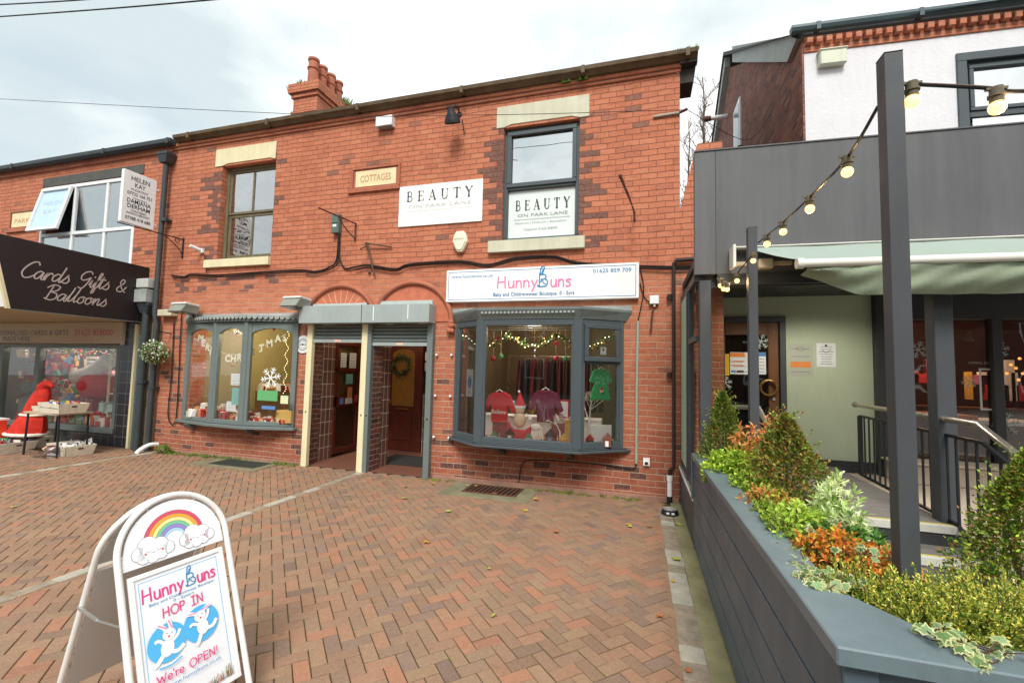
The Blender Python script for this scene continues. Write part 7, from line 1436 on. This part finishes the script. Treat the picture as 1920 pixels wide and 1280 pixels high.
b.prism([(-1.12, -.22, .66), (-1.06, -.22, .66), (-1.04, -.22, .78), (-1.02, -.22, .66), (-.94, -.22, .66), (-.95, -.22, .92), (-1.12, -.22, .92)], (0, .04, 0)); tag(b.build('child_trousers', bevel=.008), 'dark tartan child trousers below the plaid shirt', 'clothes')
twig_tree(1050, 820, -.22, .42, 3, 'white twig tree with red baubles at the right end of the middle pane'); twig_tree(1105, 820, -.02, .75, 4, 'taller white twig tree behind the green dress')
x, z = bp(884, 720, -.10); b = MB(WHITE); b.obox((x - .055, -.16, z - .17), (.11, -.04, 0), (0, .006, 0), (0, 0, .38)); d = Draw(b, (x - .055, -.161, z - .17), (.11, -.04, 0), (0, 0, 1), (-.04, -.11, 0)); d.disc(.057, .20, .036, BLUE, .085); d.line([(.05, .14), (.057, .22), (.065, .27)], .01, WHITE, 3); d.text('HunnyBuns', .02, .325, .014, STEEL, width=.075); d.text('Open', .03, .05, .024, STEEL, width=.055)
b.tube([(x - .03, -.155, z + .21), (x, -.16, z + .28), (x + .03, -.165, z + .21)], .002, 4); tag(b.build('hanging_open_sign', calc=False), 'narrow white and blue hanging card in the left cheek of the right bay window', 'sign')
# garland, baubles and fairy lights
t = thing('garland', 'festive garland with red flowers, gold beads and fairy lights across the right bay window', 'garland', (-1.4, -.3, 2.1)); b = MB(); GR = mat('garland_leaf', '#3f6a3a', .7, .2, 20, 0); FA_ = mat('fairy_bulb', (1., .75, .4), .5, 0, 2, 0, emit=6.)
def gz(u): return 2.09 - .16 * abs(math.sin(u * math.pi * 3))
for i in range(420): u = random.random(); p = Vector((-2.45 + 2.1 * u, -.22 + (.12 if u < .12 or u > .88 else 0), gz(u))) + rv(.02); b.obox(p, rv(.022), rv(.01), rv(.006), random.choice((GR, GR, GM[3], MC['tinsel_green'])))
b.build('leaves', t, calc=False); b = MB(FA_)
for i in range(46): u = i / 46; b.ball(Vector((-2.45 + 2.1 * u, -.25 + (.12 if u < .12 or u > .88 else 0), gz(u) + random.gauss(0, .015))), .0055, 6)
b.build('fairy_light', t, calc=False); b = MB(JR)
for px, py in ((935, 634), (1043, 644), (893, 632)): x, z = bp(px, py, -.28 if px > 900 else -.1); [b.obox((x, -.28 if px > 900 else -.1, z), (.045 * math.cos(a), .0, .045 * math.sin(a)), (-.012 * math.sin(a), 0, .012 * math.cos(a)), (0, .006, 0)) for a in [k * 1.05 for k in range(6)]]
b.build('flower', t)
b = MB(mat('silver_bauble', '#d8d8d8', .15, .05, 3, 0, metal=.8))
for px, py in ((998, 648), (1003, 658), (1003, 668)): x, z = bp(px, py, -.25); b.ball((x, -.25, z), .02, 12)
x, z = bp(1002, 632, -.25); b.tube([(x, -.25, 2.2), (x, -.25, z - .06)], .003, 4, GM[3]); tag(b.build('hanging_baubles', smooth=True), 'three silver baubles hanging in the middle of the right bay window', 'decoration')
for px, py, c in ((939, 668, GM[2]), (1042, 672, GM[9]), (925, 672, GM[9]), (1060, 672, GM[2])): x, z = bp(px, py, -.1); b = MB(c); b.ball((x, -.1, z), .038, 10, sy=.5); b.tube([(x, -.1, 2.2), (x, -.1, z)], .002, 4, GM[1]); tag(b.build('hanging_bauble', smooth=True), {939: 'green', 1042: 'maroon', 925: 'left hand maroon', 1060: 'right hand green'}[px] + ' hanging decoration, middle pane of the right bay', 'decoration', 'round decorations hung on threads in the right bay window')
t = thing('clothes_rail', 'dark clothes on a rail at the back of the children shop', 'clothes rail', (-1.3, 1.4, 0)); b = MB(STL); b.tube([(-2.2, 1.4, 0), (-2.2, 1.4, 1.85), (-.5, 1.4, 1.85), (-.5, 1.4, 0)], .015, 6); b.build('rail', t)
for i in range(13): x = -2.0 + i * .115; b = MB(mat('coat_%d' % (i % 4), ('#5a2a34', '#2c2e38', '#6a2c38', '#4a3a34')[i % 4], .9, .2, 6, .2)); b.prism([(x - .02, 1.2, .95), (x + .04, 1.24, .95), (x + .03, 1.3, 1.75), (x, 1.38, 1.8), (x - .02, 1.3, 1.75)], (0, .3, 0)); b.build('coat', t)
paper(bayo, (-.50, -.15, 1.83), (dd.x, dd.y, 0), EZ, (nn_.x, nn_.y, 0), .09, .10, PAP, 2, lambda d, w, h: d.disc(w * .5, h * .65, w * .2, PAPR), lab='small white card with a red mark in the top right opening light')
b = MB(GM[3]); b.box(-.95, -.86, -.12, .0, .656, .95); x, z = bp(1058, 755, -.1); b.box(x - .08, x + .07, -.1, -.08, .98, 1.22, GM[0]); b.box(x - .06, x + .05, -.103, -.1, 1.0, 1.2, GM[8]); tag(b.build('picture_books'), 'picture book with a red and white cover behind the white twig tree', 'book')
b = MB(WHITE); b.prism([(-.62, -.06, .656), (-.36, .02, .656), (-.36, .02, .90), (-.62, -.06, .90)], (0, .1, 0)); b.build('toy_box', calc=True); tag(bpy.data.objects['toy_box'], 'white toy box in the right cheek of the bay window', 'box')
t = thing('ornaments', 'cluster of tiny festive ornaments strewn on the right bay shelf', 'decoration', (-1.4, -.3, .66)); b = MB()
for _ in range(240):
    x = random.uniform(-2.05, -.78); rr_ = random.uniform(.012, .028); b.ball((x, random.uniform(-.34, -.16), .656 + rr_), rr_, 7, random.choice((WHITE, GM[2], GM[0], GM[3], WHITE, GM[6], GM[8])))
b.build('ornament', t, smooth=True, calc=False)
b = MB(mat('blind_slat', '#b8b8ac', .6, .05, 3, 0)); 
for k in range(3): b.box(-2.0, -.82, -.335, -.30, 2.195 - k * .03, 2.205 - k * .03)
b.build('blind', bayo)
# ------------------------------------------------------------------ things in the left bay window
t = thing('letter_bunting', 'pale letter bunting reading MERRY CHRISTMAS in the left bay window', 'bunting', (-6.6, -.1, 1.9)); b = MB(); LET = mat('bunting_letter', '#e4dfc4', .5, .05, 3, 0)
word = 'MERRY CHRISTMAS'; 
for i, chx in enumerate(word):
    u = i / (len(word) - 1); x = -7.58 + 1.85 * u; z = 2.04 - .36 * math.sin(math.pi * min(1, max(0, (u * 1.06)))); y = -.02 - .13 * math.sin(math.pi * u); sl = -.26 * math.cos(math.pi * u) * 1.0
    u_ = Vector((1, 0, sl * .6)).normalized(); d = Draw(b, (x, y, z), u_, u_.cross(Vector((0, 1, 0))) * -1 if False else Vector((-u_.z, 0, u_.x)), (0, -1, 0)); 
    if chx != ' ': d.text(chx, 0, -.05, .115, LET, bold=.04)
b.build('letter', t, calc=False); b = MB(LET); b.tube([(-7.6 + 1.95 * u, -.018 - .13 * math.sin(math.pi * u), 2.12 - .36 * math.sin(math.pi * u)) for u in [i / 20 for i in range(21)]], .003, 4); b.build('string', t)
b = MB(mat('white_flake', '#e8ece8', .5, 0, 2, 0)); x, z = bp(508, 708, -.17); d = Draw(b, (x, -.175, z), (1, .15, 0), (0, 0, 1), (.15, -1, 0)); flake(d, 0, 0, .17, MC['white_flake']); tag(b.build('snowflake', calc=False), 'large white snowflake hanging in the right pane of the left bay window', 'snowflake')
k_ = 0
for px, py, r_, c in ((384, 690, .028, 'bulb'), (383, 683, .018, 'x'), (436, 684, .028, 'x'), (445, 624, .026, 'x'), (514, 618, .024, 'x'), (488, 660, .026, 'y')):
    x, z = bp(px, py, -.05); b = MB(mat('pink_bauble', '#d8846c', .3, .1, 4, 0) if c != 'y' else mat('pale_bauble', '#d8cfa0', .3, .1, 4, 0)); b.ball((x, -.05, z), r_, 12); b.tube([(x, -.05, 2.28), (x, -.05, z)], .002, 4); k_ += 1; tag(b.build('hanging_bauble', smooth=True), ('pink bauble low in the left pane of the left bay', 'smaller bauble just above the pink one in the left pane', 'pink bauble near the letters, left bay', 'topmost pink bauble, middle pane, left bay', 'pink bauble topmost in the right pane of the left bay', 'pale gold bauble high in the right pane of the left bay')[k_ - 1], 'decoration', 'baubles hung on threads in the left bay window')
def pq_(px, py): return bp(px, py, -.19)
for a, c, col, lab, ln in (((430, 700), (458, 723), PAP, 'white shaped menu card at the top of the middle pane of the left bay', 4), ((432, 727), (452, 760), PAPT, 'teal edged price list in the middle pane of the left bay', 8), ((421, 752), (438, 772), PAP, 'small white notice below left of the teal price list', 4), ((482, 731), (520, 752), PAPG, 'green arched card in the right pane of the left bay', 4), ((527, 741), (541, 757), mat('notice_lime', '#d8dcb0', .6, 0, 3, 0), 'small cream sticker with a dark mark in the right pane of the left bay', 1), ((490, 760), (516, 768), PAPB, 'pale blue strip label low in the right pane of the left bay', 1)):
    x0, z1 = pq_(*a); x1, z0 = pq_(*c); yy = -.135 - .05 * max(0, (x0 + 7) / 1.2); tag(paper(None, (x0, yy, z0), (1, -.04, 0), EZ, EN, x1 - x0, z1 - z0, col, ln), lab, 'notice')
t = thing('window_display', 'cakes, wrapped goods and a wicker basket along the shelf of the left bay window', 'window display', (-6.6, 0, .66)); b = MB()
WR = [GM[0], GM[8], GM[1], GM[9], GM[7], mat('pastry', '#c8965a', .7, .2, 12, .2), mat('cellophane', '#d8d2c8', .2, .1, 9, 0)]
clutter(b, -7.65, -6.9, -.05, .15, .655, 90, .08, False, WR); clutter(b, -6.9, -6.3, -.1, .15, .655, 90, .07, False, WR); clutter(b, -6.3, -5.5, -.1, .15, .655, 110, .035, False, WR); clutter(b, -7.6, -7.0, .0, .2, .78, 20, .06, False, [WR[5], WR[1], GM[6]]); b.build('goods', t, calc=False)
x, z = bp(533, 785, -.08); b = MB(mat('wicker', '#c2a05c', .8, .25, 40, .8, 60)); b.box(x - .16, x + .14, -.10, .08, .655, .86); b.build('basket', t, bevel=.01)
b = MB(MC['counter_wood']); b.box(-7.6, -5.6, 1.3, 1.7, 0, 1.05); b.build('counter', t); b = MB(); clutter(b, -7.6, -5.6, 1.3, 1.6, 1.06, 60, .08, False, WR); clutter(b, -7.6, -5.6, 2.9, 3.1, 1.3, 50, .12, False, WR); b.build('stock', t, calc=False)
b = MB(FA_)
for i in range(30): p = Vector((-5.62 + .03 * math.sin(i), -.03, 2.15 - i * .035)); b.ball(p, .004, 5)
tag(b.build('fairy_lights', calc=False), 'hanging strand of tiny fairy lights at the right side of the left bay', 'fairy lights')
# ------------------------------------------------------------------ across the street (seen in reflections)
op = thing('opposite_terrace', 'brick terrace across the street seen only as a reflection in the windows', 'building', (-3, -26, 0))
b = MB(mat('opposite_brick', '#54403a', .9, .3, 1, .3)); b.box(-30, 30, -32, -25, 0, 6.2); b.build('wall', op); b = MB(MC['roof_slate']); b.prism([(-30, -24.6, 6.2), (-30, -28.5, 9), (-30, -32.4, 6.2)], (60, 0, 0)); b.build('roof', op)
b = MB(WPVC)
for i in range(12):
    x = -27 + i * 4.8
    for z in (1., 3.9): b.box(x, x + 1.4, -25, -24.95, z, z + 1.5); b.box(x + .1, x + 1.3, -24.95, -24.94, z + .1, z + 1.4, DARK)
b.build('window', op)
